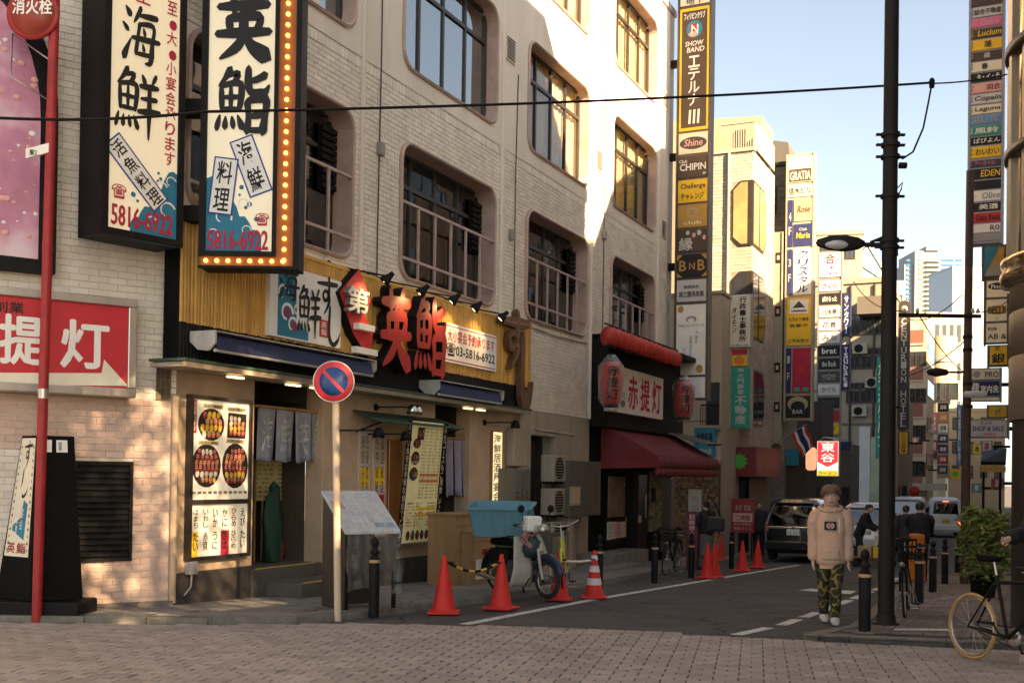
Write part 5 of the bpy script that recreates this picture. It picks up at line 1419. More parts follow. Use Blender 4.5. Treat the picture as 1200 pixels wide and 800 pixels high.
def aircon(s,z,lab):
 t = thing('air_conditioner',lab,'air conditioner',FM,(s,-.2,z),'outdoor air conditioning units')
 mb = MB();mb.bbox(s-.36,s+.36,-.34,-.04,z,z+.56,.015);mb.build('housing',M_CREAMMET,t)
 mb = MB();mb.lathe([(.23,-.352),(.23,-.341),(.001,-.341)],(s-.06,0,z+.28),24,axis='y');mb.build('fan_recess',M_BLACK,t)
 for k in range(9):
  mb = MB();mb.box(s-.30,s+.18,-.362,-.354,z+.05+k*.057,z+.065+k*.057);mb.build('grille_bar',M_CREAMMET,t)
 mb = MB();mb.box(s-.3,s-.24,-.3,-.04,z-.04,z-.001);mb.box(s+.24,s+.3,-.3,-.04,z-.04,z-.001);mb.build('feet',M_BLACK,t,kind='stuff')
a,zt1 = F(657,545,-.3)
aircon(a-.1,zt1-.35,'upper air conditioning unit on the wall near the dark steel door')
aircon(a-.1,zt1-1.05,'lower air conditioning unit below its twin by the dark steel door')
aircon(a-.1,zt1-1.75,'lowest air conditioning unit near the pavement by the dark steel door')
s0,s1 = F(668,570,-.45)[0],F(704,570,-.45)[0]
z1,z0 = F(686,540,-.45)[1],F(686,604,-.45)[1]
t = thing('metal_hood','large brown metal box with a small square notice, beside the maroon awning','metal box',FM,((s0+s1)/2,-.2,z0))
mb = MB();mb.bbox(s0,s1,-.45,-.01,z0,z1,.01);mb.build('housing',mat('brown_sheet_metal',(.10,.085,.065),.5,var=.15,dirt=.3,streak=True),t)
a,b_ = F(668,570,-.47),F(676,592,-.47)
mb = MB();mb.box(a[0]+.02,b_[0]+.2,-.47,-.451,b_[1],a[1]);o = mb.build('notice_frame',mat('pale_frame',(.32,.29,.16),.5),t)
mb = MB();mb.box(a[0]+.06,b_[0]+.16,-.474,-.4705,b_[1]+.04,a[1]-.04);mb.build('notice',M_TAN,o)
mb = MB();mb.bbox(s0+.2,s0+.5,-.35,-.05,-.6,z0-.01,.02);mb.build('duct',M_CREAMMET,t)
mb = MB();mb.bbox(s0-.9,s0+.1,-.4,-.05,gz(24)+.06,z0-.3,.02);mb.build('base_cabinet',M_GREENBOX,t)
for k in range(12):
 mb = MB();mb.box(s0-.8+k*.07,s0-.78+k*.07,-.412,-.402,gz(24)+.2,z0-.4);mb.build('grille_bar',M_CREAMMET,t)
# ================================================================== the lantern shop at the far end
sh = thing('lantern_shop_front','black shop front of the lantern bar under the maroon awning','shop front',FM,(17,-.2,-.3))
A0,A1 = 14.2,19.95
mb = MB();mb.box(A0,A1,-.05,.4,-.8,2.6);mb.build('back_wall',M_BLACKM,sh)
def q4(px0,px1,py0,py1,y):return F(px0,(py0+py1)/2,y)[0],F(px1,(py0+py1)/2,y)[0],F((px0+px1)/2,py1,y)[1],F((px0+px1)/2,py0,y)[1]
def pan(nm,px0,px1,py0,py1,y,m,par=sh,th=.04):
 a,b,c,d = q4(px0,px1,py0,py1,y);mb = MB();mb.box(a,b,y,y+th,c,d);return mb.build(nm,m,par),(a,b,c,d)
o,q = pan('poster_window',714,741,558,605,-.10,mat('faded_poster_window',(.24,.15,.10),.4,var=.5,scale=5))
m = MB();columns(m,q[0]+.08,q[1]-.08,q[2]+.1,q[3]-.08,-.104,8,4,0,.02);m.quad((q[0]+(q[1]-q[0])*.6,-.103,q[2]+.75),(q[1]-.05,-.103,q[2]+.75),(q[1]-.05,-.103,q[2]+.82),(q[0]+(q[1]-q[0])*.6,-.103,q[2]+.82),1);m.build('lettering',[pal('tan'),pal('white')],o)
for k,c in enumerate(('paper','paper','palepink','paper','yellow')):
 a,b,c_,d = q4(712+k*5.4,716.5+k*5.4,611 if k!=4 else 606,632-k,-.14)
 mb = MB();mb.box(a,b,-.14,-.125,c_,d);o = mb.build('notice',pal(c),sh)
 m = MB();columns(m,a+.03,b-.03,c_+.04,d-.04,-.143,2,2,0,.01);m.build('lettering',pal('crimson' if k%2 else 'black'),o)
pan('dark_panel',709,742,606,640,-.115,M_BLACK)
o,_ = pan('column',742,748,552,648,-.32,M_BLACK,th=.3)
o,q = pan('sliding_door',748,758,556,645,-.12,mat('black_door',(.016,.014,.013),.3,var=.2))
mb = MB();mb.tube([(q[0]+.5,-.16,.55),(q[0]+.5,-.16,1.15)],.015,6);mb.build('handle',M_STEEL,o)
a,b,c_,d = q4(747.5,751,604,612,-.14);mb = MB();mb.box(a,b,-.15,-.14,c_,d);mb.build('door_notice',pal('cream'),o)
M_MOSAIC = island_mat('stone_mosaic',(.28,.23,.16),.7,.45,scale=8)
def mosaic(nm,px0,px1,py0,py1,y,m,par,sx=.16,szz=.10):
 a,b,c,d = q4(px0,px1,py0,py1,y);mb = MB();mb.box(a,b,y+.012,y+.2,c,d,0)
 o = mb.build(nm,M_JOINT,par)
 m2 = MB();g = random.Random(px0)
 z = c
 while z<d-.02:
  x = a+g.uniform(-.08,0);h = szz*g.uniform(.8,1.2)
  while x<b-.01:
   w = sx*g.uniform(.6,1.4);x0_,x1_ = max(a,x+.005),min(b,x+w-.005)
   if x1_-x0_>.02:m2.box(x0_,x1_,y-g.uniform(0,.02),y+.011,z+.004,min(d,z+h-.004))
   x += w
  z += h
 m2.build('mosaic_stone',m,o,kind='stuff');return o
mosaic('stone_wall',761,775,552,622,-.15,M_MOSAIC,sh)
pan('grey_door',775,786,556,645,-.08,mat('grey_door',(.10,.095,.085),.5,var=.1))
pan('mirror_strip',786,791,562,640,-.10,mat('pale_door_frame',(.22,.20,.17),.4))
mb = MB();a,b,c_,d = q4(764,768,571,588,-.18);mb.box(a,b,-.19,-.17,c_,d);mb.build('intercom',M_BLACK,sh)
for k,(p0,p1,zt_,yo)in enumerate(((712,760,.35,-.75),(716,752,.12,-1.15))):
 a,b = F(p0,650,yo)[0],F(p1,650,yo)[0];zb = gz(26)-.1
 mb = MB();mb.bbox(a,b,yo,yo+.9,zb,zb+.48-k*.22,.01);mb.build('step',mat('grey_concrete',(.20,.18,.16),.8,var=.15,bump=.3,dirt=.4),sh)
y = -.62
a,b,c_,d = q4(694,779,420,505,y)
a0,b0 = F(716,460,y)[0],F(777,470,y)[0];zc0,zc1 = F(750,487,y)[1],F(750,436,y)[1]
t = thing('shop_sign','white board with red lantern-bar writing in a black frame under the lantern string','sign',FM,((a0+b0)/2,-.3,zc0))
mb = MB();mb.box(13.9,20.1,-.45,-.02,zc0-.35,zc1+.75);mb.build('housing',M_BLACK,t)
mb = MB();mb.box(13.9,20.1,-.9,-.02,zc1+.62,zc1+.74);mb.build('top_hood',M_BLACK,t)
mb = MB();mb.box(a0,b0,y,-.451,zc0,zc1);mb.build('face',mat('white_sign_face',(.66,.62,.56),.4,var=.05,dirt=.2,dirtc=(.4,.33,.25),streak=True),t)
m = MB();w_,h_ = b0-a0,zc1-zc0
for i,ch in enumerate('赤提灯'):text(m,ch,a0+w_*(.30+.235*i),a0+w_*(.48+.235*i),zc0+.12*h_,zc0+.86*h_,y-.004,0,.035)
text(m,'元祖',a0+w_*.14,a0+w_*.23,zc0+.55*h_,zc0+.90*h_,y-.004,1,.01,vert=True);text(m,'大衆',a0+w_*.16,a0+w_*.25,zc0+.10*h_,zc0+.5*h_,y-.004,1,.01,vert=True)
text(m,'居酒屋',a0+w_*.02,a0+w_*.10,zc0+.2*h_,zc0+.9*h_,y-.004,1,.01,vert=True)
m.build('lettering',[pal('crimson'),pal('black')],t)
M_LANT = mat('red_lantern_paper',(.42,.030,.022),.55,var=.15,scale=6)
def lantern_mesh(r,h,ribs):
 m = MB();n = ribs*2
 prof =[]
 for i in range(n+1):
  v = i/n;rr = r*(math.sin(math.pi*(.13+.74*v))**.55)*(1+(.018 if i%2 else-.018))
  prof.append((rr,v*h))
 m.lathe(prof,(0,0,0),18);return m
LG = 'small red lanterns in the string over the lantern shop'
p0_,p1_ = F(714,418,-.95),F(790,442,-.95)
for i in range(14):
 u = i/13;s = p0_[0]+(p1_[0]-p0_[0])*u
 z = zc1+.30
 if i==0:
  tl = thing('small_lantern','small red paper lantern at the near end of the string over the white board','lantern',FM,(s,-.95,z),LG)
  m = lantern_mesh(.21,.38,7);m.v =[(q[0]+s,q[1]-.95,q[2]+z)for q in m.v];m.build('paper_shade',M_LANT,tl)
  m = MB();m.lathe([(.10,-.02),(.10,.015)],(s,-.95,z),12);m.lathe([(.10,.365),(.10,.40),(.03,.41)],(s,-.95,z),12);m.tube([(s,-.95,z+.4),(s,-.95,z+.46)],.008,5);m.build('cap_ring',M_BLACK,tl)
 else:repeat(tl,FM.w(s,-.95+random.uniform(-.02,.02),z+random.uniform(-.01,.01)),FM.a+random.uniform(-1,1),'small red paper lantern, %s from the near end of the string over the white board'%('first second third fourth fifth sixth seventh eighth ninth tenth eleventh twelfth thirteenth fourteenth'.split()[i]))
cb = MB();cb.tube([(p0_[0]-.3,-.95,zc1+.745),(p1_[0]+.3,-.95,zc1+.745)],.02,6);cb.build('lantern_rail',M_BLACK,t)
def big_lantern(px,py,y,h,r,lab):
 s,z = F(px,py,y);z -= h/2
 t = thing('big_lantern',lab,'lantern',FM,(s,y,z),'big red lanterns of the shop')
 m = lantern_mesh(r,h,12);m.v =[(q[0]+s,q[1]+y,q[2]+z)for q in m.v];o = m.build('paper_shade',M_LANT,t)
 m = MB();m.lathe([(r*.62,-.05),(r*.62,.03),(r*.5,.03)],(s,y,z),16);m.lathe([(r*.5,h-.03),(r*.62,h-.03),(r*.62,h+.04),(.02,h+.06)],(s,y,z),16);m.tube([(s,y,z+h),(s,y,z+h+.18)],.012,6);m.build('cap_ring',M_BLACK,t)
 m = MB();text(m,'赤提灯',-.13,.13,h*.1,h*.9,0,0,.04,vert=True)
 ph = R(-62)
 m.v =[(s+(r*1.02)*math.sin(p[0]/r+ph),y-(r*1.02)*math.cos(p[0]/r+ph)-.01,z+p[2])for p in m.v];m.build('lettering',pal('black'),o)
 m = MB()
 def pl(u,v):
  q = 2*math.pi*u;k = 1.04+.03*math.sin(7*q+9*v)+.03*math.sin(13*q)
  rr = r*k*(.35+.65*min(1,4*v+.15))*(.25+.75*min(1,4.5*(1-v)+.05))if v>.02 else r*.5
  return(s+rr*math.cos(q),y+rr*math.sin(q),z-.12+(h+.28)*v)
 m.grid(pl,30,14);m.build('plastic_wrap',M_PLASTIC,t)
big_lantern(716,449,-1.0,.95,.27,'big red lantern in clear plastic left hanging before the black housing')
big_lantern(801,468,-.9,.98,.29,'big red lantern in clear plastic at the far corner by the tall sign column')
M_MAROON = mat('maroon_awning_cloth',(.17,.022,.026),.8,var=.15,scale=3,bump=.15,bscale=120,dirt=.35,dirtc=(.24,.10,.10))
t = thing('shop_awning','maroon cloth awning over the lantern shop with scalloped round valance','awning',FM,(17,-.6,2.2))
pj = 1.5
zt_ = F(706,495,-.05)[1];zf = F(752,533,-pj)[1]
sl,sr = F(704,500,-.05)[0],20.0
sl2 = F(752,533,-pj)[0]
mb = MB();mb.grid(lambda u,v:(sl+(sr-sl)*u,-.06-(pj-.06)*v,zt_+(zf-zt_)*v-.03*math.sin(math.pi*v)+.006*math.sin(40*u)),20,6);mb.build('top_cloth',M_MAROON,t,solid=.006)
for x in(sl,sr):
 mb = MB();mb.add([(x,-.06,zt_),(x,-pj,zf),(x,-pj,zf-.26),(x,-.06,zf-.30)],[(0,1,2,3)]);mb.build('side_cloth',M_MAROON,t,solid=.005)
mb = MB();mb.grid(lambda u,v:(sl+(sr-sl)*u,-pj-.005-.012*math.sin(70*u)*(1-v),zf-.26+.26*v),80,2);mb.build('valance',M_MAROON,t,solid=.005)
mb = MB()
fold0 = None
nf_ = 30
for i in range(nf_):
 x = sl+.1+(sr-sl-.2)*i/(nf_-1)
 if fold0 is None:
  m = MB();m.lathe([(.02,-.20),(.07,-.17),(.085,-.09),(.07,-.02),(.03,0)],(x,-pj+.05,zf-.26),10);fold0 = m.build('roll',M_MAROON,t);fx0 = x
 else:
  o = fold0.copy();COL.objects.link(o);o.parent = t;o.location = Vector((x-fx0,0,0))
for x in(sl+.05,sr-.05):
 mb = MB();mb.tube([(x,-.02,zf-.5),(x,-pj+.05,zf-.1)],.018,6);mb.build('strut',M_BLACK,t)
t = thing('metal_sheet','dark grey sheet propped above the far end of the maroon awning','metal sheet',FM,(19.6,-1,2.8))
a_,b_ = F(779,508,-.3),F(815,511,-1.5)
c_ = F(803,523,-1.7)
mb = MB();mb.hexa([(18.6,-.25,zt_-.05),(20.3,-.25,zt_-.05),(20.4,-1.45,zt_-.38),(19.0,-1.45,zt_-.42),(18.6,-.25,zt_-.0),(20.3,-.25,zt_-.0),(20.4,-1.45,zt_-.33),(19.0,-1.45,zt_-.37)]);mb.build('sheet',mat('dull_grey_sheet',(.07,.066,.062),.5,var=.15),t)
mb = MB();mb.tube([(20.38,-1.47,zt_-.35),(19.0,-1.47,zt_-.39)],.03,6);mb.build('edge_tube',M_BLACK,t)
# ================================================================== buildings along and across the street
def bmat(name,c,**k):return mat(name,c,k.pop('r',.75),var=.10,scale=k.pop('scale',.9),dirt=k.pop('dirt',.3),dirtc=tuple(v*.55 for v in c),bump=.2,bscale=30,streak=True)
def window_unit(w,h,fm,gm,par,cx,cz,y,sash=1,bar=True):
 """a framed window: frame part with pane and sill"""
 m = MB();t = .07
 for a,b,c,d in((-w/2,-w/2+t,0,h),(w/2-t,w/2,0,h),(-w/2+t,w/2-t,0,t),(-w/2+t,w/2-t,h-t,h)):m.box(cx+a,cx+b,y-.05,y+.05,cz+c,cz+d)
 if bar:
  for k in range(1,sash+1):x = cx-w/2+w*k/(sash+1);m.box(x-.03,x+.03,y-.04,y+.04,cz+t,cz+h-t)
 o = m.build('window',fm,par)
 m = MB();m.quad((cx-w/2+.02,y-.012,cz+.02),(cx+w/2-.02,y-.012,cz+.02),(cx+w/2-.02,y-.012,cz+h-.02),(cx-w/2+.02,y-.012,cz+h-.02));m.build('pane',gm,o)
 return o
M_DARKPANE = mat('dark_glass_pane',(.022,.026,.030),.08,var=.3,scale=.7,spec=.8)
M_BLUEPANE = mat('blue_glass_pane',(.02,.10,.20),.08,var=.3,scale=.2,spec=.8)
M_PALEPANE = mat('pale_curtained_pane',(.20,.18,.14),.15,var=.4,scale=.6,spec=.6)
def building(name,label,frame,x0,x1,depth,z0,z1,wm,floors,bays,ww=.6,wh=.5,fm=None,gm=None,group=None,zb=None,y0=0.0,trim=None,cat='building',sash=1,side=0):
 zb = z0 if zb is None else zb
 t = thing(name,label,cat,frame,((x0+x1)/2,y0,z0),group)
 m = MB();m.box(x0,x1,y0,y0+depth,z0,z1);m.build('wall',wm,t)
 m = MB();m.box(x0-.08,x1+.08,y0-.08,y0+depth+.05,z1+.002,z1+.3);m.build('parapet',trim or wm,t)
 if floors:
  fh,bw =(z1-zb)/floors,(x1-x0)/bays
  proto_w = None
  for f in range(floors):
   for b in range(bays):
    cx,cz = x0+bw*(b+.5),zb+fh*(f+.5-wh/2)
    if proto_w is None:
     proto_w = window_unit(bw*ww,fh*wh,fm or M_DKFRAME,gm or M_DARKPANE,t,cx,cz,y0-.03,sash);c0_ =(cx,cz)
    else:
     o = proto_w.copy();COL.objects.link(o);o.parent = t;o.location =(cx-c0_[0],0,cz-c0_[1])
     for ch in proto_w.children:
      q = ch.copy();COL.objects.link(q);q.parent = o
   if trim:
    m = MB();z = zb+fh*f;m.box(x0-.03,x1+.03,y0-.04,y0-.001,z-.1,z+.1);m.build('string_course',trim,t)
 return t
FN_DIR =(.9066,-.4219)
def perp(P):return Frame(P[0],P[1],*FN_DIR)
FRT = Frame(*(FM.w(0,-9.2,0)[:2]),-.4219,-.9066)
wA,wB,wC = bmat('grey_brown_tile',(.55,.48,.40)),bmat('pale_render',(.74,.68,.60)),bmat('brown_tile',(.20,.14,.10))
building('corner_tower_building','grey brown tiled building with the rounded corner column on the brick footway',FRT,-5.97,-2.2,5.1,-.5,16.7,wA,5,2,y0=.5,zb=3)
t = thing('office_building','pale building with a sloping roofline opposite the cream brick building','building',FRT,(-15,0,-.6))
m = MB();m.ext([(-20.5,-.8),(-9.3,-.8),(-9.3,12.45),(-10.8,14.45),(-14.5,16.25),(-14.75,16.3),(-16.6,16.3),(-16.6,13.0),(-20.5,13.0)],0,5);m.build('wall',wB,t)
m = MB();m.box(-16.6,-14.8,-.01,2.6,16.31,21);m.build('roof_tower',wB,t)
for f in range(4):
 for b in range(4):window_unit(1.7,1.5,M_DKFRAME,M_DARKPANE,t,-10.9-b*2.6,3.2+f*2.7,-.03,2)
building('low_shop_building','brown tiled lower building beyond the pale sloping one',FRT,-40,-20.6,8,-1.2,12.6,wC,4,7,zb=2.5)
building('distant_shop_building','grey lower building at the far right end of the street',FRT,-125,-40.2,8,-1.3,14.5,wA,4,16,zb=2.5)
scb = thing('added_sun_blocker','unseen pale block added to stop the sun, with a gap for one beam','building',FRT,(12,6.8,-.2))  # added out of view: shades the facade, gap shaped to pass a sun beam
for a,b,c_,d in((.5,6.6,-.2,23),(10.6,13.2,-.2,23),(6.6,10.6,-.2,8.95),(6.6,10.6,13.6,23)):
 m = MB();m.box(a,b,6.8,9.2,c_,d);m.build('wall',wB,scb)
for f_ in range(7):
 for b_ in range(2):window_unit(1.8,1.5,M_DKFRAME,M_DARKPANE,scb,2.1+b_*2.9,3+f_*2.8,6.77,2)
building('added_shade_building','unseen brown block added behind the rounded corner tower to shade the facade',FRT,-6,.3,8,-.2,18.9,wC,6,2,y0=11.2,zb=3)  # added out of view to keep low sun off the cream facade
c = FM.w(2.75,-10.235,0);cx,cy = c.x,c.y
t = thing('corner_column','round stone clad corner column with a polished band and dark base','column',WORLD,(cx,cy,0))
zq = lambda py:at(1178,py,cy-.6).z
rr = 1.12
M_GRAN = mat('brown_granite',(.085,.064,.048),.45,var=.2,scale=14,bump=.05,spec=.5)
m = MB();m.lathe([(rr,zq(487)),(rr,zq(408)),(rr-.012,zq(407)),(rr-.012,zq(405.5)),(rr,zq(404)),(rr,zq(352)),(rr-.012,zq(351)),(rr-.012,zq(349)),(rr,zq(348)),(rr,zq(318))],(cx,cy,0),56);m.build('cladding',M_GRAN,t)
m = MB();m.lathe([(rr-.04,-.1),(rr-.04,zq(488))],(cx,cy,0),56);m.build('dark_base',mat('dark_base_stone',(.022,.018,.016),.35,var=.2,scale=4),t)
m = MB();m.lathe([(rr,zq(317.5)),(rr+.08,zq(314)),(rr+.10,zq(303)),(rr+.06,zq(296)),(rr+.09,zq(290)),(rr+.09,zq(284)),(rr+.02,zq(282))],(cx,cy,0),56);m.build('polished_band',mat('gold_steel_band',(.55,.42,.27),.18,.95,var=.1),t)
m = MB();m.lathe([(rr-.02,zq(281)),(rr-.02,16)],(cx,cy,0),40,smooth=True);m.build('curved_glass',mat('gold_tinted_glass',(.36,.25,.13),.07,.75,var=.12,scale=.5),t)
for k in range(20):
 q = k*math.pi/10+.1
 m = MB();x,y_ = cx+rr*math.cos(q),cy+rr*math.sin(q);m.box(x-.03,x+.03,y_-.03,y_+.03,zq(281),16);m.build('mullion',M_STEEL,t)
for py in(150,20,290-420):
 m = MB();m.lathe([(rr+.01,zq(py)-.06),(rr+.06,zq(py)-.05),(rr+.06,zq(py)+.05),(rr+.01,zq(py)+.06)],(cx,cy,0),48);m.build('band_rail',M_DKFRAME,t)
# ================================================================== sign columns
def column_sign(frame,label,x0,x1,zt,zb,th,panels,pxc,hm,group=None,name='sign_column',pw=0.02,arms=()):
 """a tall frame with stacked panels; panels = (row top, row bottom, colour, [prints])"""
 t = thing(name,label,'sign column',frame,((x0+x1)/2,th/2,zb),group)
 m = MB();m.box(x0,x1,.006,th,zb,zt)
 m.box(x0-.05,x0-.001,-.03,th,zb-.04,zt);m.box(x1+.001,x1+.05,-.03,th,zb-.04,zt);m.build('frame',hm,t)
 for p in panels:
  za,zc = frame.px(pxc,p[0])[1],frame.px(pxc,p[1])[1]
  u0,u1 =(p[4]if len(p)>4 else(0,1))
  a,b = x0+(x1-x0)*u0,x0+(x1-x0)*u1
  m = MB();m.bbox(a+pw,b-pw,-.02,.004,zc+pw,za-pw,.004);o = m.build('panel',pal(p[2]),t)
  ms,keys = MB(),[]
  def ki(k):
   if k not in keys:keys.append(k)
   return keys.index(k)
  w_,h_ = b-a,za-zc
  for q in p[3]:
   kind = q[0]
   if kind=='rect':ms.quad((a+q[2]*w_,-.0235,zc+q[4]*h_),(a+q[3]*w_,-.0235,zc+q[4]*h_),(a+q[3]*w_,-.0235,zc+q[5]*h_),(a+q[2]*w_,-.0235,zc+q[5]*h_),ki(q[1]))
   elif kind=='oval':
    cx_,cz_,rx,rz = a+(q[2]+q[3])/2*w_,zc+(q[4]+q[5])/2*h_,(q[3]-q[2])/2*w_,(q[5]-q[4])/2*h_
    ms.add([(cx_+rx*math.cos(i*.3142),-.0245-.0006*len(keys),cz_+rz*math.sin(i*.3142))for i in range(20)],[tuple(range(20))],ki(q[1]))
   elif kind=='tri':ms.add([(a+q[2]*w_,-.024,zc+q[3]*h_),(a+q[4]*w_,-.024,zc+q[5]*h_),(a+q[6]*w_,-.024,zc+q[7]*h_)],[(0,1,2)],ki(q[1]))
   else:
    opt = q[6]if len(q)>6 else{}
    text(ms,kind,a+q[2]*w_,a+q[3]*w_,zc+q[4]*h_,zc+q[5]*h_,-.028,ki(q[1]),opt.get('b',.015),opt.get('v',False),opt.get('s',0.0))
  if ms.f:ms.build('print',[pal(k)for k in keys],o)
 for(ax,az)in arms:
  m = MB();m.box(ax,x0-.05,th*.3,th*.7,az-.10,az+.10);m.build('bracket',M_BLACK,t)
 return t
V = dict(v=True,b=.02)
p = at(793,300,31.15);FA = perp((p.x,p.y))
x1 = FA.px(829,300)[0]
za = lambda py:FA.px(811,py)[1]
column_sign(FA,'tall sign column with a yellow bordered panel on the end of the cream brick building',0,x1,za(-60),za(468),.35,[(-60,7,'cream',[('地下','black',.2,.8,.02,.12)]),(9,154,'yellow',[('rect','brown',.09,.91,.03,.97),('フィリピンクラブ','white',.16,.84,.90,.955,{'b':.03}),('oval','teal',.24,.76,.75,.89),('oval','palepink',.30,.62,.76,.80),('oval','crimson',.34,.62,.80,.865),('N','white',.40,.62,.785,.855),('SHOW','white',.2,.78,.685,.725,{'s':.12}),('BAND','white',.26,.82,.635,.675,{'s':.12}),('エテルナ','white',.32,.68,.20,.61,V),('III','white',.34,.68,.06,.17,{'b':.02,'s':.05})]),(155,181,'cream',[('oval','dgrey',.06,.94,.22,.78),('Shine','palepink',.2,.8,.36,.68,{'s':.15})]),(182,209,'brown',[('Club','white',.05,.32,.68,.82),('CHIPIN','white',.08,.92,.34,.64,{'b':.03}),('3F','white',.82,.93,.12,.22)]),(210,238,'yellow',[('Challenge','brown',.1,.9,.55,.82,{'s':.1}),('チャレンジ','black',.12,.86,.15,.42)]),(239,267,'gold',[('oval','tan',.32,.68,.42,.86),('oval','gold',.40,.60,.5,.78),('club','cream',.22,.8,.14,.28)]),(268,296,'brown',[('縁','lightgrey',.08,.52,.1,.62,{'b':.03}),('oval','palepink',.5,.62,.62,.82),('oval','lightgrey',.66,.8,.7,.92),('oval','palepink',.84,.95,.5,.7),('oval','lightgrey',.3,.42,.74,.92)]),(297,326,'black',[('B','gold',.1,.32,.30,.72,{'b':.03}),('N','gold',.42,.6,.34,.62),('B','gold',.7,.92,.30,.72,{'b':.03}),('tri','gold',.02,.95,.2,.95,.02,.72),('tri','gold',.98,.95,.8,.95,.98,.72),('tri','gold',.02,.05,.2,.05,.02,.25),('tri','gold',.98,.05,.8,.05,.98,.25)]),(327,354,'lightgrey',[('有限会社','dgrey',.25,.75,.60,.74),('城之園倶楽部','dgrey',.1,.9,.22,.48)]),(356,440,'white',[('oval','gold',.06,.26,.88,.98),('oval','grey',.34,.68,.735,.83),('oval','white',.40,.62,.735,.80),('FELICIOUS','grey',.08,.92,.68,.715),('御宴会','grey',.64,.72,.44,.62,V),('お問合せは','grey',.46,.54,.26,.56,V),('ビルへ','grey',.26,.34,.12,.40,V),('oval','gold',.68,.9,.03,.15)]),(441,467,'white',[]),],811,mat('brown_sign_frame',(.09,.065,.05),.45,var=.2),arms=((-.5,za(70)),(-.5,za(180)),(-.5,za(310))))
p = at(922,300,40.3);FC = perp((p.x,p.y));x1 = FC.px(952,300)[0];za = lambda py:FC.px(937,py)[1]
column_sign(FC,'cream framed sign column with a navy floor-number strip',0,x1,za(180),za(492),.4,[(183,214,'cream',[('rect','brown',.06,.94,.04,.52),('GRATIA','cream',.1,.9,.1,.42)]),(216,231,'cream',[('信水ビル','black',.06,.94,.2,.8)]),(233,260,'tan',[('Rose','brown',.2,.85,.4,.68,{'s':.15})],(.25,1)),(262,289,'navy',[('Maria','yellow',.15,.85,.35,.6,{'s':.1}),('Club','lightgrey',.3,.7,.68,.8)],(.25,1)),(233,289,'navy',[('4','lightgrey',.3,.7,.55,.72),('F','lightgrey',.3,.7,.25,.42)],(0,.24)),(291,346,'white',[('クリスタル','navy',.25,.75,.05,.96,{'v':True,'b':.03,'s':.12})],(.25,1)),(291,346,'navy',[('3','lightgrey',.3,.7,.62,.78),('F','lightgrey',.3,.7,.30,.46)],(0,.24)),(348,405,'yellow',[('rect','white',.14,.86,.66,.95),('tri','dgrey',.25,.78,.5,.92,.75,.78),('rect','dgrey',.2,.8,.70,.73),('カラオケ喫茶','brown',.1,.9,.5,.58),('営業中','brown',.15,.85,.38,.45),('ご予約受付','brown',.1,.9,.06,.14)]),(407,461,'crimson',[('rect','red',.3,.6,.42,.6),('oval','green',.1,.45,.04,.14),('oval','green',.55,.9,.04,.14)],(.25,1)),(407,461,'navy',[('1','lightgrey',.3,.7,.66,.82),('F','lightgrey',.3,.7,.30,.46)],(0,.24)),(463,490,'black',[('oval','tan',.1,.9,.3,.95),('oval','black',.22,.78,.25,.75),('BAR','lightgrey',.3,.7,.2,.38)]),],937,mat('cream_sign_frame',(.38,.32,.23),.5,var=.1,dirt=.2))
m_ = column_sign(FC,'thin cream post with small square floor lamps beside the cream sign column',-.42,-.18,za(270),za(520),.2,[(r,r+13,'black',[('rect','palepink',.3,.7,.3,.7)])for r in(295,358,424,470)],917,MATS['cream_sign_frame'],name='lamp_post_strip')
p = at(960,300,51.0);FD = perp((p.x,p.y));x1 = FD.px(986,300)[0];za = lambda py:FD.px(972,py)[1]
rows =[(296,325,'white',[('合','red',.28,.72,.55,.95,{'b':.03}),('ビル案内','blue',.2,.8,.32,.44),('1234-56','blue',.15,.85,.08,.24)])]
for k,(c_,f_,s_)in enumerate((('lightgrey','crimson','さくら'),('black','white','ぽけらった'),('lightgrey','dgrey','八木亭'),('white','black','花音'),('lightgrey','dgrey','みち'),('black','white','brat'),('black','lightgrey','the Rock'),('dgrey','grey','空'),('lightgrey','dgrey','かぐら'),('black','dgrey','夢'),('crimson','brown','燈'),('yellow','black','カラオケ'))):
 r0 = 328+k*15.2;rows.append((r0,r0+13.6,c_,[(s_,f_,.18,.82,.25,.72)]))
column_sign(FD,'sign column of small black and white bar panels beneath a red and white panel',0,x1,za(294),za(514),.3,rows,972,mat('grey_sign_frame',(.22,.20,.17),.5,var=.1))
for r0,r1,s_ in((344,394,'サンタワー'),(404,456,'Tsubaki')):
 x2,x3 = FD.px(986.5,350)[0]+.06,FD.px(994,350)[0]+.06
 column_sign(FD,('upper' if r0<400 else 'lower')+' navy vertical sign beside the black and white bar panels',x2,x3,za(r0),za(r1),.3,[(r0,r1,'navy',[(s_,'white',.2,.85,.05,.95,{'v':True,'b':.015})])],990,mat('navy_frame',(.02,.025,.07),.5),'navy vertical signs')
column_sign(FD,'low dark sign box with a navy edge below the navy vertical signs',FD.px(957,490)[0],FD.px(995,490)[0]+.05,za(517),za(527),.35,[(518,526,'navy',[])],972,MATS['navy_frame'])
p = at(1137,150,25.0);FE = perp((p.x,p.y));x1 = FE.px(1174,150)[0];za = lambda py:FE.px(1155,py)[1]
er =[(-30,7,'brown',[])]
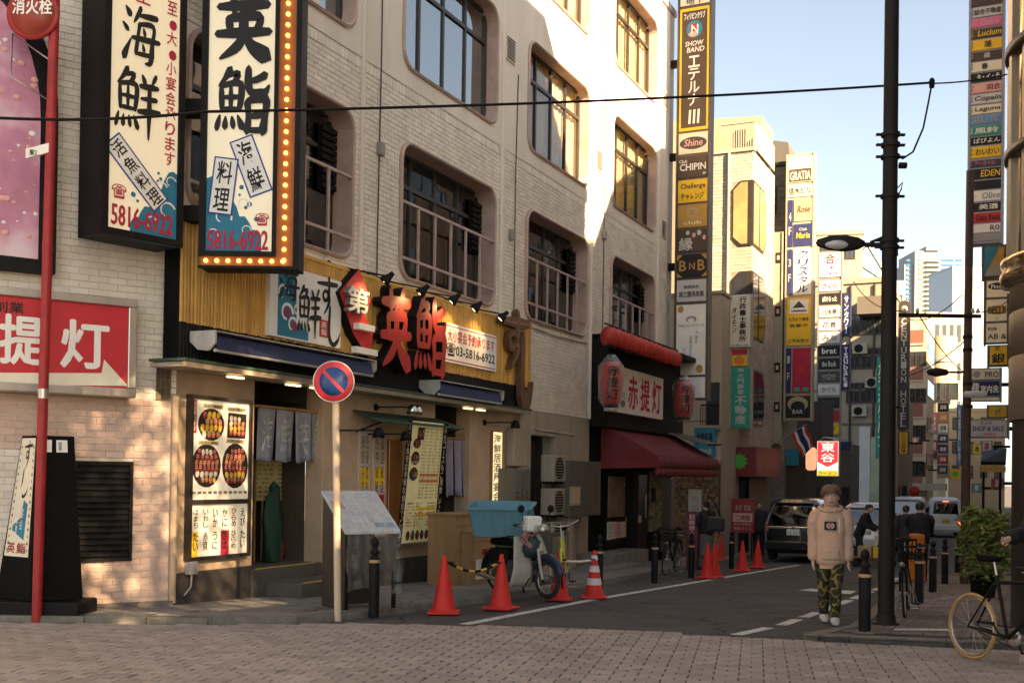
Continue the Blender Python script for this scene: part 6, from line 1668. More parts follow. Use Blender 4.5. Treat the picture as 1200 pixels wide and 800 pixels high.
for r0,r1,c_,f_,s_,u0,u1,sl_ in((8,20,'lightgrey','brown','総合不動産',.1,.95,0),(21,32,'pink','palepink','Chérie',.3,.9,.1),(33,45,'brown','yellow','Lucium',.22,.95,.12),(46,59,'yellow','brown','蓮',.42,.66,0),(60,71,'brown','lightgrey','縁',.42,.62,0),(72,84,'cream','black','春',.34,.55,0),(85,96,'black','white','タ・イ・チ',.2,.92,0),(97,109,'palepink','brown','羽衣',.5,.95,0),(110,122,'lightgrey','black','Copain',.12,.95,.12),(123,134,'cream','brown','Laguna',.15,.95,.05),(135,146,'skyblue','tan','BLUE',.15,.92,0),(147,159,'green','white','風鈴',.15,.9,0),(160,170,'black','white','ぱぴよん',.12,.95,0),(171,185,'yellow','brown','わいわい',.18,.92,0),(187,196,'dgrey','pink','アーガイル',.15,.8,0),(197,210,'black','yellow','EDEN',.35,.95,.08),(211,222,'black','black',' ',.1,.2,0),(223,236,'white','grey','Olive',.38,.95,.1),(237,248,'black','white','美酒',.3,.9,0),(249,261,'red','black','Casa Rosa',.2,.95,.05),(262,273,'white','dgrey','R0',.66,.95,0),(274,283,'grey','grey',' ',.1,.2,0)):
 pr =[]if s_==' ' else[(s_,f_,u0,u1,.22,.80,{'b':.02,'s':sl_})]
 pr +=[('3',f_,.03,.07,.55,.8),('F',f_,.03,.07,.2,.45)]if c_ not in('black',)else[]
 er.append((r0,r1,c_,pr))
er[18 if len(er)>18 else-1][3].append(('tri','cream',.05,.15,.05,.85,.28,.5))
column_sign(FE,'tall column of many coloured bar panels high beside the rounded corner',0,x1,za(-30),za(285),.4,er,1155,mat('lilac_grey_frame',(.30,.27,.28),.4,.3,var=.1),pw=.010,arms=())
m = MB();m.tube([FE.loc(FE.w(x1,.2,za(20))),FE.loc(FE.w(x1+.9,.2,za(20)))],.06,8)
def right_sign(label,px0,px1,py0,py1,Y,panels,hm,name='projecting_sign',th=.3):
 p = at(px0,(py0+py1)/2,Y);f = perp((p.x,p.y));w = f.px(px1,(py0+py1)/2)[0];pc =(px0+px1)/2
 t = column_sign(f,label,0,w,f.px(pc,py0)[1],f.px(pc,py1)[1],th,panels,pc,hm,name=name)
 m = MB();z = f.px(pc,(py0+py1)/2)[1];m.box(w+.05,w+.8,th*.35,th*.65,z-.06,z+.06);m.build('bracket',M_BLACK,t)
 return t
right_sign('teal and brown diagonal sign under the many coloured column',1153,1178,287,325,27.0,[(288,324,'gold',[('tri','teal',.02,.02,.02,.98,.75,.98),('tri','grey',.02,.02,.6,.5,.98,.02)])],MATS['brown_sign_frame'])
right_sign('cream three-panel sign beside the rounded column',1155,1181,326,402,29.0,[(328,349,'cream',[('oval','black',.1,.95,.45,.85),('Pinot','white',.25,.8,.52,.75)]),(350,377,'cream',[('oval','gold',.06,.98,.3,.72),('BELLE','black',.12,.92,.36,.66,{'b':.03}),('5F','grey',.45,.6,.08,.2)]),(378,402,'cream',[('AB &','black',.1,.95,.2,.45),('貸店舗','black',.1,.5,.62,.78)])],MATS['brown_sign_frame'])
right_sign('yellow sign with black brush writing beside the rounded column',1159,1181,404,429,32.0,[(405,428,'yellow',[('銀','black',.15,.85,.1,.6,{'b':.04}),('天','brown',.3,.6,.72,.95)])],MATS['brown_sign_frame'])
right_sign('navy and cream board by the second street pole',1137,1172,431,470,36.0,[(432,445,'cream',[('PRO','dgrey',.5,.95,.2,.75),('oval','grey',.1,.35,.2,.8)]),(446,464,'navy',[('買取','white',.05,.3,.2,.85,{'b':.03}),('室内洗','white',.35,.95,.2,.7,{'b':.03})]),(465,470,'cream',[])],MATS['grey_sign_frame'])
right_sign('small lime yellow sign below the navy board',1158,1180,474,490,38.0,[(475,489,'yellow',[('yf','green',.35,.7,.2,.8)])],MATS['grey_sign_frame'])
right_sign('white board with blue lettering low by the second street pole',1135,1181,491,513,34.0,[(492,512,'lightgrey',[('カメラ','blue',.3,.6,.72,.92),('SHOP & SALE','blue',.1,.9,.36,.64,{'b':.03}),('OPEN','crimson',.32,.68,.1,.24)])],MATS['grey_sign_frame'])
# ================================================================== left side, beyond the cream brick building
M_B2 = island_mat('beige_tile',(.41,.355,.28),.6,.10,scale=2)
M_B2M = mat('beige_mortar',(.24,.20,.15),.8)
def tile_wall(nm,par,frame,x0,x1,z0,z1,y,m,L=.30,h=.115,holes=(),depth=.010):
 mb = MB();g = random.Random(int(x0*10));z = z0;r = 0
 while z<z1-.02:
  for a,b in brick_course(x0,x1,z,h,(r%2)*L/2,holes,L=L):brick_solid(mb,a,b,z+.005,min(z1,z+h-.005),y,g)
  z += h;r += 1
 return mb.build(nm,m,par,kind='stuff')
p = at(836,500,34.4);FX = perp((p.x,p.y))
za = lambda py:FX.px(840,py)[1]
t = thing('annex_building','narrow beige annex with a dark balcony beside the tall sign column','building',FX,(0,0,-1))
m = MB();m.box(-4,FX.px(846,400)[0],0,2.5,-1.2,za(345));m.build('wall',bmat('warm_beige_render',(.42,.34,.25)),t)
m = MB();m.box(-4.05,FX.px(846,400)[0]+.05,-.06,2.4,za(344.5),za(341));m.build('coping',M_CREAMMET,t)
x0,x1 = FX.px(826,470)[0],FX.px(847,470)[0]
m = MB();m.box(x0,x1,-.5,-.02,za(503),za(499));m.build('balcony_slab',M_CREAMMET,t)
m = MB();m.box(x0+.05,x1-.1,-.02,.0,za(498),za(448));m.build('dark_window',M_DARKPANE,t)
for k in range(9):
 m = MB();x = x0+(x1-x0)*k/8;m.tube([(x,-.47,za(499)),(x,-.47,za(476))],.012,6);m.build('baluster',M_BLACK,t)
m = MB();m.box(x0,x1,-.49,-.45,za(476),za(474.5));m.build('handrail',M_BLACK,t)
x0,x1 = FX.px(821,520)[0],FX.px(845,520)[0]
t2 = thing('sign_board','teal shop board above the mosaic entrance beside the maroon awning','sign',FX,((x0+x1)/2,-.7,za(535)))
m = MB();m.box(x0,x1,-.75,-.6,za(536),za(502));m.build('panel',pal('teal'),t2)
m = MB();text(m,'炉端居酒',x0+.08,x1-.08,za(522),za(508),-.755,0,.02);text(m,'海鮮の店',x0+.06,x1-.1,za(533),za(526),-.755,1,.03);m.build('lettering',[pal('black'),pal('lightgrey')],t2)
m = MB();m.box(x0-.3,x1+.1,-.9,-.02,za(543),za(540));m.build('ledge',M_CREAMMET,t2)
M_MOSB = island_mat('brown_mosaic',(.20,.12,.06),.45,.6,scale=8)
e = thing('mosaic_entrance','brown stone mosaic entrance below the teal board','entrance',FX,(0,-.5,-.8))
xa,xb,xc,xd =(FX.px(q,600)[0]for q in(806,812,828,846))
for a,b,c_,d in((xa-.3,xb,-.9,za(553)),(xc,xc+.35,-.9,za(543)),(xd-.25,xd+.05,-.9,za(543)),(xb,xc,za(572),za(553))):
 m = MB();m.box(a,b,-.60,-.45,c_,d);o = m.build('mosaic_pier',M_JOINT,e)
 m = MB();g = random.Random(int(a*100));z = c_
 while z<d-.02:
  x = a
  while x<b-.01:
   w = g.uniform(.05,.12);m.box(x+.004,min(b,x+w)-.004,-.60-g.uniform(.004,.025),-.599,z+.004,min(d,z+.085)-.004);x += w
  z += .085
 m.build('mosaic_stone',M_MOSB,o,kind='stuff')
m = MB();m.box(xb,xc,-.56,-.54,za(610),za(573));o = m.build('poster_panel',pal('lightgrey'),e)
m = MB();columns(m,xb+.1,xc-.1,za(600),za(580),-.565,3,2);m.build('lettering',pal('dgrey'),o)
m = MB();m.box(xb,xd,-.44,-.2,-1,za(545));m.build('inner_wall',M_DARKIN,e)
p = at(880,400,36.5);FB = perp((p.x,p.y));za = lambda py:FB.px(868,py)[1]
xl,xr = -6.0,0.0
t = thing('tiled_building','beige tiled building with octagonal corner windows and a roof terrace','building',FB,(0,0,-1))
zr = za(178)
m = MB();m.box(xl,xr,.012,3.35,-1.2,zr);m.build('wall',M_B2M,t)
oct_ =[]
ox0,ox1 = FB.px(857,300)[0],xr
for ztop,zbot in((za(212),za(288)),(za(318),za(396)),(za(432),za(498))):
 oct_.append((ox0,ox1,zbot,ztop))
tile_wall('tile_face',t,FB,-2.2,xr-.002,za(526),zr,.012,M_B2,holes=oct_)
FBs = Frame(FB.o.x,FB.o.y,.4219,.9066)
m = MB();g = random.Random(2);z = za(526);r = 0
mm = MB()
sl_ = 3.4
hs =[(0.0,2.0,a[2],a[3])for a in oct_]
while z<zr-.02:
 for a,b in brick_course(0.012,sl_,z,.115,(r%2)*.15,hs,L=.30):brick_solid(mm,a,b,z+.005,min(zr,z+.11),0.0,g)
 z += .115;r += 1
mm.v =[FB.loc(FBs.w(*q))for q in mm.v];mm.build('tile_street_face',M_B2,t,kind='stuff')
for i,(a,b,c_,d)in enumerate(oct_):
 k = .28
 poly =[(a+k,c_),(b,c_),(b,d),(a+k,d),(a,d-k),(a,c_+k)]
 m = MB();m.ext(poly,-.03,.011);o = m.build('window',M_DKFRAME,t)
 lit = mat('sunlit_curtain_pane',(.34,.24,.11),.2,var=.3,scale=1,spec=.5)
 p2 =[(a+k+.03,c_+.06),(b-.16,c_+.06),(b-.16,d-.06),(a+k+.03,d-.06),(a+.06,d-k-.02),(a+.06,c_+k+.02)]
 m = MB();m.ext(p2,-.04,-.031);m.build('pane',lit if i==0 else M_DARKPANE,o)
 m = MB();q =[(0.0,c_),(1.6,c_),(2.0,c_+.4),(2.0,d-.4),(1.6,d),(0,d)];m.ext(q,-.03,.011);m.v =[FB.loc(FBs.w(*z_))for z_ in m.v];o = m.build('window',M_DKFRAME,t)
 m = MB();q =[(0.1,c_+.08),(1.55,c_+.08),(1.9,c_+.45),(1.9,d-.45),(1.55,d-.08),(.1,d-.08)];m.ext(q,-.04,-.031);m.v =[FB.loc(FBs.w(*z_))for z_ in m.v];m.build('pane',lit if i==0 else M_DARKPANE,o)
 m = MB();m.box(.85,.92,-.055,-.041,c_+.05,d-.05);m.v =[FB.loc(FBs.w(*z_))for z_ in m.v];m.build('mullion',M_DKFRAME,o)
m = MB();m.ext([(-6,zr),(FB.px(867,150)[0]+.28,zr),(FB.px(879,150)[0]+.1,za(124)),(-6,za(110))],1.3,3.3);m.build('penthouse',bmat('tan_tile_render',(.36,.27,.17)),t)
m = MB();m.box(FB.px(851,160)[0],FB.px(864,160)[0],1.25,1.29,zr,za(138));m.build('door',M_DKFRAME,t)
m = MB();m.box(-4,.05,-.05,.2,zr+.002,zr+.12);m.build('coping',M_CREAMMET,t)
for k in range(14):
 m = MB();x = -1.05+k*.08;m.box(x-.015,x+.015,.02,.06,zr+.121,zr+.95);m.build('baluster',M_CREAMMET,t)
m = MB();m.box(-1.1,.05,.0,.08,zr+.951,zr+1.02);m.build('handrail',M_CREAMMET,t)
m = MB();m.box(.0,.04,.02,3.2,zr+.121,zr+1.0);m.build('terrace_panel',M_CREAMMET,t)
za2 = lambda py:FB.px(865,py)[1]
x0 = FB.px(849,540)[0]
t2 = thing('shop_sign','dark red sign box with green splash shapes on the tiled building corner','sign',FB,(0,-.4,za2(558)))
m = MB();m.plan([(x0,-.6),(.35,-.6),(.35+1.6*.0+.1,2.8),(x0,2.8)],za2(558),za2(524));m.build('housing',mat('dark_red_sign',(.20,.014,.018),.4,var=.15,dirt=.3,dirtc=(.08,.01,.01)),t2)
m = MB()
for px_,py_,r_ in((853,539,.16),(866,540,.24)):
 cx_,cz_ = FB.px(px_,py_,-.61);n_ = 22
 m.add([(cx_+r_*(1.25 if i%2 else .85)*math.cos(i*6.283/n_),-.605-.001,cz_+r_*(1.2 if i%2 else .85)*math.sin(i*6.283/n_))for i in range(n_)],[tuple(range(n_))])
m.build('green_splash',mat('vivid_green',(.05,.42,.04),.5),t2,kind='stuff')
m = MB();text(m,'居酒屋',.3,2.6,za2(552),za2(530),-.005,0,.02)
m.v =[(.357+q[1]+.02*q[0]*1.4,-.55+q[0]*1.15,q[2])for q in m.v];m.build('lettering',pal('brown'),t2)
m = MB();m.box(-3.5,0,-.1,.0,-1.3,za2(559));m.build('shop_front',M_BLACKM,t)
for a,b in((-1.0,-.62),(-.5,-.1)):
 m = MB();m.box(a,b,-.13,-.101,-.6,za2(563));m.build('door',M_DARKPANE,t)
m = MB();q =[FB.px(a,b,-.3)for a,b in((847,562),(851,562),(851,573),(857,576),(857,622))];m.tube([(a,-.3,b)for a,b in q],.05,10);o = m.build('down_pipe',mat('yellow_pipe',(.55,.36,.12),.5,var=.1,dirt=.3),None,FB,'yellow downpipe with a bend beside the standing red signboard','pipe')
def flat_sign(label,px0,px1,py0,py1,Y,panels,hm,th=.18):
 p = at(px0,(py0+py1)/2,Y);f = perp((p.x,p.y));w = f.px(px1,(py0+py1)/2)[0];pc =(px0+px1)/2
 t = column_sign(f,label,0,w,f.px(pc,py0)[1],f.px(pc,py1)[1],th,panels,pc,hm,name='projecting_sign',pw=.012)
 m = MB();z = f.px(pc,(py0+py1)/2)[1];m.box(w*.4,w*.6,th,th+1.0,z-.05,z+.05);m.build('bracket',M_BLACK,t)
 return t
flat_sign('cream vertical office sign before the octagonal windows',855.5,880,345,407,35.2,[(345,407,'cream',[('行政書士事務所','black',.46,.78,.10,.96,{'v':True,'b':.03}),('ダイモン','black',.10,.32,.28,.76,{'v':True,'b':.015}),('03-5812-1236','dgrey',.1,.9,.02,.06)])],MATS['cream_sign_frame'])
flat_sign('small orange panel with a red top between the cream and green signs',857.5,876,409,429,35.25,[(409,416,'red',[]),(416,429,'yellow',[('oval','orange',.15,.85,.1,.9)])],MATS['cream_sign_frame'])
flat_sign('green vertical estate agent sign below the cream office sign',856.5,879.5,430,502,35.2,[(430,502,'green',[('㈱','lightgrey',.35,.65,.92,.98),('大門商事','lightgrey',.34,.66,.55,.90,{'v':True,'b':.02}),('不動産','lightgrey',.22,.78,.07,.53,{'v':True,'b':.03})])],MATS['cream_sign_frame'])
p = at(920,400,40.6);FG = perp((p.x,p.y));za = lambda py:FG.px(905,py)[1]
M_GB = island_mat('grey_brick',(.23,.19,.15),.7,.2,scale=2);
t = thing('grey_brick_building','narrow grey brick building between the beige tiled one and the cream sign column','building',FG,(0,0,-1))
m = MB();m.box(-3,0,.012,2.5,-1.3,za(196));m.build('wall',M_B2M,t)
tile_wall('brick_face',t,FG,-2.2,0,-1.2,za(196),.012,M_GB,L=.3,h=.12)
for k in range(5):
 window_unit(.55,.95,M_DKFRAME,M_DARKPANE,t,-.62,za(250+k*62),-.03,1)
m = MB();m.box(-2.6,.02,-.05,2.5,za(195.5),za(191));m.build('coping',M_DKFRAME,t)
m = MB();m.ext([(-1.2,za(190)),(.05,za(190)),(-.05,za(165)),(-1.0,za(158))],.4,2.4);m.build('roof_shed',bmat('dark_roof_metal',(.10,.09,.08)),t)
p = at(1040,450,62.0);FH = perp((p.x,p.y));za = lambda py:FH.px(1010,py)[1]
building('grey_building','plain brownish grey building behind the stacked bar panels',FH,-7,-.2,8,-1.5,za(332),bmat('brown_grey_render',(.30,.25,.19),scale=.4),0,0)
m = MB();x0,x1 = FH.px(1007,540)[0],FH.px(1020,540)[0];m.box(x0,x1,-.2,0,-1.2,za(500));m.build('white_storefront',pal('lightgrey'),None,FH,'pale shop panel with bracket lamps on the grey building','shop front')
m = MB();x0,x1 = FH.px(1020.5,540)[0],FH.px(1032,540)[0];m.box(x0,x1,-.2,0,-1.2,za(512));m.build('green_storefront',mat('pale_green_stucco',(.30,.34,.22),.7,var=.3,scale=.8),None,FH,'pale green mottled shop front beside the pale shop panel','shop front')
m = MB();m.box(FH.px(1008,400)[0],FH.px(1040,400)[0],-1.4,-.01,za(372),za(352));m.build('concrete_canopy',bmat('dim_concrete',(.13,.11,.09)),None,FH,'dark concrete canopy jutting from the grey building','canopy')
building('beige_rear_building','beige building with a roof railing rising behind the stacked bar panels',Frame(*at(952,400,70)[:2],1,-.2),0,3.0,6,-1.5,at(970,276,70).z,bmat('light_beige_render',(.34,.27,.19)),5,2,.4,.4,zb=6)
m = MB();f = Frame(*at(985,330,85)[:2],1,0)
pk =[f.px(q[0],q[1])for q in((984,335),(1046,335),(1046,322),(1017,287),(1000,305))]
t = thing('glass_roof_building','building with a steep glass roof behind the grey building','building',f,(0,0,-1))
m.ext(pk,.05,6);m.build('glass_roof',mat('pale_green_glass',(.22,.30,.27),.15,var=.1,scale=.3),t)
m = MB();m.box(pk[0][0],pk[1][0],.3,6,-1.3,pk[0][1]);m.build('wall',bmat('light_grey_render',(.40,.37,.33)),t)
for a,b in((0,3),(1,3),(4,1),(0,4)):
 m = MB();m.tube([(pk[a][0],0,pk[a][1]),(pk[b][0],0,pk[b][1])],.06,6);m.build('glazing_bar',M_STEEL,t)
f = Frame(*at(1022,400,95)[:2],1,-.1)
building('pale_grey_building','pale grey block with roof machinery before the white tower',f,0,f.px(1060,400)[0],8,-1.5,f.px(1040,333)[1],bmat('pale_grey_render',(.42,.41,.39)),4,3,.5,.3,zb=8)
p = at(1086,450,84.0);FHo = perp((p.x,p.y));za = lambda py:FHo.px(1074,py)[1]
xw = FHo.px(1062,450)[0]
t = thing('hotel_building','cream hotel with brown spandrels behind the dark vertical hotel sign','building',FHo,(0,0,-1))
m = MB();m.box(xw-4,0,0,7,-1.5,za(372));m.build('wall',bmat('cream_hotel_render',(.46,.385,.29)),t)
for k in range(5):
 z = za(395+k*43)
 m = MB();m.box(xw-3,-.25,-.05,-.001,z-.45,z+.55);m.build('spandrel',pal('brown')if 0 else mat('red_brown_spandrel',(.20,.08,.05),.6,var=.15),t)
 m = MB();m.box(.001,.05,.3,6.5,z-1.6,z-.4);m.build('side_window',M_DARKPANE,t)
 m = MB();m.box(xw-3,-.2,-.08,-.001,z-.62,z-.46);m.build('string_course',M_CREAMMET,t)
m = MB();m.box(xw-2.5,1.5,-1.8,-.01,za(574),za(566));m.build('canopy_edge',M_CREAMMET,t)
p = at(1052,430,66.0);f = perp((p.x,p.y));w = f.px(1066,430)[0];za = lambda py:f.px(1059,py)[1]
t = thing('hotel_sign','dark vertical sign with rounded ends and pale hotel lettering','sign',f,(w/2,.1,za(505)))
m = MB();m.ext(rrect(0,w,za(505),za(352),w*.45),0,.25);m.build('housing',mat('dark_brown_sign',(.045,.03,.025),.4,var=.15),t)
m = MB();text(m,'CENTURION HOTEL',w*.28,w*.72,za(500),za(372),-.006,0,.02,vert=True);m.build('lettering',pal('lightgrey'),t)
m = MB();m.lathe([(.001,-.03),(w*.3,-.03),(w*.3,-.001)],(w/2,0,za(362)),16,axis='y');m.build('emblem',pal('grey'),t)
right_sign('yellow vertical sign hung beneath the dark hotel sign',1053.5,1064,506,532,66.0,[(506,532,'yellow',[('三六五酒場','crimson',.25,.75,.05,.95,V)])],MATS['navy_frame'])
right_sign('green vertical sign with white writing behind the utility pole',1028,1035.5,418,536,58.0,[(418,536,'green',[('カラオケパブ','white',.15,.85,.1,.95,V)])],mat('green_frame',(.02,.2,.14),.5))
f = Frame(*at(1062,330,420)[:2],1,0);za = lambda py:f.px(1098,py)[1]
t = thing('white_tower','distant white apartment tower with blue glazed bays','building',f,(10,0,0))
x_ = lambda px:f.px(px,340)[0]
m = MB();m.box(x_(1072),x_(1130),0,18,-2,za(294));m.box(x_(1084),x_(1100),-1,10,za(294),za(289));m.box(x_(1104),x_(1122),1,10,za(294),za(291));m.build('wall',bmat('white_tower_render',(.34,.335,.32)),t)
m = MB();m.box(x_(1062),x_(1071.9),2,16,-2,za(309));m.build('wing',MATS['white_tower_render'],t)
for r_ in range(14):
 zt = za(303+r_*5.6)
 for a,b,mm_ in((1103,1117,M_BLUEPANE),(1064,1069,M_BLUEPANE),(1076,1082,M_PALEPANE),(1085,1099,M_PALEPANE),(1120,1127,M_BLUEPANE)):
  m = MB();m.box(x_(a),x_(b),-.25 if a>1071 else 1.7,-.01 if a>1071 else 1.99,zt-.95,zt);m.build('window',mm_,t)
 m = MB();m.box(x_(1083),x_(1101),-1.4,-.3,zt-1.35,zt-1.0);m.build('balcony',MATS['white_tower_render'],t)
f = Frame(*at(1116,350,220)[:2],1,.1)
building('glass_block','pale blue glass block beside the distant white tower',f,0,f.px(1153,350)[0],10,-2,f.px(1135,314)[1],mat('pale_blue_cladding',(.30,.33,.36),.25,var=.06),7,3,.9,.7,fm=M_CREAMMET,gm=mat('pale_blue_pane',(.40,.46,.52),.12,var=.1,scale=.2),zb=8)
f = Frame(*at(1080,480,130)[:2],1,-.15);za = lambda py:f.px(1100,py)[1]
t = thing('curved_building','cream building with a curved upper wall closing the end of the street','building',f,(0,0,-1))
x0,x1 = 0,f.px(1121,480)[0]
m = MB();m.plan([(x0+(x1-x0)*(i/12),-1.6*math.sin(math.pi*i/12))for i in range(13)]+[(x1,6),(x0,6)],-2,za(395));m.build('wall',bmat('sunlit_cream_render',(.36,.29,.19)),t)
m = MB();m.plan([(x0+(x1-x0)*(i/12),-1.75*math.sin(math.pi*i/12)-.05)for i in range(13)]+[(x1,5),(x0,5)],za(425),za(422));m.build('cornice',M_CREAMMET,t)
for k in range(3):
 for j in range(3):window_unit(1.5,2.0,M_DKFRAME,M_DARKPANE,t,x0+(x1-x0)*(.25+.25*j),za(470+k*34),-1.75,1)
f = Frame(*at(1112,500,100)[:2],1,-.35);za = lambda py:f.px(1130,py)[1]
building('low_cream_building','low cream building with shop signs past the second street pole',f,0,f.px(1178,500)[0],6,-1.5,za(482),bmat('warm_cream_render',(.52,.44,.32)),3,4,.5,.5,gm=M_PALEPANE,zb=1.5)
f = Frame(*at(1086,340,180)[:2],1,0)
building('terrace_block','stepped white block below the distant white tower',f,0,f.px(1128,400)[0],10,-2,f.px(1105,368)[1],bmat('off_white_render',(.30,.27,.22)),4,5,.5,.45,zb=4)
f = Frame(*at(1058,560,92)[:2],.9,-.43)
t = thing('shop_awning','grey shop awning over a dark entrance at the end of the street','awning',f,(1,0,0))
w = f.px(1090,560)[0];zA,zB = f.px(1075,548)[1],f.px(1075,570)[1]
m = MB();m.add([(0,0,zA),(w*.9,0,zA),(w,-1.4,zB),(0,-1.4,zB)],[(0,1,2,3)]);m.build('cloth',mat('grey_awning',(.16,.14,.13),.8),t,solid=.02)
m = MB();m.box(0,w*.9,.1,.3,-1.4,zA);m.build('dark_entrance',M_DARKIN,t)
right_sign('far sign column with small stacked panels at the end of the street',1099,1111,470,560,96.0,[(472+i*12.2,482+i*12.2,c_,[('酒場','white' if c_!='white' else 'black',.2,.8,.25,.75)])for i,c_ in enumerate(('black','orange','white','navy','purple','crimson','dgrey'))],MATS['cream_sign_frame'])
right_sign('tall blue banner sign near the end of the street',1122,1126.5,474,545,90.0,[(474,545,'skyblue',[('大売出し中','white',.2,.8,.05,.95,V)])],MATS['navy_frame'])
right_sign('yellow flower-shaped sign board far down the street',1113,1126,549,561,88.0,[(549,561,'yellow',[('oval','lime',.2,.8,.2,.8)])],MATS['cream_sign_frame'])
p = at(957,540,39.0);f = perp((p.x,p.y));w = f.px(983,540)[0];za = lambda py:f.px(970,py)[1]
t = thing('lit_sign','lit red and white box sign with a lime green foot near the striped flag','sign',f,(w/2,.1,za(558)))
m = MB();m.box(0,w,.01,.3,za(558),za(516));m.build('housing',M_STEEL,t)
def em(k,e):return mat('lit_'+k,PAL[k],.5,var=.04,emit=tuple(min(1,v*1.3)for v in PAL[k]),es=e)
m = MB();m.quad((.02,0,za(557)),(w-.02,0,za(557)),(w-.02,0,za(517)),(.02,0,za(517)),0);m.add([(.03,-.004,za(517.5)),(w-.03,-.004,za(517.5)),(w-.03,-.004,za(541)),(w/2,-.004,za(547)),(.03,-.004,za(541))],[(0,1,2,3,4)],1);m.quad((.03,-.004,za(557)),(w-.03,-.004,za(557)),(w-.03,-.004,za(551)),(.03,-.004,za(551)),2);m.build('face',[em('white',.16),em('red',.3),em('yellow',.15)],t)
m = MB();text(m,'東',w*.2,w*.8,za(529),za(518.5),-.009,0,.03);text(m,'谷',w*.2,w*.8,za(541),za(531),-.009,0,.03);text(m,'ラーメン',w*.08,w*.92,za(556.5),za(552),-.009,1,.02);m.build('lettering',[em('white',.16),pal('green')],t)
m = MB();m.tube([(w*.1,.1,za(516)),(w*.3,.1,za(512)),(w*.9,.1,za(514)),(w+.2,.3,za(514))],.02,6);m.build('bracket',M_STEEL,t)
t = thing('lantern_sign','round orange and white lantern sign beside the lit red sign','lantern',f,(-.22,.0,za(550)))
m = MB();cx_ = f.px(950,540)[0];r_ =(f.px(957,540)[0]-f.px(944,540)[0])/2
hh = za(524)-za(551)
m.lathe([(r_*.6,0),(r_*.95,hh*.08),(r_,hh*.3),(r_,hh*.7),(r_*.95,hh*.92),(r_*.6,hh)],(cx_,.1,za(551)),18);m.build('paper_shade',mat('orange_lantern_paper',(.5,.28,.16),.6,var=.5,scale=3,emit=(1,.5,.3),es=.12),t)
m = MB();m.lathe([(r_*.55,hh),(r_*.55,hh+.08),(.02,hh+.12)],(cx_,.1,za(551)),14);m.build('cap_ring',M_BLACK,t)
b0_,b1_ = FB.w(.1,.5,0),None
p0 = at(900,524,39.3);p1 = at(945,497,38.7)
t = thing('striped_flag','red white and blue striped flag on a slanting pole','flag',WORLD,tuple(p0))
m = MB();m.tube([p0,p1],.02,6);m.build('pole',M_STEEL,t)
q0,q1,q2,q3 = at(926,507,39),at(945,498,38.8),at(954,522,38.9),at(941,536,39.0)
for k,c_ in enumerate(('red','white','navy','white','red')):
 e0,e1 =((0,.17),(.17,.33),(.33,.67),(.67,.83),(.83,1))[k]
 m = MB();m.grid(lambda u,v:tuple((q0.lerp(q1,e0+(e1-e0)*u)).lerp(q3.lerp(q2,e0+(e1-e0)*u),v)+Vector((.03*math.sin(9*v+3*(e0+(e1-e0)*u)),.05*math.sin(7*v+5*(e0+(e1-e0)*u)),0))),3,10);m.build('stripe',pal(c_),t)
p1 = at(925,408,42.3)
t = thing('draped_flag','red white and blue cloth draped across the cream sign column','flag',WORLD,tuple(p1))
for k,c_ in enumerate(('red','white','blue')):
 m = MB();a_,b_ = at(923+k*10,406,42.3),at(933+k*10,406,42.3)
 m.grid(lambda u,v:(a_.x+(b_.x-a_.x)*u+.1*v,a_.y+.06*math.sin(6*u+5*v),a_.z+(b_.z-a_.z)*u-v*(.12+.38*math.sin(math.pi*(k+u)/3))),6,6);m.build('cloth',pal(c_),t)
t = building('blue_canopy_shop','dark shop with a blue canopy beyond the minivan',FG,FG.px(918,560)[0],FG.px(942,560)[0],2,-1.3,FG.px(925,542)[1],M_DARKIN,0,0,cat='shop',y0=.5)
m = MB();m.box(FG.px(919,540)[0],FG.px(934,540)[0],.3,.49,FG.px(925,545)[1],FG.px(925,526)[1]);m.build('canopy',pal('teal'),t)
for i,(pa_,pb_,Y_,py_,c_,lab)in enumerate(((938,962,46,470,(.05,.04,.035),'dim brown shop front beside the lit red sign'),(962,996,52,520,(.09,.07,.05),'brown shop front behind the hooded pedestrian'),(1040,1064,75,470,(.20,.17,.13),'dull beige shop front behind the utility pole'))):
 p = at(pb_,600,Y_);f = perp((p.x,p.y));x0 = f.px(pa_,600)[0]
 t = thing('storefront',lab,'shop front',f,(x0/2,0,-1.2));z1 = f.px((pa_+pb_)/2,py_)[1]
 m = MB();m.box(x0-1.5,0,.02,3,-1.4,z1);m.build('wall',bmat('shop_wall_%s'%'abc'[i],c_),t)
 for k in range(3):
  a,b = x0+(0-x0)*(k+.12)/3,x0+(0-x0)*(k+.85)/3
  m = MB();m.box(a,b,-.03,.019,-.9,1.3);m.build('door',M_DARKPANE if k!=1 else mat('brown_doors',(.10,.06,.035),.5,var=.2),t)
for px_,py_ in((908,562),(939,575),(1006,560)):
 pass
p = gp(871,652);f = perp((p.x-.4,p.y))
x0,x1 = f.px(857,610)[0],f.px(884,610)[0];z0,z1 = f.px(870,624)[1],f.px(870,584)[1]
t = thing('signboard','red standing signboard with a pale panel before the tiled building','signboard',f,((x0+x1)/2,0,z0-.5))
m = MB();m.bbox(x0,x1,0,.08,z0,z1,.01);m.build('board',mat('signboard_red',(.30,.02,.022),.5,var=.12),t)
m = MB();h_,w_ = z1-z0,x1-x0
m.quad((x0+.06*w_,-.004,z0+.32*h_),(x1-.08*w_,-.004,z0+.32*h_),(x1-.08*w_,-.004,z0+.58*h_),(x0+.06*w_,-.004,z0+.58*h_),0)
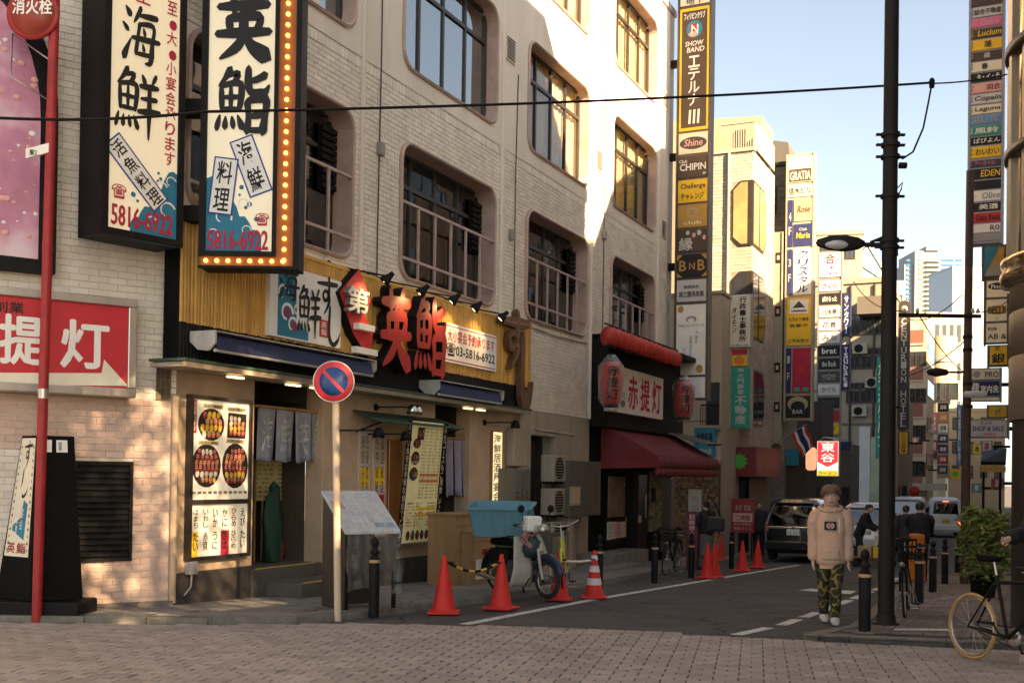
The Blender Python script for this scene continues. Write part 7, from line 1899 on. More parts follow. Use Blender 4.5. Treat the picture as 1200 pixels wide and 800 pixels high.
text(m,'本日',x0+.15*w_,x0+.45*w_,z0+.65*h_,z0+.82*h_,-.005,1,.02);text(m,'営業',x0+.55*w_,x0+.85*w_,z0+.65*h_,z0+.82*h_,-.005,1,.02);text(m,'飲み放題付',x0+.12*w_,x0+.88*w_,z0+.22*h_,z0+.29*h_,-.005,0,.01);text(m,'宴会コース',x0+.12*w_,x0+.88*w_,z0+.08*h_,z0+.18*h_,-.005,0,.01);text(m,'二時間',x0+.2*w_,x0+.8*w_,z0+.36*h_,z0+.52*h_,-.006,2,.015)
m.build('lettering',[pal('palepink'),pal('tan'),pal('black')],t)
for x in(x0+.08,x1-.08):
 m = MB();m.box(x-.02,x+.02,.02,.06,gz(p.y)+E_PAV,z0);m.build('leg',M_BLACK,t)
p = gp(809,668);f = perp((p.x,p.y));w = .26
t = thing('poster_pillar','dark red poster pillar behind the bollard near the mosaic entrance','poster pillar',f,(0,0,p.z))
m = MB();m.bbox(-w/2,w/2,.1,.22,p.z,f.px(809,599)[1],.01);m.build('board',mat('plum_board',(.10,.02,.035),.5,var=.2),t)
m = MB();text(m,'駐輪禁止',-.07,.07,f.px(809,628)[1],f.px(809,602)[1],.096,0,.015,vert=True);m.build('lettering',pal('palepink'),t)
def fit_windows(t,f,xs_,zs_,w,h,gm=None):
 w0 = None
 for z in zs_:
  for x in xs_:
   if w0 is None:w0 = window_unit(w,h,M_DKFRAME,gm or M_DARKPANE,t,x,z,-.03,1);q0 =(x,z)
   else:
    o = w0.copy();COL.objects.link(o);o.parent = t;o.location =(x-q0[0],0,z-q0[1])
    for ch in w0.children:
     q = ch.copy();COL.objects.link(q);q.parent = o
def far_aircon(t,x,z,y=-.02):
 m = MB();m.bbox(x-.4,x+.4,y-.32,y,z,z+.6,.02);o = m.build('air_conditioner',M_CREAMMET,t)
 m = MB();m.lathe([(.24,-.005),(.24,.0),(.001,.0)],(x-.06,y-.325,z+.3),16,axis='y');m.build('fan',M_BLACK,o)
gt = next(o for o in COL.objects if o.name=='grey_building')
zf_ = lambda py:FH.px(1010,py)[1]
xf_ = lambda px:FH.px(px,450)[0]
fit_windows(gt,FH,(xf_(1001),xf_(1016),xf_(1030)),(zf_(392),zf_(432),zf_(472)),.85,1.15)
for x,z in((xf_(1008),zf_(415)),(xf_(1023),zf_(455)),(xf_(1008),zf_(488))):far_aircon(gt,x,z)
for px_ in(996,1024):
 m = MB();m.tube([(xf_(px_),-.06,-1),(xf_(px_),-.06,zf_(334))],.06,6);m.build('down_pipe',M_DKFRAME,gt)
for py_ in(378,418,458,498):
 m = MB();m.box(-7,-.2,-.05,-.001,zf_(py_),zf_(py_)+.12);m.build('string_course',MATS['dim_concrete'],gt)
bt = next(o for o in COL.objects if o.name=='tiled_building')
m = MB();x = FB.px(852,400)[0];m.tube([(x,-.05,-1),(x,-.05,zr)],.05,8);m.build('down_pipe',M_CREAMMET,bt)
hb_ = next(o for o in COL.objects if o.name=='hotel_building')
zh = lambda py:FHo.px(1074,py)[1]
fit_windows(hb_,FHo,(xw-2.0,xw-.7,xw+.6)if False else(FHo.px(1067,450)[0],FHo.px(1079,450)[0]),tuple(zh(432+k*43)+.2 for k in range(4)),.8,1.1)
for(lab,px0,px1,py0,py1,Y,bg,st,fg)in(('small orange sign far along the street below the hotel',1066,1076,512,520,82,'orange','麺','white'),('small black and white sign far along the street',1058,1068,536,546,80,'white','珈琲','black'),('pink sign beside the far stacked panels',1091,1098,484,508,98,'pink','花','white'),('red sign over the far end of the street',1092,1098,515,530,94,'red','焼','white'),('dark blue sign above the white vans',1078,1085,545,556,86,'navy','P','white'),('white vertical sign far along the street',1086,1091,470,510,102,'white','歯科','green'),('yellow sign low beside the slim brown pole',1140,1150,520,532,60,'yellow','本','black'),('white sign low beside the slim brown pole',1151,1162,516,530,52,'lightgrey','薬','red'),('red sign low behind the bush',1163,1175,560,572,46,'red','酒','white'),('green sign low behind the bush',1140,1149,566,577,50,'green','茶','white')):
 right_sign(lab,px0,px1,py0,py1,Y,[(py0+.5,py1-.5,bg,[(st,fg,.2,.8,.15,.85,{'v':len(st)>1 and py1-py0>15,'b':.02})])],MATS['grey_sign_frame'])
p = at(1150,560,44.0);f = perp((p.x,p.y));w = f.px(1179,560)[0];zq2 = lambda py:f.px(1160,py)[1]
t = thing('shop_canopy','dark shop canopy with an orange edge behind the bush','canopy',f,(w/2,0,zq2(553)))
m = MB();m.hexa([(0,-.8,zq2(545)),(w,-.8,zq2(545)),(w,.8,zq2(528)),(0,.8,zq2(532)),(0,-.8,zq2(541)),(w,-.8,zq2(541)),(w,.8,zq2(524)),(0,.8,zq2(528))]);m.build('roof_sheet',M_BLACK,t)
m = MB();m.box(0,w,-.85,-.78,zq2(553),zq2(546));m.build('orange_edge',pal('gold'),t)
for x in(.1,w-.2):
 m = MB();m.tube([(x,-.7,-1.2),(x,-.7,zq2(546))],.05,8);m.build('post',M_BLACK,t)
# ================================================================== people
M_SKIN = mat('skin',(.58,.36,.27),.5,var=.08)
M_HAIRB = mat('brown_hair',(.11,.058,.03),.5,var=.5,scale=30,bump=.4,bscale=90)
M_HAIRK = mat('black_hair',(.012,.010,.010),.45,var=.3,scale=30,bump=.4,bscale=90)
def skin_obj(name,verts,edges,radii,m,parent,root=0,sub=2):
 me = bpy.data.meshes.new(name);me.from_pydata([tuple(v)for v in verts],edges,[]);me.materials.append(m)
 o = bpy.data.objects.new(name,me);COL.objects.link(o);o.parent = parent
 md = o.modifiers.new('skin','SKIN');md.use_smooth_shade = True;md.branch_smoothing = .4
 sv = me.skin_vertices[0].data if len(me.skin_vertices)else None
 for i,r in enumerate(radii):
  sv[i].radius = r if isinstance(r,tuple)else(r,r)
  sv[i].use_root =(i==root)
 sb = o.modifiers.new('sub','SUBSURF');sb.levels = sb.render_levels = sub
 return o
def tube_cloth(mb,pts,radii,n=14,flat=1.0,fold=.0,seed=0,mi=0):
 """a sleeve or leg: a tapering tube with creases"""
 g = random.Random(seed);ph =[g.uniform(0,6)for _ in range(4)]
 P,Rr =[],[]
 for i in range(len(pts)-1):
  a,b = Vector(pts[i]),Vector(pts[i+1])
  for k in range(6):
   t = k/6;P.append(a.lerp(b,t));Rr.append(radii[i]+(radii[i+1]-radii[i])*t)
 P.append(Vector(pts[-1]));Rr.append(radii[-1])
 s0 = len(mb.v);mb.tube(P,Rr,n,mi)
 for k in range(len(P)):
  for j in range(n):
   i = s0+k*n+j
   q = 2*math.pi*j/n
   d =(Vector(mb.v[i])-P[k])
   mb.v[i] = tuple(P[k]+d*(1+fold*(math.sin(k*1.9+2*q+ph[0])*.6+math.sin(k*.9-3*q+ph[1])*.5)))
def torso_cloth(mb,rings,n=28,fold=.02,seed=0,mi=0):
 """rings = (centre x, centre y, z, half width, half depth)"""
 g = random.Random(seed);ph = g.uniform(0,6)
 out =[]
 for a,b in zip(rings,rings[1:]):
  for k in range(5):out.append(tuple(a[i]+(b[i]-a[i])*k/5 for i in range(5)))
 out.append(rings[-1])
 vs,fs =[],[]
 for k,(cx,cy,z,w,d)in enumerate(out):
  for j in range(n):
   q = 2*math.pi*j/n
   e = 1+fold*(math.sin(3*q+k*.7+ph)+.7*math.sin(5*q-k*1.1))*(1 if k>1 else 1.6)
   c,s = math.cos(q),math.sin(q)
   sx = math.copysign(abs(c)**.8,c);sy = math.copysign(abs(s)**.9,s)
   vs.append((cx+w*sx*e,cy+d*sy*e,z))
 for k in range(len(out)-1):
  for j in range(n):fs.append((k*n+j,k*n+(j+1)%n,(k+1)*n+(j+1)%n,(k+1)*n+j))
 mb.add(vs,fs,mi,True);mb.add(vs[-n:],[tuple(range(n))],mi,True)
def person(label,loc,rz,H,arms,legs,top,bottom,shoe,hair,lean=0.0,wide=1.0,topz=.46,coat=None,hairstyle='short',group=None,sleeve=.062,face=True,hs=1.10):
 """arms/legs: joint offsets in units of height for both sides, x sideways, -y the way the person faces"""
 t = thing('person',label,'person',WORLD,(0,0,0),group)
 h = H
 V_ = lambda x,y,z:Vector((x*h,y*h-lean*h*max(0,z-.5),z*h))
 pel,wst,cht,nck,hd,crown = V_(0,0,.53),V_(0,0,.61),V_(0,0,.74),V_(0,-.005,.86),V_(0,-.02,.92),V_(0,-.015,.965)
 vs,es,rs =[pel,wst,cht,nck,hd,crown],[(0,1),(1,2),(2,3),(3,4),(4,5)],[.085*h,.075*h,.085*h,.030*h,.052*h,.045*h]
 def chain(root,pts,rad):
  last = root
  for p,r in zip(pts,rad):
   vs.append(p);rs.append(r);es.append((last,len(vs)-1));last = len(vs)-1
  return last
 A ={}
 for sd in(-1,1):
  sh = V_(sd*.105,0,.815);el = V_(*arms[sd][0]);wr = V_(*arms[sd][1])
  w_ = chain(2,[sh,el,wr],[.030*h,.024*h,.017*h])
  d =(wr-el).normalized();fwd = Vector((0,-1,0));sdv = Vector((-sd,0,0))
  n_ = d.cross(sdv).normalized()if abs(d.dot(sdv))<.9 else fwd
  acr = n_.cross(d).normalized()
  palm = chain(w_,[wr+d*.042*h],[(.020*h,.013*h)])
  for k,(off,ln)in enumerate(((-.018,.038),(-.006,.045),(.006,.043),(.017,.034))):
   b = vs[palm]+d*.012*h+n_*off*h
   chain(palm,[b+d*ln*.35*h,b+d*ln*.8*h+acr*.012*h*sd*-1],[.0055*h,.0045*h])
  chain(palm,[vs[palm]-d*.012*h+n_*-.026*h,vs[palm]+d*.012*h+n_*-.032*h],[.006*h,.005*h])
  hp = V_(sd*.052,0,.50);kn = V_(*legs[sd][0]);an = V_(*legs[sd][1])
  chain(0,[hp,kn,an,an+V_(0,-.055,-.030)-V_(0,0,0)],[.052*h,.033*h,.022*h,.018*h])
  A[sd] =(sh,el,wr,hp,kn,an)
 body = skin_obj('body',vs,es,rs,M_SKIN,t)
 c = V_(0,-.02,.928)
 h_o = h;h = h*hs
 mb = MB();mb.lathe([(.0001,-.064*h),(.022*h,-.060*h),(.036*h,-.042*h),(.044*h,-.012*h),(.046*h,.018*h),(.038*h,.046*h),(.018*h,.060*h),(.0001,.064*h)],c,18,sx=.98,sy=1.12)
 mb.add([tuple(c+Vector(q)*h)for q in((-.009,-.047,-.014),(.009,-.047,-.014),(0,-.048,.012),(0,-.064,-.010))],[(0,1,3),(0,3,2),(1,2,3)])
 for sd in(-1,1):mb.ball(c+Vector((sd*.046,.004,-.002))*h,.012*h,6,0,.5,1,1.3)
 hdm = mb.build('head',M_SKIN,body)
 if face:
  mb = MB()
  for sd in(-1,1):
   mb.ball(c+Vector((sd*.018,-.0465,.006))*h,.0048*h,6,0,1.4,.5,.55)
   mb.box(*(sorted((c.x+sd*.009*h,c.x+sd*.029*h))),c.y-.0485*h,c.y-.044*h,c.z+.0165*h,c.z+.0190*h)
  mb.build('eyes',M_HAIRK,hdm,kind='stuff')
  mb = MB();mb.ball(c+Vector((0,-.043,-.033))*h,.011*h,6,0,1.3,.5,.35);mb.build('mouth',mat('lips',(.26,.10,.08),.5),hdm)
 mb = MB()
 if hairstyle=='bowl':
  prof =[(.052*h,-.012*h),(.056*h,.004*h),(.056*h,.025*h),(.049*h,.048*h),(.030*h,.064*h),(.0001,.070*h)]
  mb.lathe(prof,c+Vector((0,.006*h,0)),26,sx=1,sy=1.12)
  for i,p in enumerate(mb.v):
   q = math.atan2(p[1]-c.y,p[0]-c.x);front = max(0,-math.sin(q))
   zl = c.z+(-.014+.042*front**.8+.004*math.sin(q*13))*h;k_ = 1+.035*math.sin(q*11+p[2]*60)
   mb.v[i] =(c.x+(p[0]-c.x)*k_,c.y+(p[1]-c.y)*k_,max(p[2],zl))
 else:
  mb.lathe([(.047*h,-.006*h),(.051*h,.018*h),(.044*h,.045*h),(.026*h,.060*h),(.0001,.067*h)],c+Vector((0,.006*h,0)),20,sx=1,sy=1.12)
  for i,p in enumerate(mb.v):
   q = math.atan2(p[1]-c.y,p[0]-c.x);front = max(0,-math.sin(q))
   if p[2]<c.z+.004:mb.v[i] =(p[0],p[1],p[2]+(.034*front-.030*max(0,math.sin(q)))*h)
 if hairstyle=='bowl':
  g2 = random.Random(6)
  for k in range(170):
   q = g2.uniform(0,6.283);front = max(0,-math.sin(q));e_ = g2.uniform(-.012,.010)
   zl =(-.016+.038*front**.8+e_)*h
   ca_,sa_ = math.cos(q),math.sin(q);tw = g2.uniform(-.35,.35);w_ = g2.uniform(.004,.008)*h
   strip_ =[]
   for u,rr_,zz_ in((0,.018,.071),(.35,.044,.060),(.7,.0585,.035),(1.0,.0600+g2.uniform(-.003,.005),None)):
    a2 = q+tw*u;z_ = zl if zz_ is None else zz_*h
    p_ = c+Vector((math.cos(a2)*rr_*h,.006*h+math.sin(a2)*rr_*1.12*h,z_));t_ = Vector((-math.sin(a2),math.cos(a2),0))*w_*(1-.75*u)
    strip_ +=[p_-t_,p_+t_]
   mb.add(strip_,[(0,1,3,2),(2,3,5,4),(4,5,7,6)],0,True)
 mb.build('hair',hair,body)
 h = h_o
 mb = MB()
 torso_cloth(mb,[(0,0,.485*h,.085*h*wide,.062*h),(0,0,.54*h,.088*h*wide,.065*h),(0,-lean*h*.1,.61*h,.078*h*wide,.058*h)],22,.01,3)
 for sd in(-1,1):
  sh,el,wr,hp,kn,an = A[sd]
  tube_cloth(mb,[hp+Vector((0,0,.02*h)),kn,an+Vector((0,0,-.005*h))],[.058*h,.044*h,.034*h],14,1,.07,sd+5)
 mb.build('trousers',bottom,body)
 for sd in(-1,1):
  an = A[sd][5];m = MB()
  prof =[(.024,.05,.006),(.030,.03,.0),(.034,.0,-.002),(.036,-.04,-.004),(.032,-.085,-.008),(.018,-.105,-.012)]
  vs_,fs_ =[],[]
  for(w,y,top_)in prof:
   for j in range(10):
    q = 2*math.pi*j/10
    z = -.022+.026*math.sin(q)*(1 if math.sin(q)>0 else .8)+(.016 if y>-.02 and math.sin(q)>.3 else 0)
    vs_.append((an.x+w*h*math.cos(q),an.y+y*h,max(an.z+z*h+top_*h,an.z-.046*h)))
  for k in range(len(prof)-1):
   for j in range(10):fs_.append((k*10+j,k*10+(j+1)%10,(k+1)*10+(j+1)%10,(k+1)*10+j))
  m.add(vs_,fs_,0,True);m.add(vs_[:10],[tuple(range(10))]);m.add(vs_[-10:],[tuple(range(9,-1,-1))]);m.build('shoe',shoe,body)
 mb = MB();tz = topz
 L_ = lambda z:-lean*h*max(0,z-.5)
 torso_cloth(mb,[(0,L_(tz),tz*h,.088*h*wide,.066*h),(0,L_(tz),(tz+.02)*h,.090*h*wide,.068*h),(0,L_(tz),(tz+.05)*h,.106*h*wide,.082*h),(0,L_(.6),.60*h,.102*h*wide,.076*h),(0,L_(.72),.72*h,.106*h*wide,.076*h),(0,L_(.77),.775*h,.104*h*wide,.070*h),(0,L_(.81),.812*h,.088*h*wide,.060*h),(0,L_(.835),.835*h,.062*h*wide,.050*h),(0,L_(.85),.858*h,.040*h,.040*h)],36,.016,8)
 for sd in(-1,1):
  sh,el,wr,*_ = A[sd]
  s0 = Vector((sd*.055*h*wide,sh.y,.822*h))
  tube_cloth(mb,[s0,Vector((sd*.104*h*wide,sh.y,.792*h)),Vector((sd*.118*h*wide,sh.y,.755*h)).lerp(el,.1),el,el.lerp(wr,.45),el.lerp(wr,.92),el.lerp(wr,1.10)],[v_*h for v_ in(.030,.044,.045,.043,.040,.041,.030)],18,1,.055,sd+9)
 g_ = mb.build('jacket' if coat is None else coat,top,body)
 t.location = loc;t.rotation_euler =(0,0,rz)
 return t,body,g_,c,h
hang ={-1:((-.135,.015,.635),(-.138,-.02,.49)),1:((.135,.015,.635),(.140,-.02,.49))}
walk ={-1:((-.055,.00,.275),(-.050,.065,.058)),1:((.055,-.045,.285),(.052,-.055,.048))}
stand ={-1:((-.055,.0,.275),(-.060,.01,.048)),1:((.055,.0,.275),(.060,-.01,.048))}
M_HOOD = mat('beige_hoodie_cotton',(.56,.36,.25),.9,var=.10,scale=5,bump=.9,bscale=9,dirt=.15,dirtc=(.48,.31,.22))
mcam = mat('camouflage_trousers',(.05,.055,.03),.85,var=.3)
nt = mcam.node_tree;N = nt.nodes;p = N['Principled BSDF'];v = N.new('ShaderNodeTexNoise');v.inputs['Scale'].default_value = 9;v.inputs['Detail'].default_value = .6;rp = N.new('ShaderNodeValToRGB');tc = N.new('ShaderNodeTexCoord')
rp.color_ramp.interpolation = 'CONSTANT';e_ = rp.color_ramp.elements;e_[0].position = 0;e_[0].color =(.010,.010,.008,1);e_[1].position = .40;e_[1].color =(.035,.034,.014,1)
for pos,col in((.47,(.010,.010,.008,1)),(.53,(.22,.155,.025,1)),(.60,(.03,.03,.013,1))):k = e_.new(pos);k.color = col
nt.links.new(tc.outputs['Object'],v.inputs['Vector']);nt.links.new(v.outputs['Fac'],rp.inputs['Fac']);nt.links.new(rp.outputs['Color'],p.inputs['Base Color'])
M_WSHOE = mat('white_trainers',(.55,.50,.46),.6,var=.1)
M_KSHOE = mat('dark_shoes',(.02,.018,.016),.5)
M_DKCL = mat('black_jacket_cloth',(.007,.007,.008),.8,var=.25,scale=5,bump=.2,bscale=120)
M_DKTR = mat('dark_trousers_cloth',(.008,.008,.010),.85,var=.2,scale=5)
g0 = gnd(972,729)
facecam = lambda p:math.atan2(p.y,p.x)-math.pi/2
t,body,hoodie,c,h = person('young person in a beige hoodie and camouflage trousers walking up the road',g0,facecam(g0)+.06,1.58,{-1:((-.120,.015,.635),(-.122,-.02,.475)),1:((.120,.015,.635),(.126,-.02,.475))},{-1:((-.045,.00,.275),(-.036,.065,.058)),1:((.042,-.045,.285),(.036,-.055,.048))},M_HOOD,mcam,M_WSHOE,M_HAIRB,.0,1.02,.40,'hoodie','bowl',hs=1.26)
mb = MB();mb.tube([(c.x+.078*h*math.cos(q),c.y+.020*h-.062*h*math.sin(q)*(1 if math.sin(q)>0 else 1.25),.843*h+.016*h*(-math.sin(q)))for q in[2*math.pi*i/20 for i in range(20)]],.017*h,10,closed=True)
mb.ball((c.x,c.y+.085*h,.835*h),.052*h,8,0,1.5,.75,1.15);mb.build('hood',M_HOOD,hoodie)
yf = -.086*h
mb = MB();mb.grid(lambda u,v:((-.048+.085*u)*h,yf-.004-.008*h*math.sin(math.pi*u),(.685+.062*v)*h),6,3);mb.build('chest_print',pal('black'),hoodie)
mb = MB()
for k,(rx,ki)in enumerate(((.028,0),(.020,1),(.011,0),(.006,1))):mb.add([((-.006+rx*math.cos(i*.314))*h,yf-.016-.0012*k,(.716+.8*rx*math.sin(i*.314))*h)for i in range(20)],[tuple(range(20))],ki)
mb.build('ring_print',[pal('lightgrey'),pal('red')],hoodie)
mb = MB();text(mb,'STREET',.050*h,.066*h,.66*h,.765*h,yf+.002,0,.01,vert=True);mb.build('chest_lettering',pal('white'),hoodie)
for sd in(-1,1):
 mb = MB();mb.tube([(sd*.02*h,yf+.012,.838*h),(sd*.024*h,yf-.004,.80*h),(sd*.026*h,yf-.006,.755*h)],.0035*h,6);mb.build('drawstring',M_HOOD,hoodie)
mb = MB();mb.grid(lambda u,v:((-.072+.144*u)*h*(1-.2*v),yf+.002*h+.014*h*abs(2*u-1)**2,(.465+.085*v)*h),10,4);mb.build('pouch_pocket',M_HOOD,hoodie,solid=.004)
push ={-1:((-.13,-.10,.66),(-.10,-.26,.60)),1:((.13,-.10,.66),(.10,-.26,.60))}
stride ={-1:((-.055,-.06,.29),(-.052,.02,.05)),1:((.055,.02,.275),(.055,.12,.075))}
g0 = gnd(1006,663)
person('person in black clothes leaning to push a loaded hand cart',g0,R(55),1.68,push,stride,M_DKCL,M_DKTR,M_KSHOE,M_HAIRK,.35,1.05,.46)
ct_ = thing('hand_cart','low hand cart loaded with coloured boxes pushed past the parked minivan','cart',WORLD,(0,0,0))
mb = MB();mb.bbox(-.35,.35,-.5,.5,.22,.27,.01);mb.build('deck',M_DWOOD,ct_)
for x,y in((-.3,-.4),(.3,-.4),(-.3,.4),(.3,.4)):
 mb = MB();mb.lathe([(.001,-.02),(.1,-.02),(.1,.02),(.001,.02)],(x,y,.10),14,axis='x');mb.build('wheel',M_RUBBER,ct_)
mb = MB();mb.tube([(-.3,.5,.25),(-.3,.58,1.0),(.3,.58,1.0),(.3,.5,.25)],.018,8);mb.build('push_handle',M_STEEL,ct_)
ct_.location = gnd(1024,664);ct_.rotation_euler =(0,0,R(55))
for k,(x,y,z,s_,c_,lab)in enumerate(((-.14,-.2,.272,.28,'yellow','yellow box low on the hand cart'),(.17,-.22,.272,.26,'purple','purple box low on the hand cart'),(0,.2,.272,.36,'tan','tan carton on the hand cart'),(.02,-.2,.56,.30,'lightgrey','pale box topmost on the hand cart'))):
 q = ct_.location+Matrix.Rotation(R(55),3,'Z')@Vector((x,y,z))
 m = MB();m.bbox(-s_/2,s_/2,-s_/2,s_/2,0,.28,.01);m.box(-s_/2-.002,s_/2+.002,-.02,.02,.005,.283,1);o = m.build('cargo_box',[pal(c_),pal('tan')]);o.location = q;o.rotation_euler =(0,0,R(55));tag(o,lab,'box','boxes on the hand cart')
g0 = gnd(1077,682)
g0.z += .03
seat ={-1:((-.12,-.08,.68),(-.11,-.20,.62)),1:((.12,-.08,.68),(.11,-.20,.62))}
person('dark clothed person seen from behind beside the orange delivery bag',g0,math.pi+facecam(g0)-.1,1.58,seat,stand,M_DKCL,M_DKTR,M_KSHOE,M_HAIRK,.04,1.18,.44)
q = gnd(1066,682)
bg = thing('delivery_bag','large orange square delivery bag beside the dark clothed person','bag',WORLD,tuple(q))
M_ORB = mat('orange_bag_cloth',(.55,.16,.015),.7,var=.15,scale=5,bump=.2,bscale=60)
for nm,z0,z1,w in(('lower_compartment',.05,.48,.12),('upper_compartment',.62,.98,.10)):
 mb = MB();mb.bbox(q.x-w,q.x+w,q.y-.55,q.y-.2,q.z+z0,q.z+z1,.03);mb.build(nm,M_ORB,bg)
mb = MB();mb.bbox(q.x-.09,q.x+.09,q.y-.52,q.y-.22,q.z+.481,q.z+.619,.02);mb.build('grey_strap_band',pal('dgrey'),bg)
g0 = gnd(1061,664);
person('dark figure standing beyond the orange bag near the white vans',g0,math.pi+facecam(g0),1.66,hang,stand,mat('charcoal_coat',(.022,.024,.03),.85,var=.2),M_DKTR,M_KSHOE,M_HAIRK,0,1.05,.40)
g0 = gp(828,668)
t,body,g_,c,h = person('woman in a black top and grey striped skirt by the cone pair',g0,math.pi+facecam(g0)+.5,1.56,{-1:((-.13,.0,.66),(-.10,-.13,.62)),1:((.14,-.02,.66),(.12,-.10,.60))},walk,M_DKCL,mat('grey_tights',(.16,.12,.10),.8),M_KSHOE,M_HAIRK,.06,1.0,.50)
mb = MB();torso_cloth(mb,[(0,0,.22*h,.120*h,.095*h),(0,0,.40*h,.105*h,.080*h),(0,0,.56*h,.085*h,.062*h)],36,.045,2);mb.build('skirt',mat('grey_striped_skirt',(.10,.095,.09),.85,var=.5,scale=25),body)
q = at(839,613,g0.y-.35)
bg = thing('shoulder_bag','large black shoulder bag held by the woman near the cone pair','bag',WORLD,tuple(q))
mb = MB();mb.bbox(q.x-.19,q.x+.19,q.y-.07,q.y+.07,q.z-.17,q.z+.15,.05);mb.build('body',mat('black_leather',(.012,.012,.014),.4,var=.2),bg)
mb = MB();mb.tube([q+Vector((-.12,0,.15)),q+Vector((-.2,.05,.45)),q+Vector((-.16,.1,.62)),q+Vector((-.02,.08,.45)),q+Vector((.1,0,.15))],.014,6);mb.build('strap',M_BLACKM,bg)
g0 = gp(889,652)
person('man in a dark jacket standing behind the minivan corner',g0,facecam(g0),1.72,hang,stand,mat('dark_suit',(.02,.02,.024),.8,var=.15),M_DKTR,M_KSHOE,M_HAIRK,0,1.05,.45)
g0 = gnd(1214,765);g0 = Vector((4.86,9.95,0))
t,body,g_,c,h = person('person in a dark coat and blue jeans holding the black bicycle',g0,R(-70),1.68,{-1:((-.15,-.03,.68),(-.13,-.16,.655)),1:((.14,.0,.64),(.14,-.06,.52))},{-1:((-.055,-.03,.28),(-.055,-.05,.048)),1:((.055,.03,.275),(.055,.08,.06))},M_DKCL,mat('blue_jeans',(.03,.05,.085),.85,var=.25,scale=8,bump=.2,bscale=150),mat('pale_trainers',(.46,.38,.35),.6,var=.1),M_HAIRK,.02,1.2,.36)
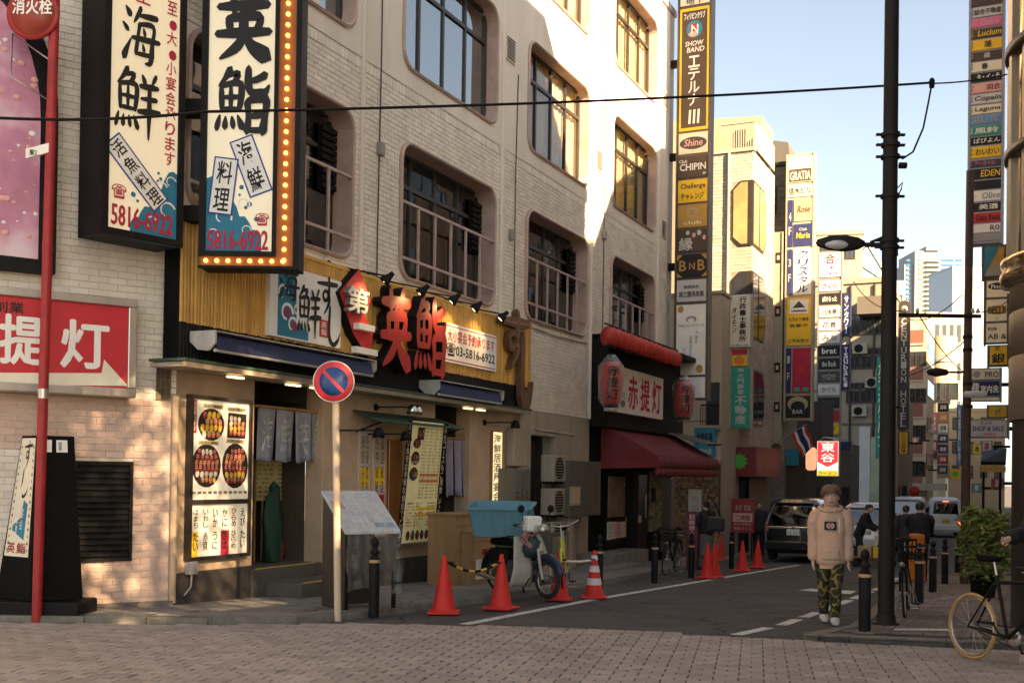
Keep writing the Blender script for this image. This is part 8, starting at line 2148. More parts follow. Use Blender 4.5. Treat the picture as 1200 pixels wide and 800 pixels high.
# ================================================================== bicycles
def bicycle(label,frame_m,loc,rz,wheel_r=.335,tyre_m=None,basket=False,city=False,base=1.02,lean=0.0,group='parked bicycles',rear_rack=False,bar='flat'):
 t = thing('bicycle',label,'bicycle',WORLD,(0,0,0),group)
 r = wheel_r;tyre_m = tyre_m or M_RUBBER
 X ={'rear':0.0,'front':base}
 for nm in('rear','front'):
  x = X[nm]
  mb = MB();mb.tube([(x+(r-.018)*math.cos(q*.19635),0,r+(r-.015)*math.sin(q*.19635))for q in range(32)],.015,8,closed=True);w = mb.build('wheel',tyre_m,t)
  mb = MB();mb.tube([(x+(r-.040)*math.cos(q*.19635),0,r+(r-.040)*math.sin(q*.19635))for q in range(32)],.010,6,closed=True);mb.build('rim',M_STEEL,w)
  mb = MB()
  for k in range(20):
   q = k*.31416;s = .02 if k%2 else-.02
   mb.tube([(x+.02*math.cos(q+.5),s,r+.02*math.sin(q+.5)),(x+(r-.045)*math.cos(q),0,r+(r-.045)*math.sin(q))],.0016,4)
  mb.build('spokes',M_STEEL,w,kind='stuff')
  mb = MB();mb.lathe([(.001,-.05),(.022,-.045),(.022,.045),(.001,.05)],(x,0,r),10,axis='y');mb.build('hub',M_STEEL,w)
 bb =(.42,0,r-.05);st =(.27,0,.78);ht =(base-.17,0,.80);hb =(base-.12,0,.62);ra =(0,0,r);fa =(base,0,r)
 mb = MB()
 if city:
  mb.tube([hb,(.62,0,.36),bb],.020,8);mb.tube([(ht[0]+.01,0,ht[2]-.06),(.60,0,.50),(.38,0,.42)],.016,8)
 else:
  mb.tube([hb,bb],.019,8);mb.tube([(ht[0],0,ht[2]-.04),(st[0]+.03,0,st[2]-.06)],.017,8)
 mb.tube([bb,st],.016,8);mb.tube([ht,hb],.020,8)
 for s in(-.05,.05):
  mb.tube([(bb[0],s*.6,bb[2]),(ra[0],s,ra[2])],.010,6);mb.tube([(st[0],s*.3,st[2]-.05),(ra[0],s,ra[2])],.009,6)
 mb.build('frame',frame_m,t)
 mb = MB();mb.tube([ht,(ht[0]-.02,0,ht[2]+.03)],.014,8)
 for s in(-.045,.045):mb.tube([hb,(hb[0]+.03,s,hb[2]-.08),(fa[0],s,fa[2])],.011,6)
 mb.build('fork',frame_m,t)
 mb = MB();mb.tube([st,(st[0]-.04,0,st[2]+.14)],.012,8);mb.build('seat_post',M_STEEL,t)
 mb = MB();sx_,sz_2 = st[0]-.06,st[2]+.15
 mb.add([(sx_-.13,-.075,sz_2+.02),(sx_-.13,.075,sz_2+.02),(sx_+.0,.06,sz_2+.015),(sx_+.14,.015,sz_2+.015),(sx_+.14,-.015,sz_2+.015),(sx_,-.06,sz_2+.015),(sx_-.11,-.05,sz_2-.04),(sx_-.11,.05,sz_2-.04),(sx_+.10,.0,sz_2-.03)],[(0,5,2,1),(5,4,3,2),(0,1,7,6),(1,2,8,7),(2,3,8),(3,4,8),(4,5,8),(5,0,6,8),(6,7,8)],0,True);mb.build('saddle',M_BLACKM,t)
 mb = MB();hx,hz = ht[0]-.02,ht[2]+(.22 if city else .06)
 mb.tube([(ht[0]-.02,0,ht[2]+.02),(hx,0,hz)],.013,8)
 if city:pts =[(hx-.22,-.28,hz+.02),(hx-.08,-.26,hz+.04),(hx+.03,-.12,hz-.03),(hx+.04,0,hz-.04),(hx+.03,.12,hz-.03),(hx-.08,.26,hz+.04),(hx-.22,.28,hz+.02)]
 else:pts =[(hx-.02,-.29,hz+.02),(hx+.04,-.1,hz),(hx+.04,.1,hz),(hx-.02,.29,hz+.02)]
 mb.tube(pts,.011,8);mb.build('handlebar',M_STEEL if city else M_BLACK,t)
 for a,b in((pts[0],pts[1]),(pts[-1],pts[-2])):
  mb = MB();a,b = Vector(a),Vector(b);mb.tube([a,a+(b-a).normalized()*.11],.017,8);mb.build('grip',M_RUBBER,t)
  mb = MB();mb.tube([a+(b-a).normalized()*.14,a+(b-a).normalized()*.10+Vector((.06,0,-.02)),a+(b-a).normalized()*.02+Vector((.05,0,-.03))],.005,5);mb.build('brake_lever',M_STEEL,t)
 mb = MB();mb.lathe([(.05,.055),(.09,.055),(.09,.060),(.05,.060)],bb,24,axis='y');mb.build('chainring',M_STEEL,t)
 mb = MB();mb.tube([(bb[0],.07,bb[2]),(bb[0]+.11,.07,bb[2]-.12)],.009,6);mb.tube([(bb[0],-.07,bb[2]),(bb[0]-.11,-.07,bb[2]+.12)],.009,6);mb.box(bb[0]+.07,bb[0]+.15,.08,.17,bb[2]-.13,bb[2]-.11);mb.box(bb[0]-.15,bb[0]-.07,-.17,-.08,bb[2]+.11,bb[2]+.13);mb.build('cranks',M_BLACK,t,kind='stuff')
 mb = MB();mb.tube([(bb[0],.058,bb[2]+.088),(0,.045,r+.04),(-.04,.045,r),(0,.045,r-.04),(bb[0],.058,bb[2]-.088),(bb[0]+.088,.058,bb[2])],.005,5,closed=True);mb.build('chain',M_BLACK,t)
 if city or basket:
  for x,a0,a1 in((0,20,170),(base,30,150)):
   mb = MB();mb.tube([(x+(r+.025)*math.cos(R(q)),0,r+(r+.025)*math.sin(R(q)))for q in range(a0,a1,10)],.022,6);mb.build('mudguard',M_BLACK if not city else frame_m,t)
  mb = MB();mb.tube([(0,-.06,r),(-.10,-.13,.01)],.009,6);mb.tube([(0,.06,r),(-.10,.13,.01)],.009,6);mb.tube([(-.10,-.13,.01),(-.10,.13,.01)],.009,6);mb.build('kickstand',M_STEEL,t)
 elif group:
  mb = MB();mb.tube([(.05,-.06,r-.02),(.12,-.16,.01)],.008,6);mb.build('kickstand',M_BLACK,t)
 if basket:
  mb = MB();x0,x1,z0,z1 = base-.02,base+.30,.72,.96
  for z in(z0,z0+.08,z0+.16,z1):
   e = .03*(z-z0)/.24
   mb.tube([(x0,-.15-e,z),(x1+e,-.15-e,z),(x1+e,.15+e,z),(x0,.15+e,z)],.005 if z<z1 else .009,5,closed=True)
  for k in range(9):
   y = -.15+.0375*k;mb.tube([(x0,y,z0),(x0,y*1.15,z1)],.004,4);mb.tube([(x1,y,z0),(x1+.03,y*1.2,z1)],.004,4);mb.tube([(x0+.32*k/8,-.15,z0),(x0+.35*k/8,-.18,z1)],.004,4);mb.tube([(x0+.32*k/8,.15,z0),(x0+.35*k/8,.18,z1)],.004,4);mb.tube([(x0,y,z0),(x1,y,z0)],.004,4)
  mb.build('wire_basket',M_BLACK,t,kind='stuff')
  mb = MB();mb.lathe([(.001,-.03),(.035,-.02),(.04,.03),(.001,.04)],(base+.10,0,.66),12,axis='x');mb.build('headlight',M_STEEL,t)
 t.location = loc;t.rotation_euler =(lean,0,rz)
 return t
M_GUM = mat('tan_gumwall_tyre',(.34,.215,.075),.6,var=.15)
M_YEL = mat('yellow_frame_paint',(.50,.46,.05),.35,var=.08)
g0 = gnd(1138,772.5);g0.z += .005
bicycle('black sports bicycle with tan tyres held at the edge of the crossing',M_BLACK,g0,R(-70),.30,M_GUM,group=None,lean=R(-2),base=.98)
g0 = gp(672,697)
bicycle('pale yellow city bicycle parked behind the scooter and striped cone',M_YEL,g0+Vector((-.05,1.0,0)),R(-95),.32,city=True,group=None,lean=R(4))
g0 = gp(776,672)
bicycle('black bicycle with a wire basket leaning by the lantern shop step',M_BLACK,g0+Vector((.42,.92,-.03)),math.atan2(-.9066,-.4219)+.06,.33,basket=True,city=False,group=None,lean=R(-5))
g0 = gnd(1051,726)+Vector((0,0,.04))
bicycle('dark bicycle with a wire basket parked behind the utility pole',M_BLACK,g0+Vector((.48,.95,-.03)),R(-112),.31,basket=True,group=None,lean=R(3))
# ================================================================== delivery scooter with its tub
M_LEG = mat('cream_scooter_plastic',(.40,.36,.29),.45,var=.12,scale=5,dirt=.35,dirtc=(.14,.11,.08))
M_ENG = mat('dirty_engine_metal',(.12,.11,.10),.5,.6,var=.3,scale=12)
t = thing('delivery_scooter','old cream and black delivery scooter parked at the kerb under a blue tub','scooter',WORLD,(0,0,0))
r = .275;B = 1.18
for x in(0,B):
 mb = MB();mb.tube([(x+(r-.034)*math.cos(q*.19635),0,r+(r-.034)*math.sin(q*.19635))for q in range(32)],.034,8,closed=True);w = mb.build('wheel',M_RUBBER,t)
 mb = MB();mb.tube([(x+(r-.068)*math.cos(q*.19635),0,r+(r-.068)*math.sin(q*.19635))for q in range(32)],.014,6,closed=True);mb.build('rim',M_STEEL,w)
 mb = MB()
 for k in range(18):
  q = k*.349;mb.tube([(x+.05*math.cos(q+.5),.03*(-1)**k,r+.05*math.sin(q+.5)),(x+(r-.07)*math.cos(q),0,r+(r-.07)*math.sin(q))],.0025,4)
 mb.build('spokes',M_STEEL,w,kind='stuff')
 mb = MB();mb.lathe([(.001,-.07),(.06,-.06),(.06,.06),(.001,.07)],(x,0,r),14,axis='y');mb.build('hub',M_ENG,w)
mb = MB();mb.tube([(x+(r+.04)*math.cos(R(q)),0,r+(r+.04)*math.sin(R(q)))for x,q in[(B,k)for k in range(15,166,10)]],.055,8);mb.build('front_mudguard',mat('navy_scooter_paint',(.014,.018,.045),.35,var=.1),t)
mb = MB();mb.tube([((r+.05)*math.cos(R(q)),0,r+(r+.05)*math.sin(R(q)))for q in range(20,190,10)],.07,8);mb.build('rear_mudguard',M_BLACK,t)
for s in(-.08,.08):
 mb = MB();mb.tube([(B,s,r),(B-.06,s,r+.17),(B-.16,s*.6,.70)],.024,8);mb.build('fork_leg',M_LEG,t)
mb = MB();mb.tube([(B-.14,0,.66),(B-.24,0,.98)],.035,10);mb.build('steering_column',M_LEG,t)
mb = MB();mb.bbox(B-.34,B-.14,-.13,.13,.92,1.04,.03);mb.build('handlebar_cover',M_LEG,t)
mb = MB();mb.lathe([(.001,.09),(.07,.08),(.085,.0),(.06,-.06),(.001,-.08)],(B-.12,0,.97),16,axis='x');mb.build('headlight',M_STEEL,t)
mb = MB();mb.tube([(B-.38,-.33,1.03),(B-.26,-.12,1.0),(B-.26,.12,1.0),(B-.38,.33,1.03)],.014,8);mb.build('handlebar',M_STEEL,t)
for s in(-1,1):
 mb = MB();mb.tube([(B-.38,s*.33,1.03),(B-.33,s*.22,1.02)],.02,8);mb.build('grip',M_RUBBER,t)
 mb = MB();mb.tube([(B-.3,s*.2,1.03),(B-.28,s*.26,1.22)],.007,5);mb.lathe([(.001,-.01),(.055,-.008),(.055,.01),(.001,.012)],(B-.28,s*.27,1.26),14,axis='x');mb.build('mirror',M_BLACK,t)
for s in(-1,1):
 mb = MB();mb.grid(lambda u,v:(B-.20-.22*v-.05*u-.30*max(0,.35-v),s*(.05+.36*u*(1-.45*v)),.16+.70*v),6,10);mb.build('leg_shield',M_LEG,t,solid=.012)
mb = MB();mb.tube([(B-.24,0,.78),(.62,0,.48),(.35,0,.52),(.1,0,.62)],.05,10);mb.build('frame_spine',M_BLACK,t)
mb = MB();mb.bbox(.30,.86,-.14,.14,.20,.50,.04);mb.lathe([(.001,-.16),(.09,-.15),(.10,0),(.09,.15),(.001,.16)],(.60,0,.28),16,axis='y');mb.tube([(.8,0,.32),(.98,0,.36)],.06,10);mb.build('engine',M_ENG,t)
mb = MB();mb.tube([(.9,-.1,.3),(.86,-.15,.17),(.4,-.17,.17),(.1,-.17,.22),(-.3,-.17,.26)],[.018,.02,.022,.042,.04],10);mb.build('exhaust',M_CHROME,t)
mb = MB();mb.bbox(-.05,.55,-.13,.13,.70,.80,.035);mb.build('seat',M_BLACKM,t)
mb = MB();mb.tube([(0,-.1,r),(.14,-.1,.62)],.02,8);mb.tube([(0,.1,r),(.14,.1,.62)],.02,8);mb.build('shock_absorber',M_STEEL,t)
mb = MB();mb.tube([(.45,-.12,.2),(.38,-.20,.01)],.014,6);mb.tube([(.45,.12,.2),(.38,.20,.01)],.014,6);mb.build('stand',M_BLACK,t)
mb = MB();
for y in(-.15,0,.15):mb.box(-.24,.45,y-.012,y+.012,.815,.835)
for x in(-.22,.05,.43):mb.box(x-.012,x+.012,-.17,.17,.836,.852)
mb.build('rear_rack',M_BLACK,t)
mb = MB();mb.bbox(-.02,.42,.10,.16,.42,.66,.03);mb.bbox(-.02,.42,-.16,-.10,.42,.66,.03);mb.build('side_cover',M_BLACK,t,kind='stuff')
mb = MB();mb.box(-.37,-.355,-.10,.10,.34,.46);mb.build('number_plate',pal('lightgrey'),t)
mb = MB();mb.tube([(.04,-.11,r+.03),(.35,-.13,r+.05),(.62,-.13,r+.03),(.35,-.13,r-.04),(.04,-.11,r-.04)],.03,6,closed=True);mb.build('chain_case',M_ENG,t)
for s in(-.03,.03):
 mb = MB();mb.tube([(B-.28,s*3,1.0),(B-.40,s,.86),(B-.22,s,.62),(.75,s,.42)],.006,5);mb.build('control_cable',M_BLACKM,t)
mb = MB();mb.bbox(-.34,-.28,-.06,.06,.52,.62,.015);mb.build('tail_light',mat('tail_red',(.3,.01,.01),.3),t)
SCP = gnd(641,704);SCD = math.atan2(-.80,.60)
fwd_ = Vector((math.cos(SCD),math.sin(SCD),0))
t.location = SCP-fwd_*B+Vector((0,0,.03));t.rotation_euler =(0,0,SCD)
SCM = Matrix.Translation(t.location)@Matrix.Rotation(SCD,4,'Z')
tb = thing('plastic_tub','weathered light blue plastic tub resting on the scooter rack','tub',WORLD,(0,0,0))
M_TUB = mat('weathered_blue_plastic',(.10,.26,.32),.5,var=.15,scale=4,dirt=.45,dirtc=(.10,.13,.13),streak=True)
def ring(w,d,z,rr,n=5):return[(x,y,z)for x,y in rrect(-w,w,-d,d,rr,n)]
Rg =[ring(.36,.22,0,.06),ring(.37,.23,.01,.06),ring(.43,.28,.37,.06),ring(.46,.31,.375,.07),ring(.46,.31,.40,.07),ring(.425,.275,.402,.06),ring(.362,.222,.03,.055)]
mb = MB();n = len(Rg[0])
for a,b in zip(Rg,Rg[1:]):mb.add(a+b,[(i,(i+1)%n,(i+1)%n+n,i+n)for i in range(n)],0,False)
mb.add(Rg[0],[tuple(range(n-1,-1,-1))]);mb.add(Rg[-1],[tuple(range(n))]);mb.build('tub_shell',M_TUB,tb)
for k in range(9):
 mb = MB();x = -.34+k*.085;mb.hexa([(x-.008,-.235,.03),(x+.008,-.235,.03),(x+.008,-.225,.03),(x-.008,-.225,.03),(x*1.15-.008,-.288,.36),(x*1.15+.008,-.288,.36),(x*1.15+.008,-.275,.36),(x*1.15-.008,-.275,.36)]);mb.build('rib',M_TUB,tb)
p = SCM@Vector((.05,0,.853));c_ = at(588,636,p.y)
tb.location =(c_.x,p.y,p.z);tb.rotation_euler =(R(7),0,R(-8));tb.scale =(1.06,1.25,1.12)
q = SCM@Vector((B-.36,-.16,.88))
o = MB().bbox(-.12,.12,-.09,.09,0,.22,.03).build('white_box',pal('white'));o.location = q+Vector((.12,-.05,.06));o.rotation_euler =(0,0,.5);tag(o,'small white box hung by the scooter handlebar beside the tub','box')
mb = MB();mb.grid(lambda u,v:(.17*(u-.5)+.03*math.sin(8*v),.05*math.sin(7*u+3*v),.20*(v-.5)+.03*math.sin(6*u)),10,10);o = mb.build('pink_cloth',mat('dusty_pink_cloth',(.36,.17,.17),.85,var=.3),solid=.012);o.location = q+Vector((.05,-.12,-.05));tag(o,'crumpled pink cloth draped on the scooter leg shield','cloth')
mb = MB();mb.lathe([(.001,-.16),(.09,-.14),(.13,-.03),(.12,.08),(.06,.15),(.001,.16)],(0,0,0),14,sx=1,sy=.7)
for i,p_ in enumerate(mb.v):mb.v[i] =(p_[0]+.02*math.sin(20*p_[2]+4*p_[1]),p_[1],p_[2])
o = mb.build('dark_bag',mat('dark_green_bag',(.015,.04,.035),.6,var=.3));o.location = q+Vector((.12,-.05,-.16));tag(o,'dark green bag hanging below the pink cloth on the scooter','bag')
# ================================================================== vehicles
def interp(tab,z):
 for(a,va),(b,vb)in zip(tab,tab[1:]):
  if z<=b:return va+(vb-va)*(z-a)/(b-a)if z>=a else va
 return tab[-1][1]
def vehicle(name,label,cat,loc,rz,paint,L_,hw,ry,fy,zt,zb,beltz,glasstop,lamp,plate_c,plate_txt,group,lampw=.16,chrome=False,wheel_r=.32,reverse=False,stop=False):
 t = thing(name,label,cat,WORLD,(0,0,0),group)
 zs = sorted({z for z,_ in hw}|{zb,zt,beltz,(beltz+glasstop)/2})
 def ring_(z):
  w,a,b = interp(hw,z),interp(ry,z),L_-interp(fy,z);k = min(.20,w*.4)
  pts =[]
  for cx,cy,a0 in((w-k,a+k,-90),(w-k,b-k,0),(-w+k,b-k,90),(-w+k,a+k,180)):
   pts +=[(cx+k*math.cos(R(a0+90*i/5)),cy+k*math.sin(R(a0+90*i/5)),z)for i in range(6)]
  return pts
 mb = MB();prev = None
 for z in zs:
  cur = ring_(z)
  if prev:mb.add(prev+cur,[(i,(i+1)%24,(i+1)%24+24,i+24)for i in range(24)],0,True)
  prev = cur
 c =[(p[0]*.8,(p[1]-L_/2)*.93+L_/2,zt+.03)for p in prev]
 mb.add(prev+c,[(i,(i+1)%24,(i+1)%24+24,i+24)for i in range(24)],0,True);mb.add(c,[tuple(range(24))],0,True);mb.add(ring_(zb),[tuple(range(23,-1,-1))])
 mb.build('body',paint,t)
 def rear(x,z,off=.006):return(x,interp(ry,z)-off,z)
 def side(s,y,z,off=.006):return(s*(interp(hw,z)+off),y,z)
 wb = interp(hw,beltz)-.17;wt = interp(hw,glasstop)-.15
 mb = MB();mb.grid(lambda u,v:rear((wb+(wt-wb)*v)*(2*u-1),beltz+(glasstop-beltz)*v),6,6);mb.build('rear_window',M_CARGLASS,t)
 mb = MB();mb.grid(lambda u,v:rear((wb+(wt-wb)*v)*(2*u-1),beltz+(glasstop-beltz)*v,.002),6,6);mb.build('window_seal',M_BLACKM,t)
 for s in(-1,1):
  ys_ =(.45,1.55,2.55,L_-1.55)if L_>4 else(.4,1.3,2.1,L_-.9)
  for a,b in zip(ys_,ys_[1:]):
   mb = MB();mb.grid(lambda u,v:side(s,a+.05+(b-a-.1)*u,beltz+.03+(glasstop-beltz-.05)*v),3,3);mb.build('side_window',M_CARGLASS,t)
  for y in(.42+(L_>4)*1.2,L_-1.0):
   mb = MB();mb.grid(lambda u,v:side(s,y+.012*u,zb+.15+(beltz-zb-.15)*v,.003),1,4);mb.build('door_gap',M_BLACKM,t)
  for y in(.75,L_-.80):
   mb = MB();x = s*(interp(hw,zb+.1)-.10)
   mb.lathe([(.001,-.10),(wheel_r*.6,-.10),(wheel_r*.9,-.10),(wheel_r,-.07),(wheel_r,.07),(wheel_r*.9,.105),(wheel_r*.6,.095),(.001,.10)],(x,y,wheel_r),22,axis='x');w = mb.build('wheel',M_RUBBER,t)
   mb = MB();mb.lathe([(.001,s*.108),(wheel_r*.58,s*.100),(wheel_r*.62,s*.06)],(x,y,wheel_r),18,axis='x');mb.build('hubcap',M_STEEL,w)
  mb = MB();z0,z1 = lamp
  x1_ = interp(hw,(z0+z1)/2);y0_ = interp(ry,(z0+z1)/2)
  mb.hexa([(s*(x1_-.02),y0_+.16,z0),(s*(x1_-lampw),y0_-.012,z0),(s*(x1_-lampw),y0_+.05,z0),(s*(x1_-.05),y0_+.16,z0),(s*(x1_-.02),y0_+.16,z1),(s*(x1_-lampw),y0_-.012,z1),(s*(x1_-lampw),y0_+.05,z1),(s*(x1_-.05),y0_+.16,z1)])
  mb.bbox(*(sorted((s*(x1_-lampw),s*(x1_-.06)))),y0_-.015,y0_+.08,z0,z1,.015)
  mb.build('tail_lamp',mat('lit_tail_lamp',(.5,.02,.02),.25,emit=(1,.06,.03),es=2.2)if stop else mat('clear_red_lamp',(.34,.10,.10),.18,var=.5,scale=20),t)
  mb = MB();mb.tube([side(s,L_-1.35,beltz),(s*(interp(hw,beltz)+.16),L_-1.38,beltz+.06)],.02,6);mb.bbox(*(sorted((s*(interp(hw,beltz)+.08),s*(interp(hw,beltz)+.26)))),L_-1.42,L_-1.34,beltz+.02,beltz+.2,.02);mb.build('wing_mirror',paint,t)
 mb = MB();w = interp(hw,zb+.3);mb.bbox(-w+.04,w-.04,interp(ry,zb+.3)-.05,.25,zb+.08,zb+.36,.04);mb.build('bumper',paint,t)
 pz = zb+.46 if not chrome else beltz-.28
 mb = MB();mb.bbox(-.18,.18,interp(ry,pz)-.025,interp(ry,pz)+.02,pz,pz+.165,.004);o = mb.build('number_plate',pal(plate_c),t)
 mb = MB();text(mb,plate_txt,-.15,.15,pz+.02,pz+.105,interp(ry,pz)-.028,0,.015);text(mb,'品川 500',-.09,.09,pz+.115,pz+.15,interp(ry,pz)-.028,0,.006);mb.build('lettering',pal('black' if plate_c=='yellow' else 'green'),o)
 if chrome:
  mb = MB();z = beltz-.07;w = interp(hw,z)-.12;mb.bbox(-w,w,interp(ry,z)-.03,interp(ry,z)+.02,z-.04,z+.035,.012);mb.build('chrome_strip',M_CHROME,t)
  mb = MB();mb.lathe([(.05,-.038),(.065,-.034),(.05,-.03)],(0,interp(ry,z),z),16,axis='y');mb.build('badge',M_CHROME,t)
 mb = MB();z = glasstop+.10;w = interp(hw,z)-.16;mb.bbox(-w,w,interp(ry,z)-.13,interp(ry,z)+.10,z-.02,z+.035,.015);mb.build('roof_spoiler',paint,t)
 mb = MB();mb.bbox(-.12,.12,interp(ry,z)-.14,interp(ry,z)-.128,z-.012,z+.012,.004);mb.build('brake_light',MATS['lit_tail_lamp']if 'lit_tail_lamp' in MATS and stop else mat('dark_red_lens',(.2,.01,.01),.3),t)
 mb = MB();mb.tube([rear(.05,beltz+.02,.02),rear(-.32,beltz+.10,.02)],.010,5);mb.build('wiper',M_BLACKM,t)
 mb = MB();mb.tube([rear(-.08,pz+.22,.02),rear(.08,pz+.22,.02)],.014,6);mb.build('handle',M_CHROME if chrome else paint,t)
 t.location = loc;t.rotation_euler =(0,0,rz)
 return t
M_CARK = mat('black_car_paint',(.006,.0055,.0055),.25,var=.1,scale=2,coat=.8,dirt=.1,dirtc=(.05,.045,.04))
M_CARW = mat('white_car_paint',(.60,.58,.55),.28,var=.03,scale=2,coat=.6,dirt=.12,dirtc=(.35,.32,.28))
M_CARS = mat('silver_car_paint',(.46,.45,.43),.25,.6,var=.04,scale=2,coat=.6)
MPV = dict(hw=[(.25,.80),(.45,.865),(.9,.875),(1.05,.86),(1.35,.80),(1.68,.70),(1.80,.58)],ry=[(.25,.10),(.45,.0),(.8,.0),(1.05,.04),(1.35,.12),(1.68,.24),(1.80,.42)],fy=[(.25,.1),(.5,.0),(.8,.08),(1.0,.35),(1.1,.8),(1.6,1.5),(1.8,1.9)])
VAN = dict(hw=[(.25,.68),(.45,.735),(1.0,.74),(1.3,.72),(1.75,.66),(1.86,.56)],ry=[(.25,.06),(.45,.0),(.9,.0),(1.1,.03),(1.7,.12),(1.86,.25)],fy=[(.25,.05),(.5,.0),(.9,.05),(1.05,.2),(1.7,.55),(1.86,.8)])
ur = math.atan2(.9066,.4219)-math.pi/2
g0 = gnd(929,658.5)
vehicle('minivan','black minivan with a chrome strip parked at the kerb beyond the cones','minivan',g0,ur,M_CARK,4.7,zt=1.80,zb=.25,beltz=1.06,glasstop=1.60,lamp=(.86,1.12),plate_c='white',plate_txt='12-37',group='vehicles in the street',chrome=True,**MPV)
g0 = gnd(1108,629.5)
vehicle('kei_van','small white van with lit red tail lamps and a yellow plate driving away','van',g0,ur+.12,M_CARW,3.4,zt=1.86,zb=.25,beltz=1.12,glasstop=1.62,lamp=(.50,.72),plate_c='yellow',plate_txt='41-06',group='vehicles in the street',lampw=.17,stop=True,**VAN)
g0 = gnd(1063,628)
vehicle('white_van','white van with a dark rear window beside the small white van','van',g0,ur+.05,M_CARW,4.4,zt=1.86,zb=.25,beltz=1.10,glasstop=1.66,lamp=(.75,1.05),plate_c='white',plate_txt='30-16',group='vehicles in the street',hw=[(z,w*1.13)for z,w in VAN['hw']],ry=VAN['ry'],fy=VAN['fy'])
g0 = gnd(1014,652)
vehicle('taxi','silver taxi with a white roof waiting behind the hooded walker','taxi',g0,ur+.05,M_CARS,4.4,zt=1.72,zb=.25,beltz=1.0,glasstop=1.5,lamp=(.7,1.0),plate_c='white',plate_txt='52-18',group='vehicles in the street',hw=[(z*.95,w)for z,w in MPV['hw']],ry=[(z*.95,w)for z,w in MPV['ry']],fy=[(z*.95,w)for z,w in MPV['fy']])
# ================================================================== poles, lamps, wires
M_POLE = mat('dark_brown_pole',(.012,.009,.0075),.5,var=.25,scale=3,dirt=.3,dirtc=(.028,.021,.017),streak=True,spec=.3)
b = gnd(1038,735)+Vector((0,0,.03));tp = at(1046,-80,b.y)
t = thing('utility_pole','tall dark steel pole carrying a street lamp at the footway corner','pole',WORLD,tuple(b))
axis = lambda z:b+(tp-b)*((z-b.z)/(tp.z-b.z))
mb = MB();mb.tube([b-Vector((0,0,.1)),tp],[.090,.076],18);mb.build('shaft',M_POLE,t)
mb = MB();mb.lathe([(.15,0),(.15,.02),(.11,.03),(.10,.12)],b,18);mb.build('foot_plate',M_POLE,t)
for py in(158,170,184,230,282,290):
 p = at(1043,py,b.y);q = axis(p.z);mb = MB();mb.tube([q-Vector((0,0,.02)),q+Vector((0,0,.02))],.104,16);mb.box(q.x-.16,q.x+.16,q.y-.02,q.y+.02,q.z-.012,q.z+.012);mb.build('clamp_band',M_POLE,t)
p = at(1058,194,b.y);mb = MB();mb.lathe([(.001,-.05),(.035,-.04),(.035,.04),(.001,.05)],p,10,axis='x');mb.build('insulator',M_POLE,t)
mb = MB();q =[at(*k,b.y-.1)for k in((1050,222),(1058,214),(1056,222),(1051,232),(1050,262),(1052,300))];mb.tube(q,.008,5);mb.build('hanging_cable',M_BLACK,t)
pa_,pb_,pc_ = at(1040,287,b.y),at(1014,287,b.y),at(986,286,b.y)
lp = mb = MB();mb.tube([pa_,pb_],.028,8);mb.tube([at(1040,276,b.y),at(1020,284,b.y)],.016,6);mb.build('lamp_arm',M_POLE,t)
mb = MB();c = at(985,285,b.y);mb.lathe([(.001,-.28),(.04,-.26),(.085,-.12),(.095,.05),(.07,.20),(.03,.27),(.001,.28)],c,16,axis='x',sx=.55,sy=1.0)
hd = mb.build('lamp_head',M_POLE,t)
mb = MB();mb.ball(c+Vector((-.04,0,-.02)),.085,8,0,1.9,.85,.7);mb.build('lamp_glass',mat('clear_lamp_glass',(.5,.5,.48),.1,var=.1,spec=.8),hd)
b2 = gnd(1130,686);tp2 = at(1137,280,b2.y)
t = thing('street_pole','slim brown pole with a crossarm and small lamp beside the green bush','pole',WORLD,tuple(b2))
mb = MB();mb.tube([b2-Vector((0,0,.1)),at(1137,200,b2.y)],[.085,.07],14);mb.build('shaft',mat('rusty_brown_pole',(.055,.028,.022),.5,var=.25,dirt=.3,dirtc=(.09,.06,.05)),t)
mb = MB();a,c = at(1051,370,b2.y),at(1147,371,b2.y);mb.box(a.x,c.x,b2.y-.12,b2.y-.07,a.z-.035,a.z+.035);mb.build('crossarm',M_POLE,t)
for px_ in(1060,1075,1140,1146):
 q = at(px_,367,b2.y-.09);mb = MB();mb.lathe([(.001,0),(.03,.0),(.04,.05),(.02,.09),(.001,.10)],q,10);mb.build('insulator',pal('lightgrey'),t)
mb = MB();mb.tube([at(1131,436,b2.y),at(1113,436,b2.y)],.022,6);mb.build('lamp_arm',M_POLE,t)
mb = MB();c = at(1100,436,b2.y);mb.lathe([(.001,-.24),(.05,-.2),(.09,-.05),(.06,.15),(.001,.22)],c,14,axis='x',sx=.6,sy=1);mb.build('lamp_head',M_POLE,t)
for py in(395,410,450,463,476):
 q = at(1134,py,b2.y);mb = MB();mb.tube([q-Vector((0,0,.03)),q+Vector((0,0,.03))],.092,12);mb.build('clamp_band',M_POLE,t)
mb = MB();c = at(1143,462,b2.y-.3);mb.lathe([(.001,-.22),(.06,-.2),(.07,.16),(.05,.2),(.001,.2)],c,12,axis='x');mb.build('camera_housing',pal('lightgrey'),t)
def wire(label,pts,r,n=40,sag=0.0,name='overhead_wire'):
 P =[]
 for a,b_ in zip(pts,pts[1:]):
  for i in range(n):
   u = i/n;P.append(a.lerp(b_,u)-Vector((0,0,sag*4*u*(1-u))))
 P.append(pts[-1])
 mb = MB();mb.tube(P,r,6);o = mb.build(name,M_BLACK,None,WORLD);tag(o,label,'cable','overhead cables');return o
J = at(1092,98,12.9)
wire('thick overhead cable sagging across the whole street front to the splice',[at(-40,136,9.5),at(240,131,10.2),at(1092,97,12.9)],.014,30,.05)
wire('thin overhead wire continuing past the splice to the corner building',[J,at(1190,85,14.5),at(1260,80,16)],.009,20,.03)
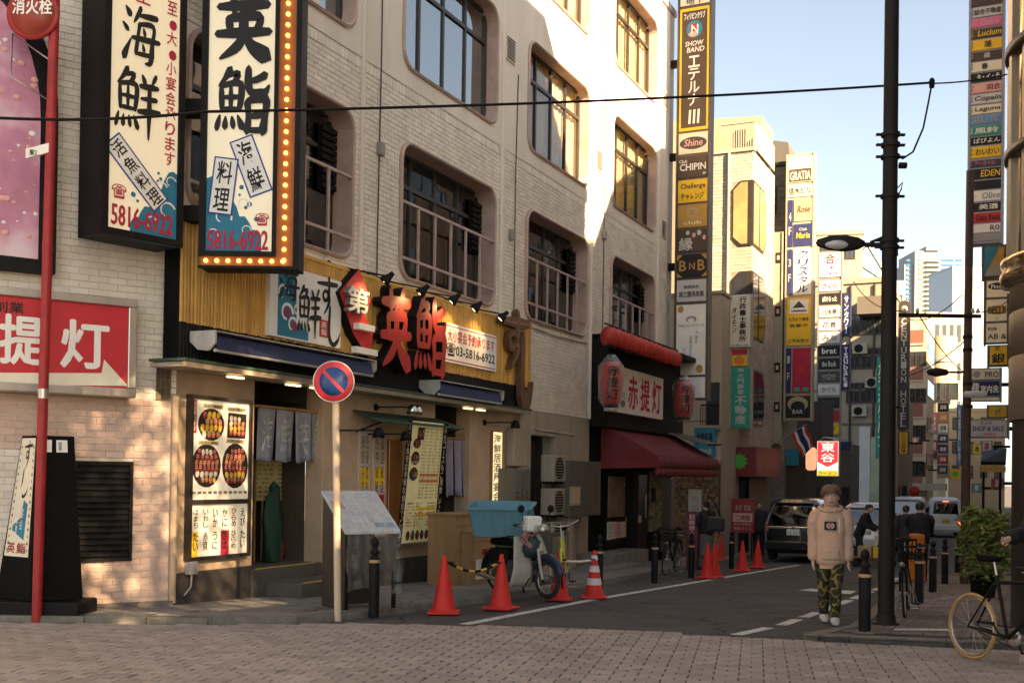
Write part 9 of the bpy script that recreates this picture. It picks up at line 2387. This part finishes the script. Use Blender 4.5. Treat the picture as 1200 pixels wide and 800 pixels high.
wire('drop cable curving from the splice down to the tall dark pole',[J,at(1088,120,12.9),at(1082,150,12.8),at(1070,178,12.7),at(1058,186,12.6),at(1048,180,12.5)],.011,4)
o = MB().lathe([(.001,-.06),(.03,-.05),(.035,.03),(.02,.06),(.001,.07)],J,10).build('cable_splice',M_BLACK,None,WORLD);tag(o,'small black cable splice box where the overhead wires meet','splice box')
for k,(a,b_,lab)in enumerate((((1060,364),(1000,330),'thin wire running from the crossarm to the grey building'),((1074,364),(1140,440),'thin wire slanting down behind the second street pole'),((1140,366),(1200,330),'thin wire from the crossarm to the right-hand signs'),((1130,400),(1040,440),'thin wire looping behind the dark hotel sign'),((1128,345),(1060,372),'upper thin wire before the white tower'))):
 wire(lab,[at(*a,b2.y),at(*b_,b2.y+12)],.012,16,.25)
wire('thin wire strung from the cream brick building to the cream sign column',[FM.w(20.1,-.3,3.2),at(925,470,42)],.012,16,.2)
# ================================================================== right-hand greenery
def leaf_mass(mb,c,rx,rz,n,size,seed,squash=1.0):
 g = random.Random(seed)
 for i in range(n):
  while True:
   p = Vector((g.uniform(-1,1),g.uniform(-1,1),g.uniform(-1,1)))
   if .25<p.length<1.0+.12*math.sin(9*p.x+7*p.z+5*p.y):break
  if math.sin(5*p.x+2)*math.sin(6*p.z+1)*math.sin(5*p.y)>.22:continue
  q = Vector((c.x+p.x*rx,c.y+p.y*rx*squash,c.z+p.z*rz))
  s = size*g.uniform(.6,1.3)
  a = Vector((g.uniform(-1,1),g.uniform(-1,1),g.uniform(-.6,.6))).normalized();b_ = a.orthogonal().normalized();b_ =(b_*math.cos(g.uniform(0,6))+a.cross(b_)*math.sin(g.uniform(0,6))).normalized()
  mb.add([q-a*s,q+b_*s*.35,q+a*s,q-b_*s*.35],[(0,1,2,3)],g.choice((0,0,1,2)))
LV =[mat('leaf_mid_green',(.15,.19,.03),.55,var=.3),mat('leaf_dark_green',(.07,.11,.022),.55,var=.3),mat('leaf_yellow_green',(.26,.26,.045),.55,var=.3)]
g0 = gnd(1152,702)
t = thing('potted_bush','bushy yellow-green shrub in a dark planter beside the rounded corner','shrub',WORLD,tuple(g0))
mb = MB();leaf_mass(mb,at(1154,642,g0.y),.40,.62,2600,.055,3);leaf_mass(mb,at(1142,612,g0.y-.1),.26,.28,800,.05,4);leaf_mass(mb,at(1168,620,g0.y-.1),.24,.30,700,.05,6);mb.build('foliage',LV,t)
mb = MB();top_ = at(1154,640,g0.y)
for k in range(4):mb.tube([g0+Vector((.03*k-.05,0,.35)),g0.lerp(top_,.6)+Vector((.06*k-.1,.03*k,0)),top_+Vector((.15*k-.22,0,.2))],[.016,.012,.006],6)
mb.build('stem',M_DWOOD,t)
mb = MB();mb.lathe([(.16,0),(.21,.36),(.23,.40),(.19,.40),(.17,.33)],g0,18);mb.build('planter',M_BLACKM,t)
tc_ = FM.w(-6.9,-13.2,0)
t = thing('added_shade_tree','unseen leafy tree added behind the viewer to dapple the sun beam','tree',WORLD,(tc_.x,tc_.y,0))  # added out of view; its leaves thin the beam on the corner wall
mb = MB();mb.tube([(tc_.x,tc_.y,0),(tc_.x+.1,tc_.y,3),(tc_.x,tc_.y+.1,6),(tc_.x,tc_.y,9)],[.22,.18,.13,.06],10)
for k in range(7):
 q = k*.9;mb.tube([(tc_.x,tc_.y,5.5+.4*k),(tc_.x+1.5*math.cos(q),tc_.y+1.5*math.sin(q),7.2+.4*k)],[.07,.03],6)
mb.build('trunk',M_DWOOD,t)
mb = MB();leaf_mass(mb,Vector((tc_.x,tc_.y,9.3)),2.4,2.6,26000,.072,12);mb.build('crown',LV,t)
BR_ = 'bollards along the brick footway'
for px,py,lab in((1013,743,'black bollard at the footway corner before the tall dark pole'),(1077,709,'black bollard before the dark clothed person with the orange bag'),(1093,696,'black bollard second beyond the dark clothed person'),(1107,686,'black bollard nearest the slim brown pole'),(1122,672,'black bollard partly hidden behind the slim brown pole')):
 repeat(BOLLARD,gnd(px,py)+Vector((0,0,.035)),None,lab,BR_)
for(px,py,hpx,c_,lab)in((1071,640,70,'red','small red no-entry road sign on a post at the end of the street'),(1069,640,40,'skyblue','small blue road sign plate far down the street')):
 p = gnd(px,640);p = Vector((at(px,600,70).x,70,gz(70)))
 z = at(px,640-hpx,70).z
 t = thing('road_sign',lab,'road sign',WORLD,tuple(p))
 mb = MB();mb.tube([p,Vector((p.x,p.y,z))],.035,8);mb.build('post',M_STEEL,t)
 mb = MB();mb.lathe([(.001,-.05),(.34,-.05),(.34,-.03),(.001,-.03)],(p.x,p.y,z-.3),20,axis='y');mb.build('plate',pal(c_),t)
